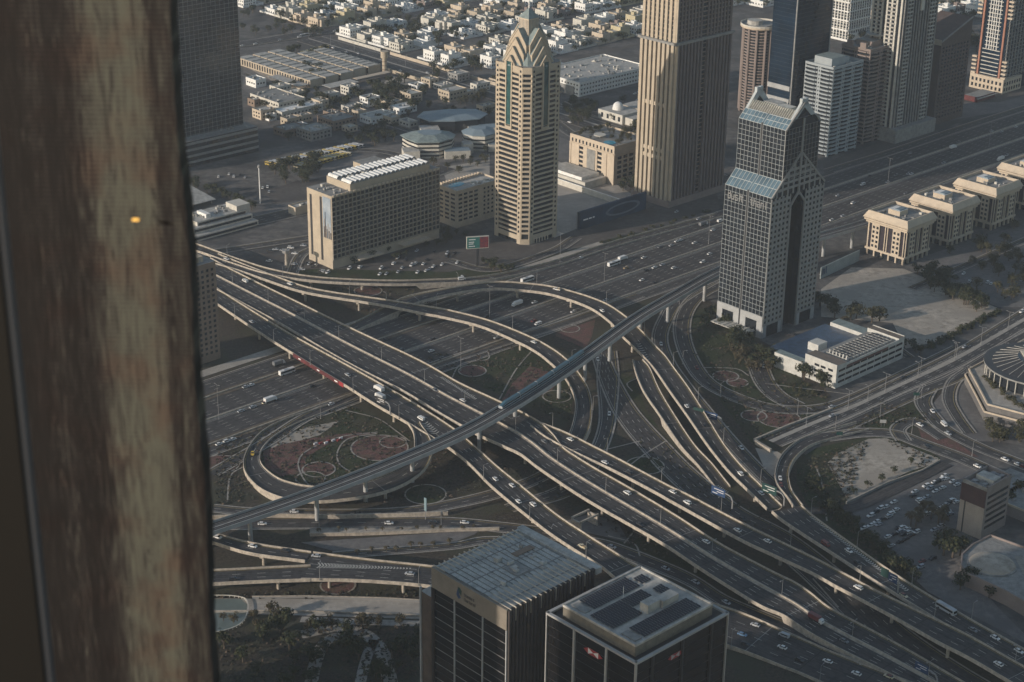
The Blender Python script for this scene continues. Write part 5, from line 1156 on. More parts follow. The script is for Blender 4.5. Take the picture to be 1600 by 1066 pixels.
simple('house', 'small white cube house right of the dark gridded tower podium', 421, 190, 8, 6, 5, WHITE, GREYL, 24)
simple('house', 'tan flat-roofed house with a lit front, left one behind the bus park', 449, 198, 14, 10, 6, BEIGE, GREY, 25)
simple('house', 'tan flat-roofed house with a lit front, middle one behind the bus park', 472, 193, 12, 8, 6, BEIGE, GREY, 26)
simple('house', 'brown flat-roofed block behind the bus park, the largest one there', 522, 205, 26, 24, 8, BEIGE_D, GREY, 27)
simple('house', 'grey villa with a rough roof just behind the bus park', 487, 222, 22, 22, 8, GREY, GREYL, 28)
simple('house', 'dusty low house left of the grey villa, behind the bus park', 447, 216, 22, 18, 6, BEIGE_D, GREY, 29)
simple('house', 'white blocky house on the canal side behind the bus park', 580, 196, 26, 16, 6, WHITE, GREYL, 30)
simple('house', 'orange-tan house with a white roof left of the wide avenue', 642, 162, 14, 16, 8, BEIGE, WHITE2, 31)
simple('house', 'orange-tan house with a cluttered roof left of the pinnacle tower', 702, 160, 22, 16, 9, BEIGE, GREYL, 32)
simple('house', 'white low house left of the orange-tan houses', 625, 180, 20, 14, 5, WHITE, WHITE, 33)
simple('house', 'pale house at the foot of the white low house by the canal', 600, 189, 14, 10, 5, WHITE2, GREYL, 34)
simple('commercial_centre', 'large flat pale commercial building with a bright white end wall, right of the pinnacle tower', 905, 152, 96, 62, 13, WHITE, GREYL, 35)
simple('building', 'dark fronted low shop building against the right side of the pinnacle tower', 896, 150, 16, 26, 8, GREY, WHITE2, 36, win=False)
simple('shelter', 'cream garage block with one dark door side, left of the hotel', 462, 338, 20, 9, 6, CREAM, GREYL, 41, win=False)
hr = random.Random(17); hn_ = 0
for (px, py) in sorted(((398, 168), (408, 188), (432, 150), (455, 160), (500, 172), (515, 158), (545, 150), (545, 176), (575, 168), (520, 192), (560, 186), (610, 172), (652, 148), (672, 138), (690, 142), (728, 152), (745, 146), (715, 130), (612, 196), (470, 208), (500, 215), (545, 208), (640, 200), (755, 178))):
    hn_ += 1; mt_, wd_ = hr.choice([(WHITE2, 'pale'), (CREAM, 'cream'), (BEIGE, 'tan'), (GREY, 'grey'), (BEIGE_D, 'brown'), (WHITE, 'white')])
    simple('house', 'small %s flat-roofed house behind the hotel and bus park, %s' % (wd_, ordw(1+sum(1 for q in (398, 408, 432, 455, 500, 515, 545, 545.1, 575, 520, 560, 610, 652, 672, 690, 728, 745, 715, 612, 470, 500.1, 545.2, 640, 755) if q < px+hn_*1e-4)) if 0 else ordw(hn_)+' from the left'), px, py, hr.uniform(9, 18), hr.uniform(9, 15), hr.choice([4, 6, 7.5]), mt_, hr.choice([GREY, GREYL, WHITE2]), hn_+50)
# mosque
u0, v0 = UV(972, 196); B = Bld('mosque', 'small pale mosque with a white dome and a minaret behind the cube hotel', 'mosque', u0, v0)
B.box('hall', 0, 24, 0, 30, 0, 9, WHITE2, top=GREYL); B.box('wing', 3, 20, -10, 0, 0, 7, WHITE2, top=GREYL); f = B.faces(24, 30)
B.box('rear_hall', 26, 46, 6, 26, 0, 9, CREAM, top=GREYL)
for c in (5, 12, 20, 26): B.rep('window', f['L'], c, 4.6, 2.6, 4.2, GLASS)
b = MB(); b.cyl(12, 17, 5, 9, 11, WHITE, 18); b.dome(12, 17, 4.7, 11, WHITE, 18, 7, 1.05); b.build('dome', B.root)
b = MB(); b.box(26, 29, -3, 0, 0, 12, WHITE2); b.cyl(27.5, -1.5, 1.2, 12, 24, WHITE2, 10); b.cyl(27.5, -1.5, 1.9, 18, 18.8, WHITE2, 10); b.cyl(27.5, -1.5, 1.2, 24, 30, WHITE2, 10, .1); b.build('minaret', B.root); B.done()
# low terraced white building at the left
u0, v0 = UV(404, 352); B = Bld('terraced_building', 'low white terraced building with roof plant left of the hotel', 'building', u0-58, v0)
f = B.faces(58, 26)
for k, (a, c, z) in enumerate(((0, 0, 4), (4, 5, 8), (10, 9, 11))): B.box('tier', a, 58-a*.4, c, 30, z-4 if k else 0, z, WHITE2, top=GREYL); B.box('glass_band', a+1, 57-a*.4, c-.1, c+.1, z-2.8, z-1.0, GLASS)
B.box('wall', 46, 58, 10, 24, 8, 15, WHITE2); B.box('wall', 20, 24, 12, 24, 8, 14, WHITE); B.roofstuff(14, 44, 14, 28, 11, 18, 77); B.done()
B = Bld('canopy_roof', 'big sloping pale canopy roof at the left edge behind the terraced building', 'roof', *UV(338, 318))
b = B.part('roof'); b.face([(-70, 0, 4), (0, 0, 3.5), (-4, 34, 9), (-70, 34, 11)], GREYL); b.face([(-70, 34, 10.6), (-4, 34, 8.6), (0, 0, 3.1), (-70, 0, 3.6)], GREYL)
for x in (-60, -40, -20, -3): B.part('column').cyl(x, 2, .4, 0, 3.4, METAL, 6)
B.done()
# ------------------------------------------------------------------ villas
def villa_mesh(seed, wall, roof):
    r = random.Random(seed); b = MB(); w_, d = r.uniform(18, 24), r.uniform(14, 19); h = r.choice([7.4, 8.2, 9.4, 5.0, 10.5])
    x0, y0 = -w_/2, -d/2
    def blk(x, y, ww, dd, z0, z1):
        b.box(x, x+ww, y, y+dd, z0, z1, wall, top=roof)
        t = .35
        for a in ((x, x+ww, y, y+t), (x, x+ww, y+dd-t, y+dd), (x, x+t, y+t, y+dd-t), (x+ww-t, x+ww, y+t, y+dd-t)): b.box(*a, z1, z1+.9, wall)
    blk(x0, y0, w_*.62, d, 0, h); blk(x0+w_*.62+.01, y0+d*.2, w_*.38, d*.8, 0, h-r.choice([0.4, 3.4]))
    blk(x0+w_*.2, y0+d*.45, 4.2, 4.6, h+.02, h+2.8)
    if r.random() < .6: blk(x0+w_*.1, y0-3.4, w_*.34, 3.38, 0, h-1.2)
    for k in range(4): a, c = r.uniform(x0+1, x0+w_*.55), r.uniform(y0+1, y0+d-3); q = r.uniform(.8, 1.7); b.box(a, a+q, c, c+q, h+.03, h+.03+r.uniform(.6, 1.5), r.choice([WHITE, GREY, GREYL]))
    for z in ([1.0, 4.6] if h > 6 else [1.0]):
        for k in range(4):
            y = y0+1.2+k*(d-2.2)/4; b.box(x0-.06, x0-.01, y, y+1.5, z, z+1.8, GLASS)
            x = x0+1+k*(w_*.6)/4; b.box(x, x+1.3, y0-.06, y0-.01, z, z+1.8, GLASS)
        for k in range(2): x = x0+w_*.66+k*3; b.box(x, x+1.4, y0+d*.2-.06, y0+d*.2-.01, z, z+1.6, GLASS)
    for a in ((-14, 14, -13, -12.6), (-14, 14, 12.6, 13), (-14, -13.6, -12.6, 12.6), (13.6, 14, -12.6, 12.6)): b.box(*a, 0, 2.3, wall)
    b.box(7, 12.5, 7, 12, 0, 3.6, wall, top=roof)
    return b
YEL = mat('straw_render', (0.50, 0.44, 0.29), var=.1)
VW = [(WHITE, GREYL, 'white'), (WHITE2, GREYL, 'off-white'), (CREAM, GREYL, 'cream'), (WHITE, WHITE2, 'bright white'), (PINK, GREY, 'pinkish brown'), (WHITE2, GREY, 'grey-roofed'), (BEIGE, GREYL, 'tan'), (YEL, GREYL, 'straw-coloured'), (WHITE, BLUER, 'blue-roofed white'), (CREAM, GREY, 'dusty cream')]
VB = [villa_mesh(i*7+3, VW[i][0], VW[i][1]) for i in range(10)]; VM = [b.mesh('villa') for b in VB]
def inpoly(x, y, P):
    c = False; j = len(P)-1
    for i in range(len(P)):
        if (P[i][1] > y) != (P[j][1] > y) and x < (P[j][0]-P[i][0])*(y-P[i][1])/(P[j][1]-P[i][1]+1e-9)+P[i][0]: c = not c
        j = i
    return c
EXCL = [[(366,60),(480,60),(480,100),(366,100)], [(866, 85), (1010, 60), (1010, 215), (866, 215)], [(1270, 60), (1560, 60), (1560, 240), (1270, 240)], [(366, 88), (500, 80), (500, 100), (366, 120)], [(480, 90), (540, 66), (770, 158), (765, 190)]]
vil = []; treeq = []; row = 0
rnd = random.Random(11)
for ui, u in enumerate([x for base in range(1146, 2080, 60) for x in (base+16.5, base+45.5)]):
    vi = 0
    for v in range(-2260, -900, 27):
        uu, vv = u+rnd.uniform(-1.5, 1.5), v+rnd.uniform(-1.2, 1.2)
        if abs(vv+1500) < 22 or uu < 1145 or any(abs(vv-q) < 13 for q in (-1380, -1250, -1640, -1780, -1920)): continue
        p = W(uu, vv); x, y = PX(p)
        if not (350 < x < 1625 and -34 < y < 200): continue
        if any(inpoly(x, y, e) for e in EXCL): continue
        if 1000 < x < 1290 and y > 10: continue
        if x > 1480 and y > 30: continue           # hidden by the towers
        if rnd.random() < 0.07:
            for _ in range(4): treeq.append((W(uu+rnd.uniform(-12, 12), vv+rnd.uniform(-11, 11)), rnd.uniform(.8, 1.3), 0, 'garden'))
            continue
        vi += 1; vil.append((p, rnd.randrange(10) if rnd.random() < .75 else rnd.choice([0, 1, 3, 5, 8]), rnd.choice([0, 1, 2, 3]), ui+1, vi))
        for _ in range(rnd.choice([3, 4, 5, 6])):
            treeq.append((W(uu+rnd.uniform(-13, 13), vv+rnd.choice([-12, 12])+rnd.uniform(-2, 2)), rnd.uniform(.55, 1.15), 0, 'garden'))
vil.sort(key=lambda t: t[0].y)
rest = MB()
for k, (p, i, q, r_, c_) in enumerate(vil):
    if k < 300:
        o = bpy.data.objects.new('villa', VM[i]); col.objects.link(o); o.location = p; o.rotation_euler = (0, 0, A+q*math.pi/2 if q != 1 else A)
        tag(o, '%s villa, %s from the left in the %s row beyond the wide avenue' % (VW[i][2], ordw(c_), ordw(r_)), 'villa', 'villas in walled plots')
    else: b = VB[i]; rest.add(b.v, b.f, b.mi, b.ms, Matrix.Translation(p) @ Matrix.Rotation(A+q*math.pi/2, 4, 'Z'))
if rest.f: rest.build('villa', kind='stuff')
# ------------------------------------------------------------------ vegetation
def leafmat(name, c, c2):
    m_ = mat(name, c2, c2=c, scale=.8, rough=.8, spec=.2); return m_
LEAF = [leafmat('leaf_dark', (0.020, 0.026, 0.013), (0.050, 0.058, 0.028)), leafmat('leaf_olive', (0.035, 0.036, 0.018), (0.085, 0.080, 0.040)), leafmat('leaf_brown', (0.045, 0.036, 0.022), (0.10, 0.082, 0.048))]
BARK = mat('bark', (0.09, 0.07, 0.05), var=.3)
def tree_mesh(seed, kind):
    r = random.Random(seed); tr, cr = MB(), MB(); lf = LEAF[kind % 3]
    if kind == 3:                                         # date palm
        tr.cyl(0, 0, .32, 0, 7, BARK, 7, .22)
        for k in range(22):
            a = r.uniform(0, 6.28); up = r.uniform(-.2, .9); L = r.uniform(2.6, 3.6); pts = []
            for t in (0, .35, .7, 1): pts.append(Vector((math.cos(a)*L*t, math.sin(a)*L*t, 7+up*2.2*t-2.4*t*t)))
            side = Vector((-math.sin(a), math.cos(a), 0))
            for j in range(3):
                w0, w1 = (.12, .5, .5, .05)[j], (.12, .5, .5, .05)[j+1]
                cr.face([pts[j]-side*w0, pts[j]+side*w0, pts[j+1]+side*w1, pts[j+1]-side*w1], LEAF[2])
        return tr, cr
    if kind < 3:
        tr.cyl(0, 0, .38, 0, 2.6, BARK, 7, .26)
        for k in range(4):
            a = r.uniform(0, 6.28); tr.bar((0, 0, 2.2), (math.cos(a)*1.8, math.sin(a)*1.8, 4.6), .12, BARK)
        lob = [(r.uniform(-2.2, 2.2), r.uniform(-2.2, 2.2), r.uniform(3.4, 6.4), r.uniform(1.3, 2.1)) for _ in range(9)]; n, sz = 300, (.28, .62)
    else:
        lob = [(r.uniform(-1.3, 1.3), r.uniform(-1.3, 1.3), r.uniform(.4, 1.1), r.uniform(.7, 1.1)) for _ in range(5)]; n, sz = 120, (.2, .45); lf = LEAF[(kind-4) % 3]
    for k in range(n):
        x, y, z, rr = r.choice(lob); d = Vector((r.gauss(0, 1), r.gauss(0, 1), r.gauss(0, 1)*.8+.15)).normalized(); c = Vector((x, y, z))+d*rr*r.uniform(.7, 1.05)
        nn = (d+Vector((r.uniform(-.6, .6), r.uniform(-.6, .6), r.uniform(-.3, .9)))).normalized(); t = nn.orthogonal().normalized(); q = nn.cross(t); s_ = r.uniform(*sz)
        cr.face([c+t*s_, c+q*s_*.8, c-t*s_, c-q*s_*.8], lf if r.random() < .8 else LEAF[1])
    if kind >= 4: tr.cyl(0, 0, .1, 0, .8, BARK, 5)
    return tr, cr
TK = {}
for kd, seeds in ((0, (1, 2, 3)), (1, (4, 5)), (2, (6, 7)), (3, (8, 9)), (4, (10, 11)), (5, (12, 13))):
    TK[kd] = []
    for s_ in seeds: t_, c_ = tree_mesh(s_, kd); TK[kd].append((t_, c_, t_.mesh('trunk'), c_.mesh('crown')))
def grove(poly, n, kind, phrase, s0=.8, s1=1.3, z=0, seed=1):
    r = random.Random(seed*13+5); xs = [p[0] for p in poly]; ys = [p[1] for p in poly]; k = 0; t_ = 0
    while k < n and t_ < n*60:
        t_ += 1; x, y = r.uniform(min(xs), max(xs)), r.uniform(min(ys), max(ys))
        if inpoly(x, y, poly): treeq.append((G(x, y, z), r.uniform(s0, s1), kind, phrase)); k += 1
def line(a, c, n, kind, phrase, s0=.8, s1=1.2, j=3, seed=1, z=0):
    r = random.Random(seed*7+1)
    for k in range(n): t = (k+r.uniform(-.3, .3))/max(1, n-1); treeq.append((G(a[0]+(c[0]-a[0])*t+r.uniform(-j, j), a[1]+(c[1]-a[1])*t+r.uniform(-j, j)*.5, z), r.uniform(s0, s1), kind, phrase))
grove([(1095, 482), (1120, 488), (1165, 530), (1215, 556), (1245, 570), (1205, 580), (1160, 565), (1125, 540), (1095, 510)], 34, 0, 'in the grove before the gabled tower', .9, 1.4, seed=1)
grove([(1140, 545), (1215, 570), (1185, 595), (1150, 570)], 10, 2, 'in the clump below the gabled tower', .9, 1.3, seed=2)
grove([(1225, 560), (1262, 560), (1298, 604), (1303, 622), (1268, 612), (1228, 585)], 20, 0, 'around the end of the white office', .9, 1.4, seed=3)
grove([(1210, 585), (1260, 600), (1300, 628), (1250, 622), (1212, 600)], 14, 5, 'on the slope left of the white office', .8, 1.4, seed=4)
grove([(1280, 465), (1310, 478), (1305, 500), (1282, 505)], 6, 0, 'at the right foot of the gabled tower', 1, 1.5, seed=5)
line((1284, 530), (1320, 508), 6, 3, 'in the row behind the white office', .8, 1.0, 3, 6)
for x, y in ((1329, 500), (1338, 498), (1362, 505), (1374, 502)): treeq.append((G(x, y), 1.5, 1, 'at the sandy lot behind the white office'))
grove([(1418, 425), (1450, 418), (1490, 445), (1545, 478), (1530, 492), (1480, 465), (1430, 445)], 34, 0, 'in the belt above the sandy lot', .9, 1.4, seed=8)
grove([(1455, 405), (1600, 352), (1610, 430), (1600, 470), (1560, 470), (1500, 440)], 32, 1, 'among parked cars before the cream blocks', .8, 1.3, seed=9)
line((1450, 545), (1560, 488), 24, 4, 'in the hedge between the sandy lot and the avenue', 1.2, 2.0, 4, 10)
line((1412, 540), (1440, 552), 6, 0, 'right of the white office beside the avenue', .6, .9, 5, 11)
line((1300, 800), (1425, 905), 34, 0, 'along the flyover beside the car park', .5, .95, 7, 12)
line((1262, 745), (1300, 800), 16, 4, 'on the slope beside the sandy triangle', .8, 1.6, 8, 13)
for x, y in ((1334, 772), (1356, 763), (1378, 753), (1398, 740), (1423, 727)): treeq.append((G(x, y), .62, 0, 'at the lower edge of the sandy triangle'))
grove([(1415, 800), (1475, 795), (1475, 830), (1425, 832)], 12, 3, 'in the middle of the car park', .9, 1.2, seed=14)
for x, y, s_ in ((1474, 868, 1.7), (1488, 872, 1.6), (1500, 868, 1.4), (1482, 858, 1.5), (1505, 915, 1.2), (1518, 912, 1.2), (1500, 922, 1.0), (1560, 932, 1.0), (1400, 898, 1.4), (1392, 888, 1.3), (1545, 935, 1.0), (1575, 790, 1.2), (1592, 775, 1.3)): treeq.append((G(x, y), s_, 0, 'round the building with the round skylight'))
grove([(1540, 668), (1610, 662), (1615, 695), (1545, 690)], 16, 1, 'in front of the curved mall', .7, 1.1, seed=15)
line((1538, 590), (1600, 640), 14, 5, 'on the mall terrace', .9, 1.5, 3, 16, 9)
grove([(320, 1000), (460, 975), (560, 985), (665, 990), (650, 1075), (330, 1085)], 30, 0, 'in the shaded park below the promenade', .9, 1.5, seed=17)
grove([(330, 968), (420, 962), (640, 975), (620, 985), (400, 985)], 16, 2, 'along the foot of the promenade wall', .6, 1.0, seed=18)
line((500, 833), (740, 828), 11, 3, 'on the sandy strip above the paved basin', .35, .5, 3, 19)
line((560, 868), (700, 853), 8, 3, 'below the paved basin', .5, .6, 2, 20)
grove([(425, 268), (500, 248), (505, 285), (440, 292)], 22, 0, 'between the hotel and the bus park', 1, 1.5, seed=21)
line((295, 290), (400, 330), 16, 0, 'behind the terraced building at the left', .8, 1.2, 6, 22)
grove([(640, 265), (765, 240), (765, 262), (700, 285)], 12, 1, 'between hotel and white banded building', .6, 1, seed=23)
grove([(540, 405), (690, 362), (740, 372), (640, 408), (560, 420)], 22, 0, 'along the front of the hotel', .6, 1, seed=24)
line((755, 415), (800, 428), 8, 0, 'by the billboard below the pinnacle tower', .7, 1, 7, 25)
line((940, 380), (1110, 330), 14, 4, 'on the verge between slip road and highway', .8, 1.4, 3, 26)
grove([(455, 150), (560, 165), (560, 185), (470, 178)], 22, 0, 'in the belt below the school', .9, 1.3, seed=27)
grove([(560, 135), (640, 125), (650, 175), (580, 180)], 30, 0, 'in the large clump below the water tower', 1, 1.5, seed=28)
grove([(440, 82), (490, 75), (545, 92), (520, 105), (460, 92)], 12, 0, 'at the upper end of the school', .9, 1.2, seed=29)
grove([(476, 108), (500, 112), (505, 128), (480, 126)], 5, 0, 'in the school yard', 1, 1.3, seed=30)
grove([(655, 170), (760, 165), (765, 235), (760, 150), (700, 165)], 10, 1, 'round the faceted hall', .8, 1.1, seed=31)
grove([(560, 208), (600, 200), (640, 225), (590, 232), (530, 225)], 18, 0, 'along the canal behind the hotel', .9, 1.3, seed=32)
grove([(880, 165), (935, 155), (935, 190), (890, 195)], 16, 0, 'left of the mosque', .9, 1.3, seed=33)
grove([(955, 205), (1000, 200), (1000, 232), (960, 226)], 14, 1, 'between mosque and cube hotel', .9, 1.2, seed=34)
grove([(948, 298), (1000, 280), (1008, 308), (985, 300)], 12, 0, 'between cube hotel and ribbed tower', .7, 1.1, seed=35)
# roof garden of the cube hotel
r = random.Random(3)
for _ in range(34):
    lx, ly = r.uniform(2, 38), r.uniform(2, 48)
    if (lx-8)**2+(ly-13)**2 < 40 or (lx-12)**2+(ly-28)**2 < 36: continue
    treeq.append((W(1003.3+lx, -941.6-ly, 31), r.uniform(.35, .7), 1, 'in the roof garden of the cube hotel'))
grove([(380, 130), (440, 110), (560, 140), (640, 130), (765, 175), (760, 240), (640, 210), (560, 215), (430, 225), (385, 200)], 45, 0, 'scattered between the small houses', .6, 1.1, seed=51)
grove([(880, 200), (1000, 200), (1000, 160), (880, 160)], 8, 0, 'round the mosque', .8, 1.2, seed=52)
line((640, 165), (700, 100), 12, 0, 'behind the white wall of the wide avenue', .9, 1.3, 14, 37)
grove([(1495, 40), (1530, 40), (1535, 95), (1500, 60)], 14, 0, 'in the dark park behind the orange striped tower', 1.2, 1.8, seed=38)
grove([(376, 20), (560, 0), (620, 30), (540, 60), (380, 60)], 50, 0, 'in the gardens at the top left', .8, 1.3, seed=39)
grove([(1040, 150), (1500, 120), (1500, 200), (1460, 205)], 10, 0, 'at the feet of the towers', .8, 1.3, seed=40)
grove([(1240, 740), (1262, 745), (1330, 810), (1305, 800)], 10, 5, 'on the bank of the slip ramp', .7, 1.2, seed=41)
KN = {0: ('tree', 'dark tree'), 1: ('tree', 'olive tree'), 2: ('tree', 'brownish tree'), 3: ('palm_tree', 'palm'), 4: ('shrub', 'dark shrub'), 5: ('shrub', 'olive shrub')}
order = sorted(treeq, key=lambda t: (t[3] == 'garden', t[0].y)); cnt = {}; rest = {}
groups = {}
for t in order:
    nm = KN[t[2]][0]; cnt[nm] = cnt.get(nm, 0)+1
    groups.setdefault((t[3], t[2], cnt[nm] <= 300), []).append(t)
for (ph, kd, ind), L in groups.items():
    L.sort(key=lambda t: PX(t[0])[0]); nm, desc = KN[kd]
    for k, (p, s_, kd_, ph_) in enumerate(L):
        tb, cb, tm, cm = TK[kd][k % len(TK[kd])]; ang = (k*1.7) % 6.28
        if ind:
            ph2 = 'in a villa garden of the upper district' if ph == 'garden' else ph
            e = empty(nm, p, ang, label=('%s %s, %s from left' % (desc, ph2, ordw(k+1))) if len(L) > 1 else '%s %s' % (desc, ph2), cat={'tree': 'tree', 'palm_tree': 'palm', 'shrub': 'shrub'}[nm], group=desc+'s '+ph2)
            e.scale = (s_, s_, s_*(.9+.2*((k*37) % 10)/10))
            for nn, me in (('trunk', tm), ('crown', cm)): o = bpy.data.objects.new(nn, me); col.objects.link(o); o.parent = e
        else:
            rb = rest.setdefault(nm, MB()); M = Matrix.Translation(p) @ Matrix.Rotation(ang, 4, 'Z') @ Matrix.Scale(s_*1.05, 4)
            rb.add(cb.v, cb.f, cb.mi, cb.ms, M); rb.add(tb.v, tb.f, tb.mi, tb.ms, M)
for nm, rb in rest.items(): rb.build(nm, kind='stuff')

# low ground cover that gives the planted areas their rough look
cb = MB(); r = random.Random(5)
LV = [mat('weed_dark', (0.022, 0.024, 0.015), var=.3), mat('weed_brown', (0.075, 0.055, 0.038), var=.3), mat('weed_olive', (0.055, 0.055, 0.030), var=.3)]
AR = [([(420, 665), (545, 632), (640, 680), (640, 700), (560, 770), (440, 772), (390, 730), (395, 695)], 900), ([(640, 560), (740, 545), (800, 530), (900, 590), (890, 660), (790, 620)], 700), ([(1118, 480), (1210, 560), (1300, 632), (1225, 682), (1175, 692), (1100, 590), (1070, 520)], 1000),
      ([(1245, 720), (1350, 690), (1300, 720), (1322, 788), (1400, 880), (1440, 920), (1320, 840), (1250, 770)], 900), ([(340, 690), (430, 660), (380, 700), (400, 780), (335, 790)], 400), ([(430, 765), (700, 700), (830, 740), (700, 780), (430, 795)], 800), ([(1000, 660), (1180, 800), (1300, 900), (1200, 840), (1000, 730)], 400),
      ([(780, 690), (1000, 820), (1110, 900), (980, 850), (820, 760)], 500), ([(430, 430), (700, 450), (640, 500), (480, 470)], 500), ([(1380, 625), (1470, 655), (1330, 670)], 250), ([(330, 930), (700, 920), (700, 935), (330, 935)], 250), ([(340, 990), (680, 975), (680, 1066), (340, 1066)], 900), ([(1292, 724), (1357, 686), (1325, 785)], 260), ([(1385, 686), (1466, 716), (1440, 735), (1400, 700)], 80)]
for poly, n in AR:
    xs = [q[0] for q in poly]; ys = [q[1] for q in poly]; k = 0
    while k < n:
        x, y = r.uniform(min(xs), max(xs)), r.uniform(min(ys), max(ys))
        if not inpoly(x, y, poly): k += .2; continue
        k += 1; g = G(x, y, .2); mm = r.choice(LV)
        for _ in range(3):
            c = g+Vector((r.uniform(-.8, .8), r.uniform(-.8, .8), r.uniform(.05, .5))); nn = Vector((r.uniform(-1, 1), r.uniform(-1, 1), 1.2)).normalized(); t = nn.orthogonal().normalized(); q = nn.cross(t); s_ = r.uniform(.3, .8)
            cb.face([c+t*s_, c+q*s_, c-t*s_, c-q*s_], mm)
cb.build('ground_cover', kind='stuff')
# ------------------------------------------------------------------ vehicles
RUB = mat('tyre_rubber', (0.02, 0.02, 0.02), rough=.8, var=0)
CG = mat('car_glass', (0.02, 0.025, 0.03), rough=.1, var=0, spec=.7)
def paint(n, c, r_=.35): return mat('paint_'+n, c, rough=r_, var=0, spec=.6)
PC = {'white': paint('white', (.72, .72, .70)), 'silver': paint('silver', (.40, .42, .44)), 'dark': paint('dark', (.035, .035, .04)), 'grey': paint('grey', (.18, .19, .20)), 'red': paint('red', (.17, .04, .038)),
      'yellow': paint('yellow', (.55, .40, .08)), 'blue': paint('blue', (.10, .20, .34)), 'tan': paint('tan', (.38, .28, .16)), 'cream': paint('cream', (.60, .53, .38))}
PROTO = {}
def vehicle(kind, colr):
    if (kind, colr) in PROTO: return PROTO[(kind, colr)]
    P = PC[colr]; body, gl = MB(), MB()
    def loft(b, secs, mt):                                # secs: (x, half width, z0, z1)
        for i in range(len(secs)-1):
            a, c = secs[i], secs[i+1]
            R_ = lambda s_: [(s_[0], -s_[1], s_[2]), (s_[0], s_[1], s_[2]), (s_[0], s_[1]*.94, s_[3]), (s_[0], -s_[1]*.94, s_[3])]
            p, q = R_(a), R_(c)
            for j in range(4): b.face([p[j], q[j], q[(j+1) % 4], p[(j+1) % 4]][::-1] if 0 else [p[j], p[(j+1) % 4], q[(j+1) % 4], q[j]][::-1], mt)
            if i == 0: b.face(p[::-1], mt)
            if i == len(secs)-2: b.face(q, mt)
    def wheels(xs, y, r_):
        for x in xs:
            for s_ in (-1, 1):
                n = 10; c = [(x+r_*math.cos(6.283*k/n), r_+r_*math.sin(6.283*k/n)) for k in range(n)]
                for k in range(n): a, d = c[k], c[(k+1) % n]; body.face([(a[0], s_*y, a[1]), (a[0], s_*(y-.22), a[1]), (d[0], s_*(y-.22), d[1]), (d[0], s_*y, d[1])], RUB)
                body.face([(a[0], s_*y, a[1]) for a in c], RUB)
    if kind in ('car', 'taxi'):
        loft(body, [(-2.3, .78, .4, .85), (-2.15, .88, .28, .95), (-.9, .92, .25, 1.0), (.9, .92, .25, .98), (2.0, .88, .28, .8), (2.3, .74, .38, .62)], P)
        loft(gl, [(-2.0, .70, .95, 1.0), (-1.3, .74, .95, 1.40), (.35, .74, .95, 1.42), (1.25, .72, .9, .96)], CG)
        loft(body, [(-1.35, .66, 1.38, 1.44), (-.6, .69, 1.38, 1.48), (.4, .68, 1.38, 1.45)], PC['red'] if kind == 'taxi' else P); wheels((-1.4, 1.4), .93, .33)
    elif kind == 'suv':
        loft(body, [(-2.4, .88, .45, 1.05), (-2.3, .95, .35, 1.15), (.9, .98, .32, 1.15), (2.2, .92, .35, 1.02), (2.4, .8, .45, .85)], P)
        loft(gl, [(-2.3, .82, 1.12, 1.2), (-2.05, .84, 1.12, 1.74), (.35, .82, 1.12, 1.76), (1.2, .8, 1.1, 1.15)], CG)
        loft(body, [(-2.05, .76, 1.73, 1.80), (-.8, .79, 1.73, 1.84), (.4, .76, 1.73, 1.80)], P); wheels((-1.5, 1.5), 1.0, .38)
    elif kind == 'pickup':
        loft(body, [(-2.7, .9, .5, 1.1), (-.5, .93, .4, 1.1), (1.6, .93, .4, 1.1), (2.6, .85, .45, .9)], P)
        loft(gl, [(-.5, .8, 1.08, 1.7), (.7, .8, 1.08, 1.72), (1.4, .78, 1.08, 1.14)], CG); body.box(-2.5, -.6, -.75, .75, 1.1, 1.5, PC['tan']); loft(body, [(-.45, .74, 1.7, 1.77), (.7, .74, 1.7, 1.78)], P); wheels((-1.7, 1.6), .95, .4)
    elif kind == 'van':
        loft(body, [(-2.7, .92, .4, 1.9), (-2.5, .96, .35, 2.05), (1.5, .96, .35, 2.05), (2.1, .93, .38, 1.3), (2.7, .85, .42, 1.0)], P)
        loft(gl, [(1.52, .90, 1.25, 2.0), (2.12, .86, 1.2, 1.34)], CG)
        for s_ in (-1, 1): gl.box(-2.2, 1.4, s_*.955-.02, s_*.955+.02, 1.25, 1.75, CG)
        wheels((-1.7, 1.7), .97, .37)
    elif kind == 'bus':
        loft(body, [(-5.6, 1.2, .5, 2.9), (-5.4, 1.27, .35, 3.1), (5.3, 1.27, .35, 3.1), (5.6, 1.2, .45, 2.9)], P)
        for s_ in (-1, 1): gl.box(-5.2, 5.0, s_*1.26-.03, s_*1.26+.03, 1.5, 2.6, CG)
        gl.box(5.55, 5.63, -1.1, 1.1, 1.3, 2.7, CG); body.box(-2.5, .5, -.7, .7, 3.1, 3.35, PC['silver']); wheels((-3.6, 3.6), 1.28, .5)
    elif kind == 'truck':
        loft(body, [(2.4, 1.1, .6, 2.6), (3.6, 1.12, .5, 2.6), (4.2, 1.05, .6, 1.7)], PC['white'])
        loft(gl, [(3.62, .98, 1.75, 2.5), (4.15, .95, 1.6, 1.8)], CG)
        body.box(-4.2, 2.2, -1.22, 1.22, 1.1, 3.3, P); body.box(-4.2, 3.8, -.9, .9, .6, 1.08, RUB); wheels((-3, -1.8, 2.9), 1.15, .5)
    elif kind == 'roller':
        body.box(-1.4, 1.2, -.9, .9, .6, 1.5, P); body.box(-.6, .4, -.8, .8, 1.5, 2.6, P); gl.box(-.7, -.6, -.7, .7, 1.6, 2.4, CG); body.cyl(0, 0, .1, 0, .1, RUB, 4); wheels((-1.1, 1.4), .9, .6)
    PROTO[(kind, colr)] = (body.mesh(kind), gl.mesh('windows')); return PROTO[(kind, colr)]
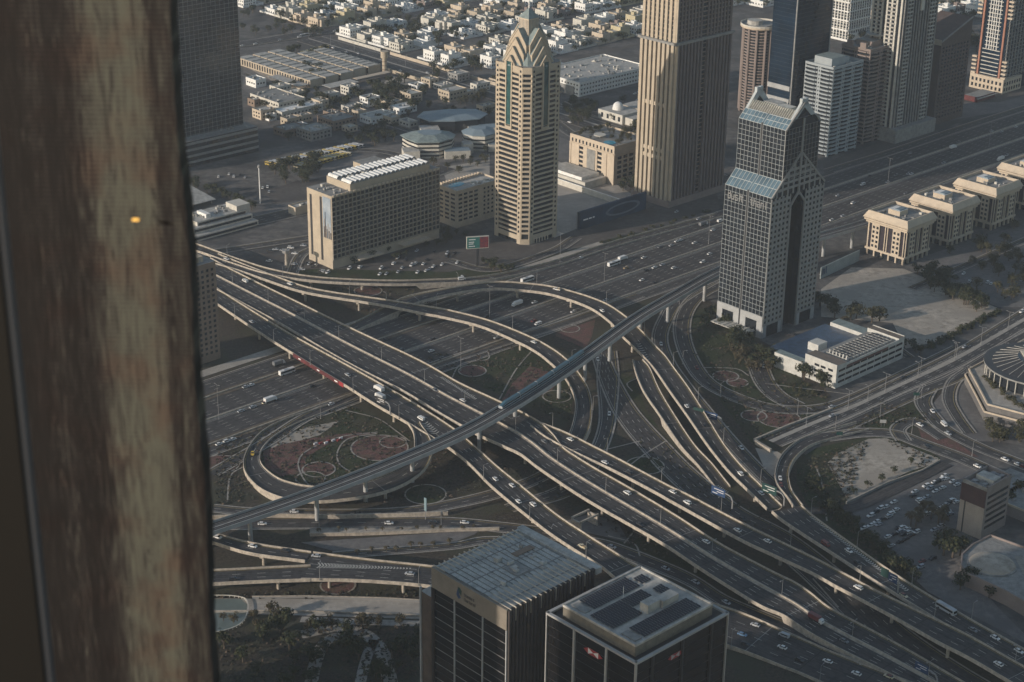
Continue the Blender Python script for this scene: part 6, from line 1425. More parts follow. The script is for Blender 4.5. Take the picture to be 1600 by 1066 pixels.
CATS = {'car': ('car', 'car'), 'taxi': ('taxi', 'taxi'), 'suv': ('sports_utility_car', 'car'), 'pickup': ('pickup_truck', 'pickup'), 'van': ('van', 'van'), 'bus': ('bus', 'bus'), 'truck': ('truck', 'truck'), 'roller': ('road_roller', 'road roller')}
def put(kind, colr, p, ang, label, group=None):
    bm_, gm = PROTO.get((kind, colr)) or vehicle(kind, colr)
    o = bpy.data.objects.new(CATS[kind][0], bm_); col.objects.link(o); o.location = p; o.rotation_euler = (0, 0, ang)
    g = bpy.data.objects.new('windows', gm); col.objects.link(g); g.parent = o
    tag(o, label, CATS[kind][1], group); return o
KW = {'car': 'car', 'taxi': 'taxi', 'suv': 'tall car', 'pickup': 'pickup', 'van': 'van', 'bus': 'bus', 'truck': 'box truck', 'roller': 'road roller'}
def traffic(key, phrase, items, flip=False):
    """items: (px, py, kind, colour)"""
    SS = ROADS[key]; items = sorted(items, key=lambda t: t[0])
    seen = {}
    for t in items: seen[(t[2], t[3])] = seen.get((t[2], t[3]), 0)+1
    idx = {}
    for (px, py, kind, colr) in items:
        z = 0.2
        for _ in range(3):
            g = G(px, py, z); i = min(range(len(SS)), key=lambda k: (SS[k][0].xy-g.xy).length); z = SS[i][0].z
        g = G(px, py, z+.3); a = SS[min(i+1, len(SS)-1)][0]; c = SS[max(i-1, 0)][0]; d = a-c; ang = math.atan2(d.y, d.x)
        p, h, n = SS[i]; off = (Vector((g.x, g.y, 0))-Vector((p.x, p.y, 0))).dot(n); lim = h-2.0
        fl = (off > 0) if h > 10 else flip
        if off > lim: g = g-n*(off-lim)
        if off < -lim: g = g-n*(off+lim)
        k = idx[(kind, colr)] = idx.get((kind, colr), 0)+1
        nm = '%s %s' % (colr, KW[kind])
        lb = '%s on %s' % (nm, phrase)+('' if seen[(kind, colr)] == 1 else ', %s %s from left' % (ordw(k), colr) )
        put(kind, colr, (g.x, g.y, z+.03), ang+(math.pi if fl else 0), lb, 'vehicles on '+phrase)
def P_(s, d='car', c='white'):
    out = []
    for t in s.split():
        q = t.split(','); out.append((float(q[0]), float(q[1]), (q[2] if len(q) > 2 else d) or d, q[3] if len(q) > 3 else c))
    return out
traffic('d0', 'the long three-lane flyover', P_('891,687 945,723 983,739,car,dark 1051,769 1074,786,suv 1152,829 1199,846 1341,919,suv 1560,1038'), True)
traffic('d1', 'the widest flyover', P_('383,440,van 462,486,car,dark 723,626 760,665,car,dark 850,690,car,grey 980,771,suv 1103,847 1319,1002,car,grey 1275,970,truck,red 1000,820,car,dark 680,610,car,grey'))
traffic('d2', 'the lower left flyover', P_('393,503,car,silver 543,586,car,silver 592,610,truck 594,622,truck,silver 658,655,van 774,749 800,759 810,784 833,789,suv 910,855,pickup,cream 1180,977,car,silver 1225,994,van,silver 1222,1012 1165,1007,car,dark 1249,1032,car,dark 1293,1034 1338,1053 1395,1052,taxi,cream 1160,992,car,blue'), True)
traffic('p2', 'the ground road beside the lower left flyover', P_('410,819 608,818 677,817,car,dark 726,817 820,827 956,855,car,silver 1040,889,car,silver 1087,910,car,silver 1135,942,car,silver'))
traffic('p1', 'the curved ground road below the metro viaduct', P_('460,800 560,803,car,dark'))
traffic('gh', 'the flyover along the car park', P_('1290,851,van,red 1326,861 1412,931,taxi,cream 1478,954,bus,silver 1555,997 1592,1018 1520,985,car,grey 1340,880,car,dark'))
traffic('b', 'the high curved ramp', P_('870,453,pickup 941,486 1073,635 1157,741,suv 1189,771 1100,665,car,dark'), True)
traffic('c', 'the slender curved ramp', P_('453,444 834,535 640,478,car,dark'), True)
traffic('a', 'the farthest slim ramp', P_('354,405 721,436,van'))
traffic('h', 'the rising slip ramp by the sandy triangle', P_('1210,758,car,red 1219,748'))
traffic('r1', 'the inner ground road right of the metro pier', P_('1033,538 1095,618,car,dark 1162,700'))
traffic('r2', 'the ground road curving below the gabled tower', P_('1089,575,car,red 1300,636,car,silver'))
traffic('entry', 'the drive to the gabled tower', P_('1192,572,van'))
traffic('l', 'the narrow ground road under the metro viaduct', P_('952,647'))
traffic('k', 'the lower ground road between flyovers', P_('934,562 1160,812,car,dark 1390,1003,car,dark'))
traffic('q', 'the upper short flyover at the lower left', P_('340,840 395,854 446,861,car,dark'))
traffic('qr', 'the chevron-marked flyover at the bottom', P_('494,869,car,silver 640,897,car,silver'), True)
traffic('r', 'the lower short flyover', P_('365,905,car,dark'))
traffic('loop', 'the tight loop ramp', P_('395,711,roller,yellow'))
traffic('sz1', 'the far main lanes of the highway', P_('1039,371 1053,372 1085,380 1049,384,car,silver 959,414,bus 978,419,car,tan 957,400,truck 1006,403 1348,289,van 1444,278 1404,290,car,silver 1419,272,car,silver 1400,274,car,grey 1309,306,car,silver 835,473 808,477,truck 681,533,car,dark 543,503,car,dark 628,548,car,grey 409,563,bus 353,581 356,590,car,silver 1489,232,truck 1557,204,car,silver 1581,197 1348,272,car,dark 1493,260,car,silver 1022,383,car,grey 1114,360 894,455,car,dark 760,495,car,dark 1130,352,car,dark'))
traffic('sz2', 'the near main lanes of the highway', P_('1109,397 1004,403,car,silver 1005,412 1002,420,car,dark 1098,410,suv 1053,419 1003,438 1333,318,suv 1334,343,car,silver 1312,348 917,496 776,528,car,silver 834,502,car,red 860,515,van 674,549 391,610,truck 353,630,car,silver 383,630,car,silver 410,627,taxi,cream 966,477,car,silver 1566,251,truck 1573,243,car,silver 1025,443,car,dark 480,600,car,dark 1440,310,car,grey'))
traffic('szn', 'the far slip lanes of the highway', P_('1099,352,truck,grey 1125,346,van 1057,331,car,silver 858,385 824,439,bus 436,570,truck,grey 1422,240,car,silver 1483,233,car,dark 1569,210,car,silver 1520,228,car,grey'))
traffic('szs', 'the near slip road of the highway', P_('485,615 329,667 334,678,suv 330,687'))
traffic('av', 'the broad avenue at the right', P_('1566,479 1590,477 1580,483,suv 1499,540,car,silver 1410,590,car,dark 1300,650,car,silver'))
traffic('n1', 'the road above the car park', P_('1445,698,car,dark 1527,729 1595,755,car,silver'))
traffic('n2', 'the road below the mall', P_('1457,643 1475,664,van 1473,680,car,silver 1563,722 1582,731 1595,731,car,red'))
traffic('turn', 'the small turning loop', P_('1432,666'))
traffic('wide', 'the wide diagonal avenue', P_('520,75 541,82 620,112 668,114,car,silver 560,84,car,silver 700,130 887,192 905,205,car,silver 915,202'))
traffic('cross', 'the cross street at the top left', P_('387,78 410,74 445,66,car,silver 473,60 480,58,bus,silver 505,55,car,silver 527,50 548,47 560,44,car,silver 575,40'))
# parked cars
def parked(s, phrase, ang, sz=(4, 3.99), org=(0, 0), seed=1):
    r = random.Random(seed); L = []
    for t in s.split():
        q = t.split(','); L.append((org[0]+float(q[0])/sz[1], org[1]+float(q[1])/sz[1], q[2] if len(q) > 2 else r.choice(['white']*5+['silver', 'dark'])))
    L.sort(); ix = {}
    tot = {}
    for x, y, c in L: tot[c] = tot.get(c, 0)+1
    for x, y, c in L:
        ix[c] = ix.get(c, 0)+1; kd = r.choice(['car', 'car', 'suv']); p = G(x, y, .3)
        put(kd, c, (p.x, p.y, .12), ang+r.choice([0, math.pi])+r.uniform(-.04, .04), '%s car parked %s' % (c, phrase)+(', %s %s one from left' % (ordw(ix[c]), c) if tot[c] > 1 else ''), 'cars parked '+phrase)
parked('1100,335 1040,375 1150,372 985,400 1090,410 1045,432 915,435 990,468 945,487 785,500 735,530 800,547 670,562 770,572 715,608,dark 678,622 640,645 597,663 840,660 825,682 870,668 925,688 895,706 748,715 785,700,dark 860,728,dark 822,748,dark 770,772,silver 880,690 1090,530 1110,515 1128,502 1072,540 1150,490 1010,415 1075,362 905,460 960,500 700,540 755,590 640,585 690,640 905,672 1110,355 1180,390 845,700 810,660,dark 1175,500 1120,560 1135,573,silver 1000,573 1035,673,silver 1080,645,silver 950,905,silver 960,868,red 1025,853,dark 1400,630,dark 1370,636,dark 1055,372,dark 1100,520', 'in the car park at the right', A-.15, org=(1200, 660), seed=3)
parked('820,930 880,935 790,945 720,963 655,933 685,890,silver 560,968 320,970 550,1012 690,995,silver 835,998 900,985 925,975,silver 955,955 1020,940 1135,925 1060,855,silver 1060,880 830,835,silver 960,845 1110,855,dark 400,960 60,950 15,935,silver 100,985,dark 155,1000 130,990,silver 600,1010,silver 745,905,dark 905,905,dark 1170,1035', 'in front of the hotel', A+.5, sz=(4, 4.847), org=(480, 220), seed=4)
parked('600,752 760,705 760,772 805,805 850,765 815,655 610,690 640,680 685,685 735,670 880,790,dark 935,815,silver', 'left of the hotel', A-.9, org=(270, 220), seed=5)
parked('1185,375 1160,440,silver 1185,425 1210,410 1240,400 1330,365 1365,355 1300,372 1345,372,silver', 'between the glass tower and the white office', A-1.2, org=(940, 430), seed=6)
parked('965,815 1000,803 1220,830 1255,880 1370,885 1390,893 1580,870,silver 1555,755 1180,860,dark', 'under the trees before the cream blocks', A+.3, org=(1200, 220), seed=7)
parked('240,425 315,390 270,395 640,130 670,115 640,385 690,160,dark 660,175,silver 955,1025,silver', 'around the mosque and the parking deck', A+.2, sz=(4, 4.847), org=(860, 120), seed=8)
parked('450,230,silver 350,210 285,225 590,290 600,320,silver 380,225 420,215,dark 560,295', 'near the slim white mast behind the hotel', A+.9, org=(270, 220), seed=9)
k = 0
for i in range(24):
    x, y = 424+i*5.9, 259-i*1.28; p = G(x, y); put('bus', 'yellow' if i % 3 == 0 else 'silver', (p.x, p.y, .1), A-1.25, '%s bus in the long parked row of the bus park, %s from the left' % ('yellow' if i % 3 == 0 else 'silver', ordw(i+1)), 'buses in the bus park')
for i in range(13):
    x, y = 468+i*6.0, 263-i*1.7; p = G(x, y); put('bus', 'yellow' if i % 4 else 'cream', (p.x, p.y, .1), A-1.25, '%s bus in the short parked row nearest the hotel, %s from the left' % ('yellow' if i % 4 else 'cream', ordw(i+1)), 'buses in the bus park')
for i in range(5):
    x, y = 478+i*7.0, 84-i*1.8; p = G(x, y); put('bus', 'yellow', (p.x, p.y, .1), A-.15, 'yellow school bus parked above the school roofs, %s from the left' % ordw(i+1), 'school buses')
# metro train
i0 = min(range(len(MS)), key=lambda k: (MS[k][0].xy-G(775, 642, 16).xy).length); i1 = min(range(len(MS)), key=lambda k: (MS[k][0].xy-G(905, 556, 16).xy).length)
tr = empty('metro_train', MS[i0][0], 0, label='blue-roofed metro train running on the tall viaduct towards the lower left', cat='train'); o0 = MS[i0][0]
TBL = mat('train_blue', (0.045, 0.12, 0.17), rough=.4, var=.15, scale=.3); seg = MS[i0:i1+1]
L = [0]
for a, c in zip(seg, seg[1:]): L.append(L[-1]+(c[0]-a[0]).length)
def ats(s):
    k = max(j for j in range(len(L)-1) if L[j] <= s); t = (s-L[k])/(L[k+1]-L[k]); return seg[k][0].lerp(seg[k+1][0], t), seg[k][2]
ncar = 5; cl = L[-1]/ncar
for k in range(ncar):
    s0, s1 = k*cl+.3, (k+1)*cl-.3; b, g = MB(), MB(); st = [s0+(s1-s0)*j/4 for j in range(5)]
    R2 = []
    for s in st:
        p, n = ats(min(s, L[-1]-.01)); c = p+n*(2.2 if n.dot(Vector((0, 1, 0))) > 0 else -2.2)-o0
        sh = 1.0; front = (k == 0 and s == s0)
        R2.append([c+n*1.35+Vector((0, 0, .6)), c+n*1.4+Vector((0, 0, 2.6 if not front else 1.8)), c+n*.8+Vector((0, 0, 3.7 if not front else 2.2)), c-n*.8+Vector((0, 0, 3.7 if not front else 2.2)), c-n*1.4+Vector((0, 0, 2.6 if not front else 1.8)), c-n*1.35+Vector((0, 0, .6))])
    for a, c in zip(R2, R2[1:]):
        for j in range(6):
            q = [a[j], c[j], c[(j+1) % 6], a[(j+1) % 6]]; b.face(q, TBL if j in (1, 2, 3) else BLUER)
        for j in (0, 4):
            off = (a[1]-a[4]).normalized()*(.04 if j == 0 else -.04); lo, hi = (a[0], a[1]) if j == 0 else (a[5], a[4]); lo2, hi2 = (c[0], c[1]) if j == 0 else (c[5], c[4])
            g.face([lo.lerp(hi, .45)+off, lo2.lerp(hi2, .45)+off, lo2.lerp(hi2, .85)+off, lo.lerp(hi, .85)+off], CG)
    b.face(R2[0][::-1], PC['silver']); b.face(R2[-1], PC['silver']); cb = b.build('carriage', tr); g.build('window_band', cb)
# ------------------------------------------------------------------ lamps, signs, masts
def lampset(hh, double):
    p, h = MB(), MB(); p.cyl(0, 0, .16, 0, hh, METAL, 6, .09); p.cyl(0, 0, .3, 0, .6, CONC_D, 6)
    for s_ in ((-1, 1) if double else (1,)): p.bar((0, 0, hh-.1), (0, s_*1.9, hh+.25), .06, METAL); h.box(-.22, .22, min(s_*1.7, s_*2.7), max(s_*1.7, s_*2.7), hh+.15, hh+.35, METAL)
    return p.mesh('pole'), h.mesh('lamp_head')
LS = {(12, 0): lampset(12, 0), (12, 1): lampset(12, 1), (9, 0): lampset(9, 0), (9, 1): lampset(9, 1), (22, 1): lampset(22, 1)}
def lamp(p, ang, typ, label, group):
    e = empty('street_lamp', p, ang, label=label, cat='street lamp', group=group)
    for n_, me in zip(('pole', 'lamp_head'), LS[typ]): o = bpy.data.objects.new(n_, me); col.objects.link(o); o.parent = e
def lamps(key, off, step, typ, phrase, start=10, sgn=1, xr=(300, 1610), zoff=0.2):
    SS = ROADS[key]; L, nxt, pts = 0, start, []
    for i in range(len(SS)-1):
        L += (SS[i+1][0]-SS[i][0]).length
        if L > nxt:
            nxt += step; p, h, n = SS[i]; q = p+n*(off(h) if callable(off) else off); x, y = PX(q)
            if xr[0] < x < xr[1] and -20 < y < 1080: d = SS[i+1][0]-p; pts.append((x, q, math.atan2(d.y, d.x)))
    pts.sort(key=lambda t: t[0])
    for k, (x, q, a) in enumerate(pts): lamp((q.x, q.y, q.z+zoff), a if sgn > 0 else a+math.pi, typ, 'street lamp %s, %s from left' % (phrase, ordw(k+1)), 'street lamps '+phrase)
lamps('d1', 0, 42, (9, 1), 'on the median of the widest flyover')
lamps('d0', lambda h: h+.5, 44, (9, 0), 'on the long three-lane flyover', sgn=-1)
lamps('d2', lambda h: -h-.5, 46, (9, 0), 'on the near parapet of the lower left flyover', sgn=1, xr=(330, 1300))
lamps('gh', lambda h: h+.5, 40, (9, 0), 'on the car park side flyover')
lamps('b', lambda h: h+.5, 52, (9, 0), 'on the outer parapet of the high curved ramp')
lamps('c', lambda h: h+.5, 60, (9, 0), 'on the outer parapet of the slender curved ramp')
lamps('qr', lambda h: -h-.5, 50, (9, 0), 'on the near parapet of the chevron-marked flyover')
lamps('av', lambda h: h*.05, 36, (12, 1), 'on the median of the broad avenue')
lamps('s1', 6, 44, (9, 0), 'beside the service road of the avenue')
lamps('n1', 6.5, 40, (9, 0), 'above the car park')
lamps('r2', -6.5, 48, (9, 0), 'on the lawn below the gabled tower')
lamps('wide', 0, 50, (12, 1), 'on the median of the wide diagonal avenue', xr=(480, 765))
lamps('p2', -8, 60, (9, 0), 'beside the lower ground road', xr=(340, 1000))
for k, (x, y) in enumerate(((342, 656), (501, 655), (765, 496), (944, 443), (1107, 382), (1387, 289), (875, 410), (1545, 230), (720, 580))):
    g = G(x, y); lamp((g.x, g.y, .15), A, (22, 1) if k != 1 else (12, 0), 'tall highway mast lamp, %s from the left' % ordw(1+[342, 501, 720, 765, 875, 944, 1107, 1387, 1545].index(x)), 'mast lamps along the highway')
def gantry(px, py, z, ang, wd, ht, mt, label, mt2=None, arm=5, rise=6.5):
    g = G(px, py, z); e = empty('road_sign', (g.x, g.y, z), ang, label=label, cat='road sign')
    b = MB(); pts = [Vector((0, -arm, 0)), Vector((0, -arm, rise*.7)), Vector((0, -arm*.75, rise)), Vector((0, -arm*.3, rise+.6)), Vector((0, 0, rise+.6))]
    for p, q in zip(pts, pts[1:]): b.bar(p, q, .28, METAL)
    b.build('support', e); b = MB(); b.box(-.12, .12, 0, wd, rise-ht/2, rise+ht/2, mt); s_ = b.build('sign_panel', e); b = MB()
    for j, (a, c) in enumerate(((.12, .8), (.12, .6), (.55, .9))): zz = rise+ht*(.25-.27*j); b.box(-.16, .16, wd*a, wd*c, zz-.22, zz+.12, WHTP)
    b.build('sign_text', s_)
    if mt2: b = MB(); b.box(-.12, .12, wd+.1, wd*1.9, rise-ht*.3, rise+ht*.7, mt2); b.build('sign_panel', e)
gantry(1132, 790, 7, A+.05, 9, 4.5, BLUP, 'blue gantry road sign over the ramps left of the sandy triangle')
gantry(1212, 786, 7, A+.1, 9, 5, GRNP, 'green gantry road sign beside the slip ramp at the sandy triangle')
gantry(1120, 668, 0, A+.3, 8, 4.2, BLUP, 'blue and green gantry sign above the inner ground road', GRNP, 3)
gantry(1400, 925, 7, A, 5, 4.5, BLUP, 'blue gantry sign at the car park corner of the flyover', GRNP, 1)
gantry(602, 645, 8, A+.1, 7, 4, DARKM, 'dark back of a gantry sign curving over the lower left flyover', None, 4)
gantry(1448, 1068, .2, A, 7, 4, BLUP, 'dark blue gantry sign under the long flyover at the lower right', None, 5)
for k, (px, py, mt, lb) in enumerate(((1311, 686, GRNP, 'small green direction sign at the start of the slip ramp'), (1431, 624, GRNP, 'small green direction sign at the bend below the avenue'), (1379, 667, CONC_M, 'small pale information board on the lawn below the avenue'))):
    g = G(px, py); e = empty('road_sign', (g.x, g.y, .1), A+.8, label=lb, cat='road sign'); b = MB(); b.cyl(0, -.9, .08, 0, 2.4, METAL, 5); b.cyl(0, .9, .08, 0, 2.4, METAL, 5); b.build('post', e); b = MB(); b.box(-.06, .06, -1.8, 1.8, 2.4, 4.4, mt); b.build('sign_panel', e)
# red banner along the flyover parapet
S2 = ROADS['d2']; ia = min(range(len(S2)), key=lambda k: (S2[k][0].xy-G(470, 548, 8).xy).length); ib = min(range(len(S2)), key=lambda k: (S2[k][0].xy-G(548, 596, 8).xy).length)
if ia > ib: ia, ib = ib, ia
e = empty('banner', (0, 0, 0), label='long dark red advertising banner hung along the near parapet of the lower left flyover', cat='banner'); b, t2 = MB(), MB()
for i in range(ia, ib):
    (p, h, n), (q, k2, o) = S2[i], S2[i+1]; sg = -1 if n.y > 0 else 1
    f_ = lambda c, hh, nn, z: c+nn*sg*(hh+.35)+Vector((0, 0, z))
    b.face([f_(p, h, n, -1.6), f_(q, k2, o, -1.6), f_(q, k2, o, 1.1), f_(p, h, n, 1.1)], REDP if (i-ia) > (ib-ia)*.8 else mat('dark_red_banner', (0.10, 0.02, 0.022), var=.3))
    if (i-ia) % 3 == 1: f2 = lambda c, hh, nn, z: c+nn*sg*(hh+.4)+Vector((0, 0, z)); t2.face([f2(p, h, n, -.7), f2(p.lerp(q, .7), h, n, -.7), f2(p.lerp(q, .7), h, n, .1), f2(p, h, n, .1)], WHTP)
bn = b.build('banner_cloth', e); t2.build('lettering', bn)
# billboard on a pole
u0, v0 = UV(746, 416); B = Bld('billboard', 'billboard on a thick pole with a teal and red picture, left of the pinnacle tower', 'billboard', u0, v0, rot=-.55); hb = ZT(746, 416, 388)
B.part('pole').box(-.9, .9, -.9, .9, 0, hb, DARKM); B.box('board', -8, 8, -.6, .6, hb, hb+9, WHITE2)
B.box('picture', -7.6, 1.5, -.68, -.6, hb+.4, hb+8.6, mat('teal_print', (0.02, 0.14, 0.13), var=.3)); B.box('picture', 1.5, 7.6, -.68, -.6, hb+.4, hb+8.6, mat('red_print', (0.28, 0.035, 0.03), c2=(0.03, 0.02, 0.05), scale=.5))
b = MB(); letters(b, 'radiant', -6.8, hb+6, 1.1, (0, -.45, 1, 0), WHTP, .62); letters(b, 'tech', -5.4, hb+3.4, .9, (0, -.45, 1, 0), WHTP, .62) if 0 else None
for z in (1.6, 3.4, 4.6): b.box(-6.4, -1.5-z*.3, -.75, -.69, hb+z, hb+z+.5, WHTP)
b.v, b.f, b.mi = b.v, b.f, b.mi
B.root; 
for f_i in (0,): pass
bb2 = MB()
for z, x1 in ((1.6, -2), (3.4, -3), (4.7, -2.6), (6.6, -1.6)): bb2.box(-6.4, x1, -.75, -.69, hb+z, hb+z+.55, WHTP)
bb2.build('slogan', B.root); B.done()
# pale hoarding right of the gabled tower
u0, v0 = UV(1282, 436); u1, v1 = UV(1342, 408); B = Bld('hoarding', 'long pale blue-grey hoarding between the gabled glass tower and the cream blocks', 'hoarding', u0, v0, rot=math.atan2(-(v1-v0), u1-u0)); Lh = math.hypot(u1-u0, v1-v0)
B.box('board', 0, Lh, 0, .6, 0, 8.5, mat('pale_board', (0.27, 0.31, 0.31), var=.12)); b = MB(); letters(b, 'ni', 2, 3, 3.4, (0, 0, 1, 0), BLUP, .8); b.build('lettering', B.root); B.box('brace', 0, Lh, .6, 1.2, 3, 3.4, METAL); B.done()
# slim mast, sign totem, fence, wall, underpass portal
def mast(px, py, ty, r_, mt, label, name='mast', cat='mast', cap=None):
    g = G(px, py); h = ZT(px, py, ty); e = empty(name, (g.x, g.y, 0), A, label=label, cat=cat); b = MB(); b.cyl(0, 0, r_, 0, h, mt, 10, r_*.7); b.build('pole', e)
    b = MB(); (cap or (lambda q, hh: (q.cyl(0, 0, r_*2.2, hh-2.2, hh-.2, METAL, 8))))(b, h); b.build('head', e)
mast(407, 318, 258, .55, WHITE, 'tall slim white mast left of the hotel')
mast(448, 418, 390, 1.3, CONC, 'stout pale pillar beside the farthest slim ramp', 'pillar', 'pillar')
mast(665, 812, 781, .25, METAL, 'tall thin bluish sign panel on a pole above the lower ground road', 'road_sign', 'road sign', lambda q, hh: q.box(-.2, .2, -.9, .9, hh-6.5, hh+1, mat('pale_blue_sign', (0.16, 0.24, 0.27), var=.1)))
def wallthing(px, h, th, mt, label, name='retaining_wall', cat='wall', z0=0):
    P = [G(*p) for p in px]; e = empty(name, P[0], 0, label=label, cat=cat); b = MB()
    for p, q in zip(P, P[1:]): b.obox(p-P[0], q-P[0], th/2, z0, h, mt)
    b.build('wall', e); b = MB()
    for p, q in zip(P, P[1:]): b.obox(p-P[0], q-P[0], th/2+.15, h, h+.3, CONC)
    b.build('coping', e)
wallthing([(330, 812), (430, 809), (520, 811), (640, 808), (700, 805)], 2.2, .6, CONC, 'low sunlit wall between the two ground roads at the lower left')
wallthing([(484, 838), (560, 837), (640, 834), (700, 831), (780, 829)], 1.6, .6, CONC, 'pale edge wall above the paved basin')
wallthing([(1205, 706), (1178, 690), (1230, 668), (1300, 641)], 1.4, .8, CONC_D, 'grey wall round the mouth of the underpass on the avenue', z0=0)
wallthing([(1180, 694), (1204, 708)], 2.2, 1.0, CONC, 'bright parapet across the mouth of the underpass', 'parapet_wall', 'wall')
wallthing([(394, 936), (480, 935), (600, 938), (690, 943)], 1.3, .25, METAL, 'light railing along the promenade', 'railing', 'railing')
wallthing([(300, 958), (460, 957), (640, 963), (690, 968)], 1.0, .5, CONC_D, 'dark lower wall of the promenade', 'promenade_wall', 'wall')
wallthing([(1322, 788), (1386, 757), (1440, 738), (1468, 722)], 1.3, .4, CONC_D, 'low wall between the sandy triangle and the car park')
g = G(905, 833); e = empty('portal', (g.x, g.y, 0), A, label='pale frame portal over the paved underpass below the diagonal flyovers', cat='portal'); b = MB()
for x in (0, 12): b.box(x, x+.8, -1, 6, 0, 6, CONC)
b.build('frame_post', e); b = MB(); b.box(0, 12.8, -1.2, -.4, 6, 7, CONC); b.box(0, 12.8, 5.4, 6.2, 6, 7, CONC); b.build('frame_beam', e)
g = G(612, 690); e = empty('sign_board', (g.x, g.y, 0), A, label='red and white barriers standing on the flower beds inside the loop', cat='barrier'); b = MB()
for k in range(7): p = G(524+k*6.5, 658+k*.9+(k % 3))-g; b.box(p.x-1.2, p.x+1.2, p.y-.3, p.y+.3, .1, 1.2, REDP if k % 2 else WHTP)
b.build('barrier_panel', e)
# railing round the pond
b = MB(); PP = [G(*p) for p in crom([(300, 934), (350, 933), (378, 936), (387, 944), (386, 962), (375, 978), (350, 988), (320, 992)], 4)]; o_ = PP[0]; e = empty('railing', o_, 0, label='white picket railing round the pale pond at the lower left', cat='railing')
for p, q in zip(PP, PP[1:]): b.obox(p-o_, q-o_, .25, .9, 1.2, WHITE2)
b.build('rail', e); b = MB()
for p in PP: b.cyl(p.x-o_.x, p.y-o_.y, .18, 0, 1.0, WHITE2, 5)
b.build('post', e)
# ------------------------------------------------------------------ out-of-focus window frame close to the camera
def near(px, py, d):
    v = np.array([(px-CX)/FPX, -(py-CY)/FPX, 1.0]); w3 = np.array([v.dot(AX), v.dot(AY), v.dot(AZ)]); t = d/w3[1]; return w3[0]*t, CAM_H+w3[2]*t
def panelmat(name, base, mid, hi, ribs):  # ribs: positions and values of the painted reflection bands
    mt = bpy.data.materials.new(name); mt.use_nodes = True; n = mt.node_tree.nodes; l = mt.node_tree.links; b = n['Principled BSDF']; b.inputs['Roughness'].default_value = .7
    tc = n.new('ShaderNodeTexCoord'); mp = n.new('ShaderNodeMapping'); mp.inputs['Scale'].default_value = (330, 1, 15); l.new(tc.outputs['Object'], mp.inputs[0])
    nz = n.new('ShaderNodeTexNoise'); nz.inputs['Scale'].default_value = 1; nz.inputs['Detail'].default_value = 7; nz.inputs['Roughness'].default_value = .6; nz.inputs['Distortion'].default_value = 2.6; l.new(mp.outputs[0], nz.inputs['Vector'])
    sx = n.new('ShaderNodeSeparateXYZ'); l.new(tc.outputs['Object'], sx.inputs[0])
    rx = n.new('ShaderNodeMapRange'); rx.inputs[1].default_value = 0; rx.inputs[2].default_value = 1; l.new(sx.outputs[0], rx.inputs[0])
    cr = n.new('ShaderNodeValToRGB'); E_ = cr.color_ramp.elements                       # vertical bands of blurred glass reflections, painted into the colour
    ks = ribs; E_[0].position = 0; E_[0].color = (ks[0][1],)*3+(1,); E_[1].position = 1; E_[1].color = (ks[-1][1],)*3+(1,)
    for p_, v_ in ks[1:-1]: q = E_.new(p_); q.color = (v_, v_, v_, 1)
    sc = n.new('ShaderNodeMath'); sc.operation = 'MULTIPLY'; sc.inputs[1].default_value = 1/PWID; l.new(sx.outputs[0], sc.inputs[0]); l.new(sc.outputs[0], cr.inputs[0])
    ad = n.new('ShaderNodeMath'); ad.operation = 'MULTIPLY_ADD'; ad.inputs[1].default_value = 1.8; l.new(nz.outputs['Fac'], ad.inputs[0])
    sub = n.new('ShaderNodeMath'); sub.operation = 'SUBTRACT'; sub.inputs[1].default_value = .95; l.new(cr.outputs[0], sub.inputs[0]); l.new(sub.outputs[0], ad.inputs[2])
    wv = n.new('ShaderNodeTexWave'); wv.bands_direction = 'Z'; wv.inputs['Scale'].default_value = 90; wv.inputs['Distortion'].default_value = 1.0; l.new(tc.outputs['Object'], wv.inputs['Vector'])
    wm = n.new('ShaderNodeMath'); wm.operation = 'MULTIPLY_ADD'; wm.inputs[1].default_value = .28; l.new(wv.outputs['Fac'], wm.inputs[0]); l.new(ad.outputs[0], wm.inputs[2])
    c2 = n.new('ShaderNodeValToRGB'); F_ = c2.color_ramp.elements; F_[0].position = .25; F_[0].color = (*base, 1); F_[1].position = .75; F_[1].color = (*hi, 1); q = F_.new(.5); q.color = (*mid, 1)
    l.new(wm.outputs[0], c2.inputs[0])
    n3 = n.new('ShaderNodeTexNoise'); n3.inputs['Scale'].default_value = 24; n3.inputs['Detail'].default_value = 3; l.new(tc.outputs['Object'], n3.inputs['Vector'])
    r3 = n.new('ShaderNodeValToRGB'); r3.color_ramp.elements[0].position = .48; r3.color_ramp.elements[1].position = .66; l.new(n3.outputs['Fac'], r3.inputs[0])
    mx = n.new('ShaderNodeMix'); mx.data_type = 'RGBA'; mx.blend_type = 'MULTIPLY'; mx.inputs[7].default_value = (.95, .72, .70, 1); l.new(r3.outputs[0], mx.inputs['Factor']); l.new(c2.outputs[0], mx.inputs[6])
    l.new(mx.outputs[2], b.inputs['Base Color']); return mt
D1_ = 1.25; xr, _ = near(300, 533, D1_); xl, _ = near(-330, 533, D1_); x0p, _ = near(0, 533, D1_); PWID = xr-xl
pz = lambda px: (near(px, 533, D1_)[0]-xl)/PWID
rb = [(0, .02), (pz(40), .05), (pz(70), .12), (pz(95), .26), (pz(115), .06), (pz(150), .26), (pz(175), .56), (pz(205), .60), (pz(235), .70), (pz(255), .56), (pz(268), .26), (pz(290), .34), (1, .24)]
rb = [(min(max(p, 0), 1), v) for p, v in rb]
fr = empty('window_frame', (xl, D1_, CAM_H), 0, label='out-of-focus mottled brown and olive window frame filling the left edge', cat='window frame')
PM = panelmat('mottled_frame', (0.007, 0.0065, 0.008), (0.036, 0.031, 0.032), (0.118, 0.122, 0.098), rb); rz = random.Random(2); b = MB()
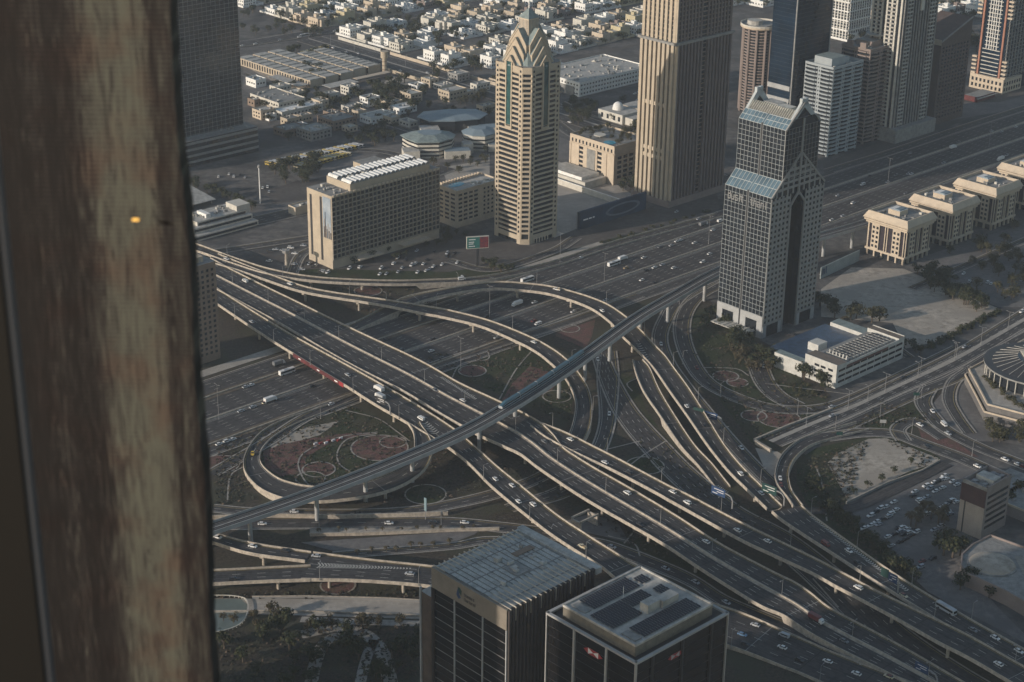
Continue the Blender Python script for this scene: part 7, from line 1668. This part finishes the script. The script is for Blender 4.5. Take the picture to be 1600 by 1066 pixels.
zz = [-1.6+.012*k for k in range(210)]; ed = [PWID+.0012*math.sin(k*.35)+.0018*math.sin(k*.083+1)+rz.uniform(-.0007, .0007) for k in range(210)]
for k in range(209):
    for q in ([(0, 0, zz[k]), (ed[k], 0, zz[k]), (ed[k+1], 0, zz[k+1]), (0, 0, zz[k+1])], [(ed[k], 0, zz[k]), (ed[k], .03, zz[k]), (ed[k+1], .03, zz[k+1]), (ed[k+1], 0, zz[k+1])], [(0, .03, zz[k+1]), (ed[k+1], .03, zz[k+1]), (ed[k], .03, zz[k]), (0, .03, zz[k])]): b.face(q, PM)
b.build('stone_panel', fr)  # glass surface; its mottled reflections are painted into the base colour
D2_ = .9; xa, _ = near(12, 533, D2_); xb, _ = near(-400, 533, D2_)
b = MB(); b.box(xb-xl, xa-xl, D2_-D1_, D2_-D1_+.010, -1.6, .9, mat('frame_black', (0.007, 0.0065, 0.006), rough=.6, var=0)); b.build('inner_jamb', fr)
xc, _ = near(24, 533, D2_); b = MB(); b.box(xa-xl+.0001, xc-xl, D2_-D1_+.001, D2_-D1_+.009, -1.6, .9, mat('frame_rim', (0.06, 0.065, 0.075), rough=.4, var=0)); b.build('jamb_edge', fr)
lx, lz = near(212, 343, D1_-.01); b = MB(); b.box(lx-xl-.0024, lx-xl+.0024, -.012, -.009, lz-CAM_H-.0006, lz-CAM_H+.0006, mat('amber_light', (1.0, .55, .12), var=0, emit=1)); b.build('indicator_light', fr)
# unseen towers added left of the view to shade the near blocks and park
for k, (s_, wd_, hh_) in enumerate(((462, 62, 205), (540, 66, 190), (622, 62, 64))):
    x_ = -300.0 if k < 2 else -240.0; y_ = (s_+x_*.469)/.883; u_, v_ = x_*UX+y_*UY, x_*VX+y_*VY
    B = Bld('office_tower', ['tall grey tower outside the left edge, nearer to the viewer', 'tall grey tower outside the left edge, farther from the viewer', 'lower grey block outside the left edge, beyond the two tall towers'][k], 'office', u_, v_, rot=R(28)-A); f = B.faces(40, wd_)
    B.box('wall', 0, 40, -wd_/2, wd_/2, 0, hh_, GLASS, top=GREY)
    for j in range(50): B.part('spandrel').box(-.2, 40.2, -wd_/2-.2, wd_/2+.2, 3+j*3.6, 4.2+j*3.6, CONC_D)
    B.done()
# ------------------------------------------------------------------ air
b = MB(); b.box(-3600, 3600, -300, 6600, -2, 462, SOIL); hz = bpy.data.materials.new('haze_air'); hz.use_nodes = True; hn = hz.node_tree; hn.nodes.clear()
ho = hn.nodes.new('ShaderNodeOutputMaterial'); hv = hn.nodes.new('ShaderNodeVolumePrincipled'); hv.inputs['Density'].default_value = HAZE; hv.inputs['Color'].default_value = (0.78, 0.88, 1.0, 1); hv.inputs['Anisotropy'].default_value = 0.2
hn.links.new(hv.outputs[0], ho.inputs['Volume']); b.ms = [hz]; b.build('haze', kind='stuff')
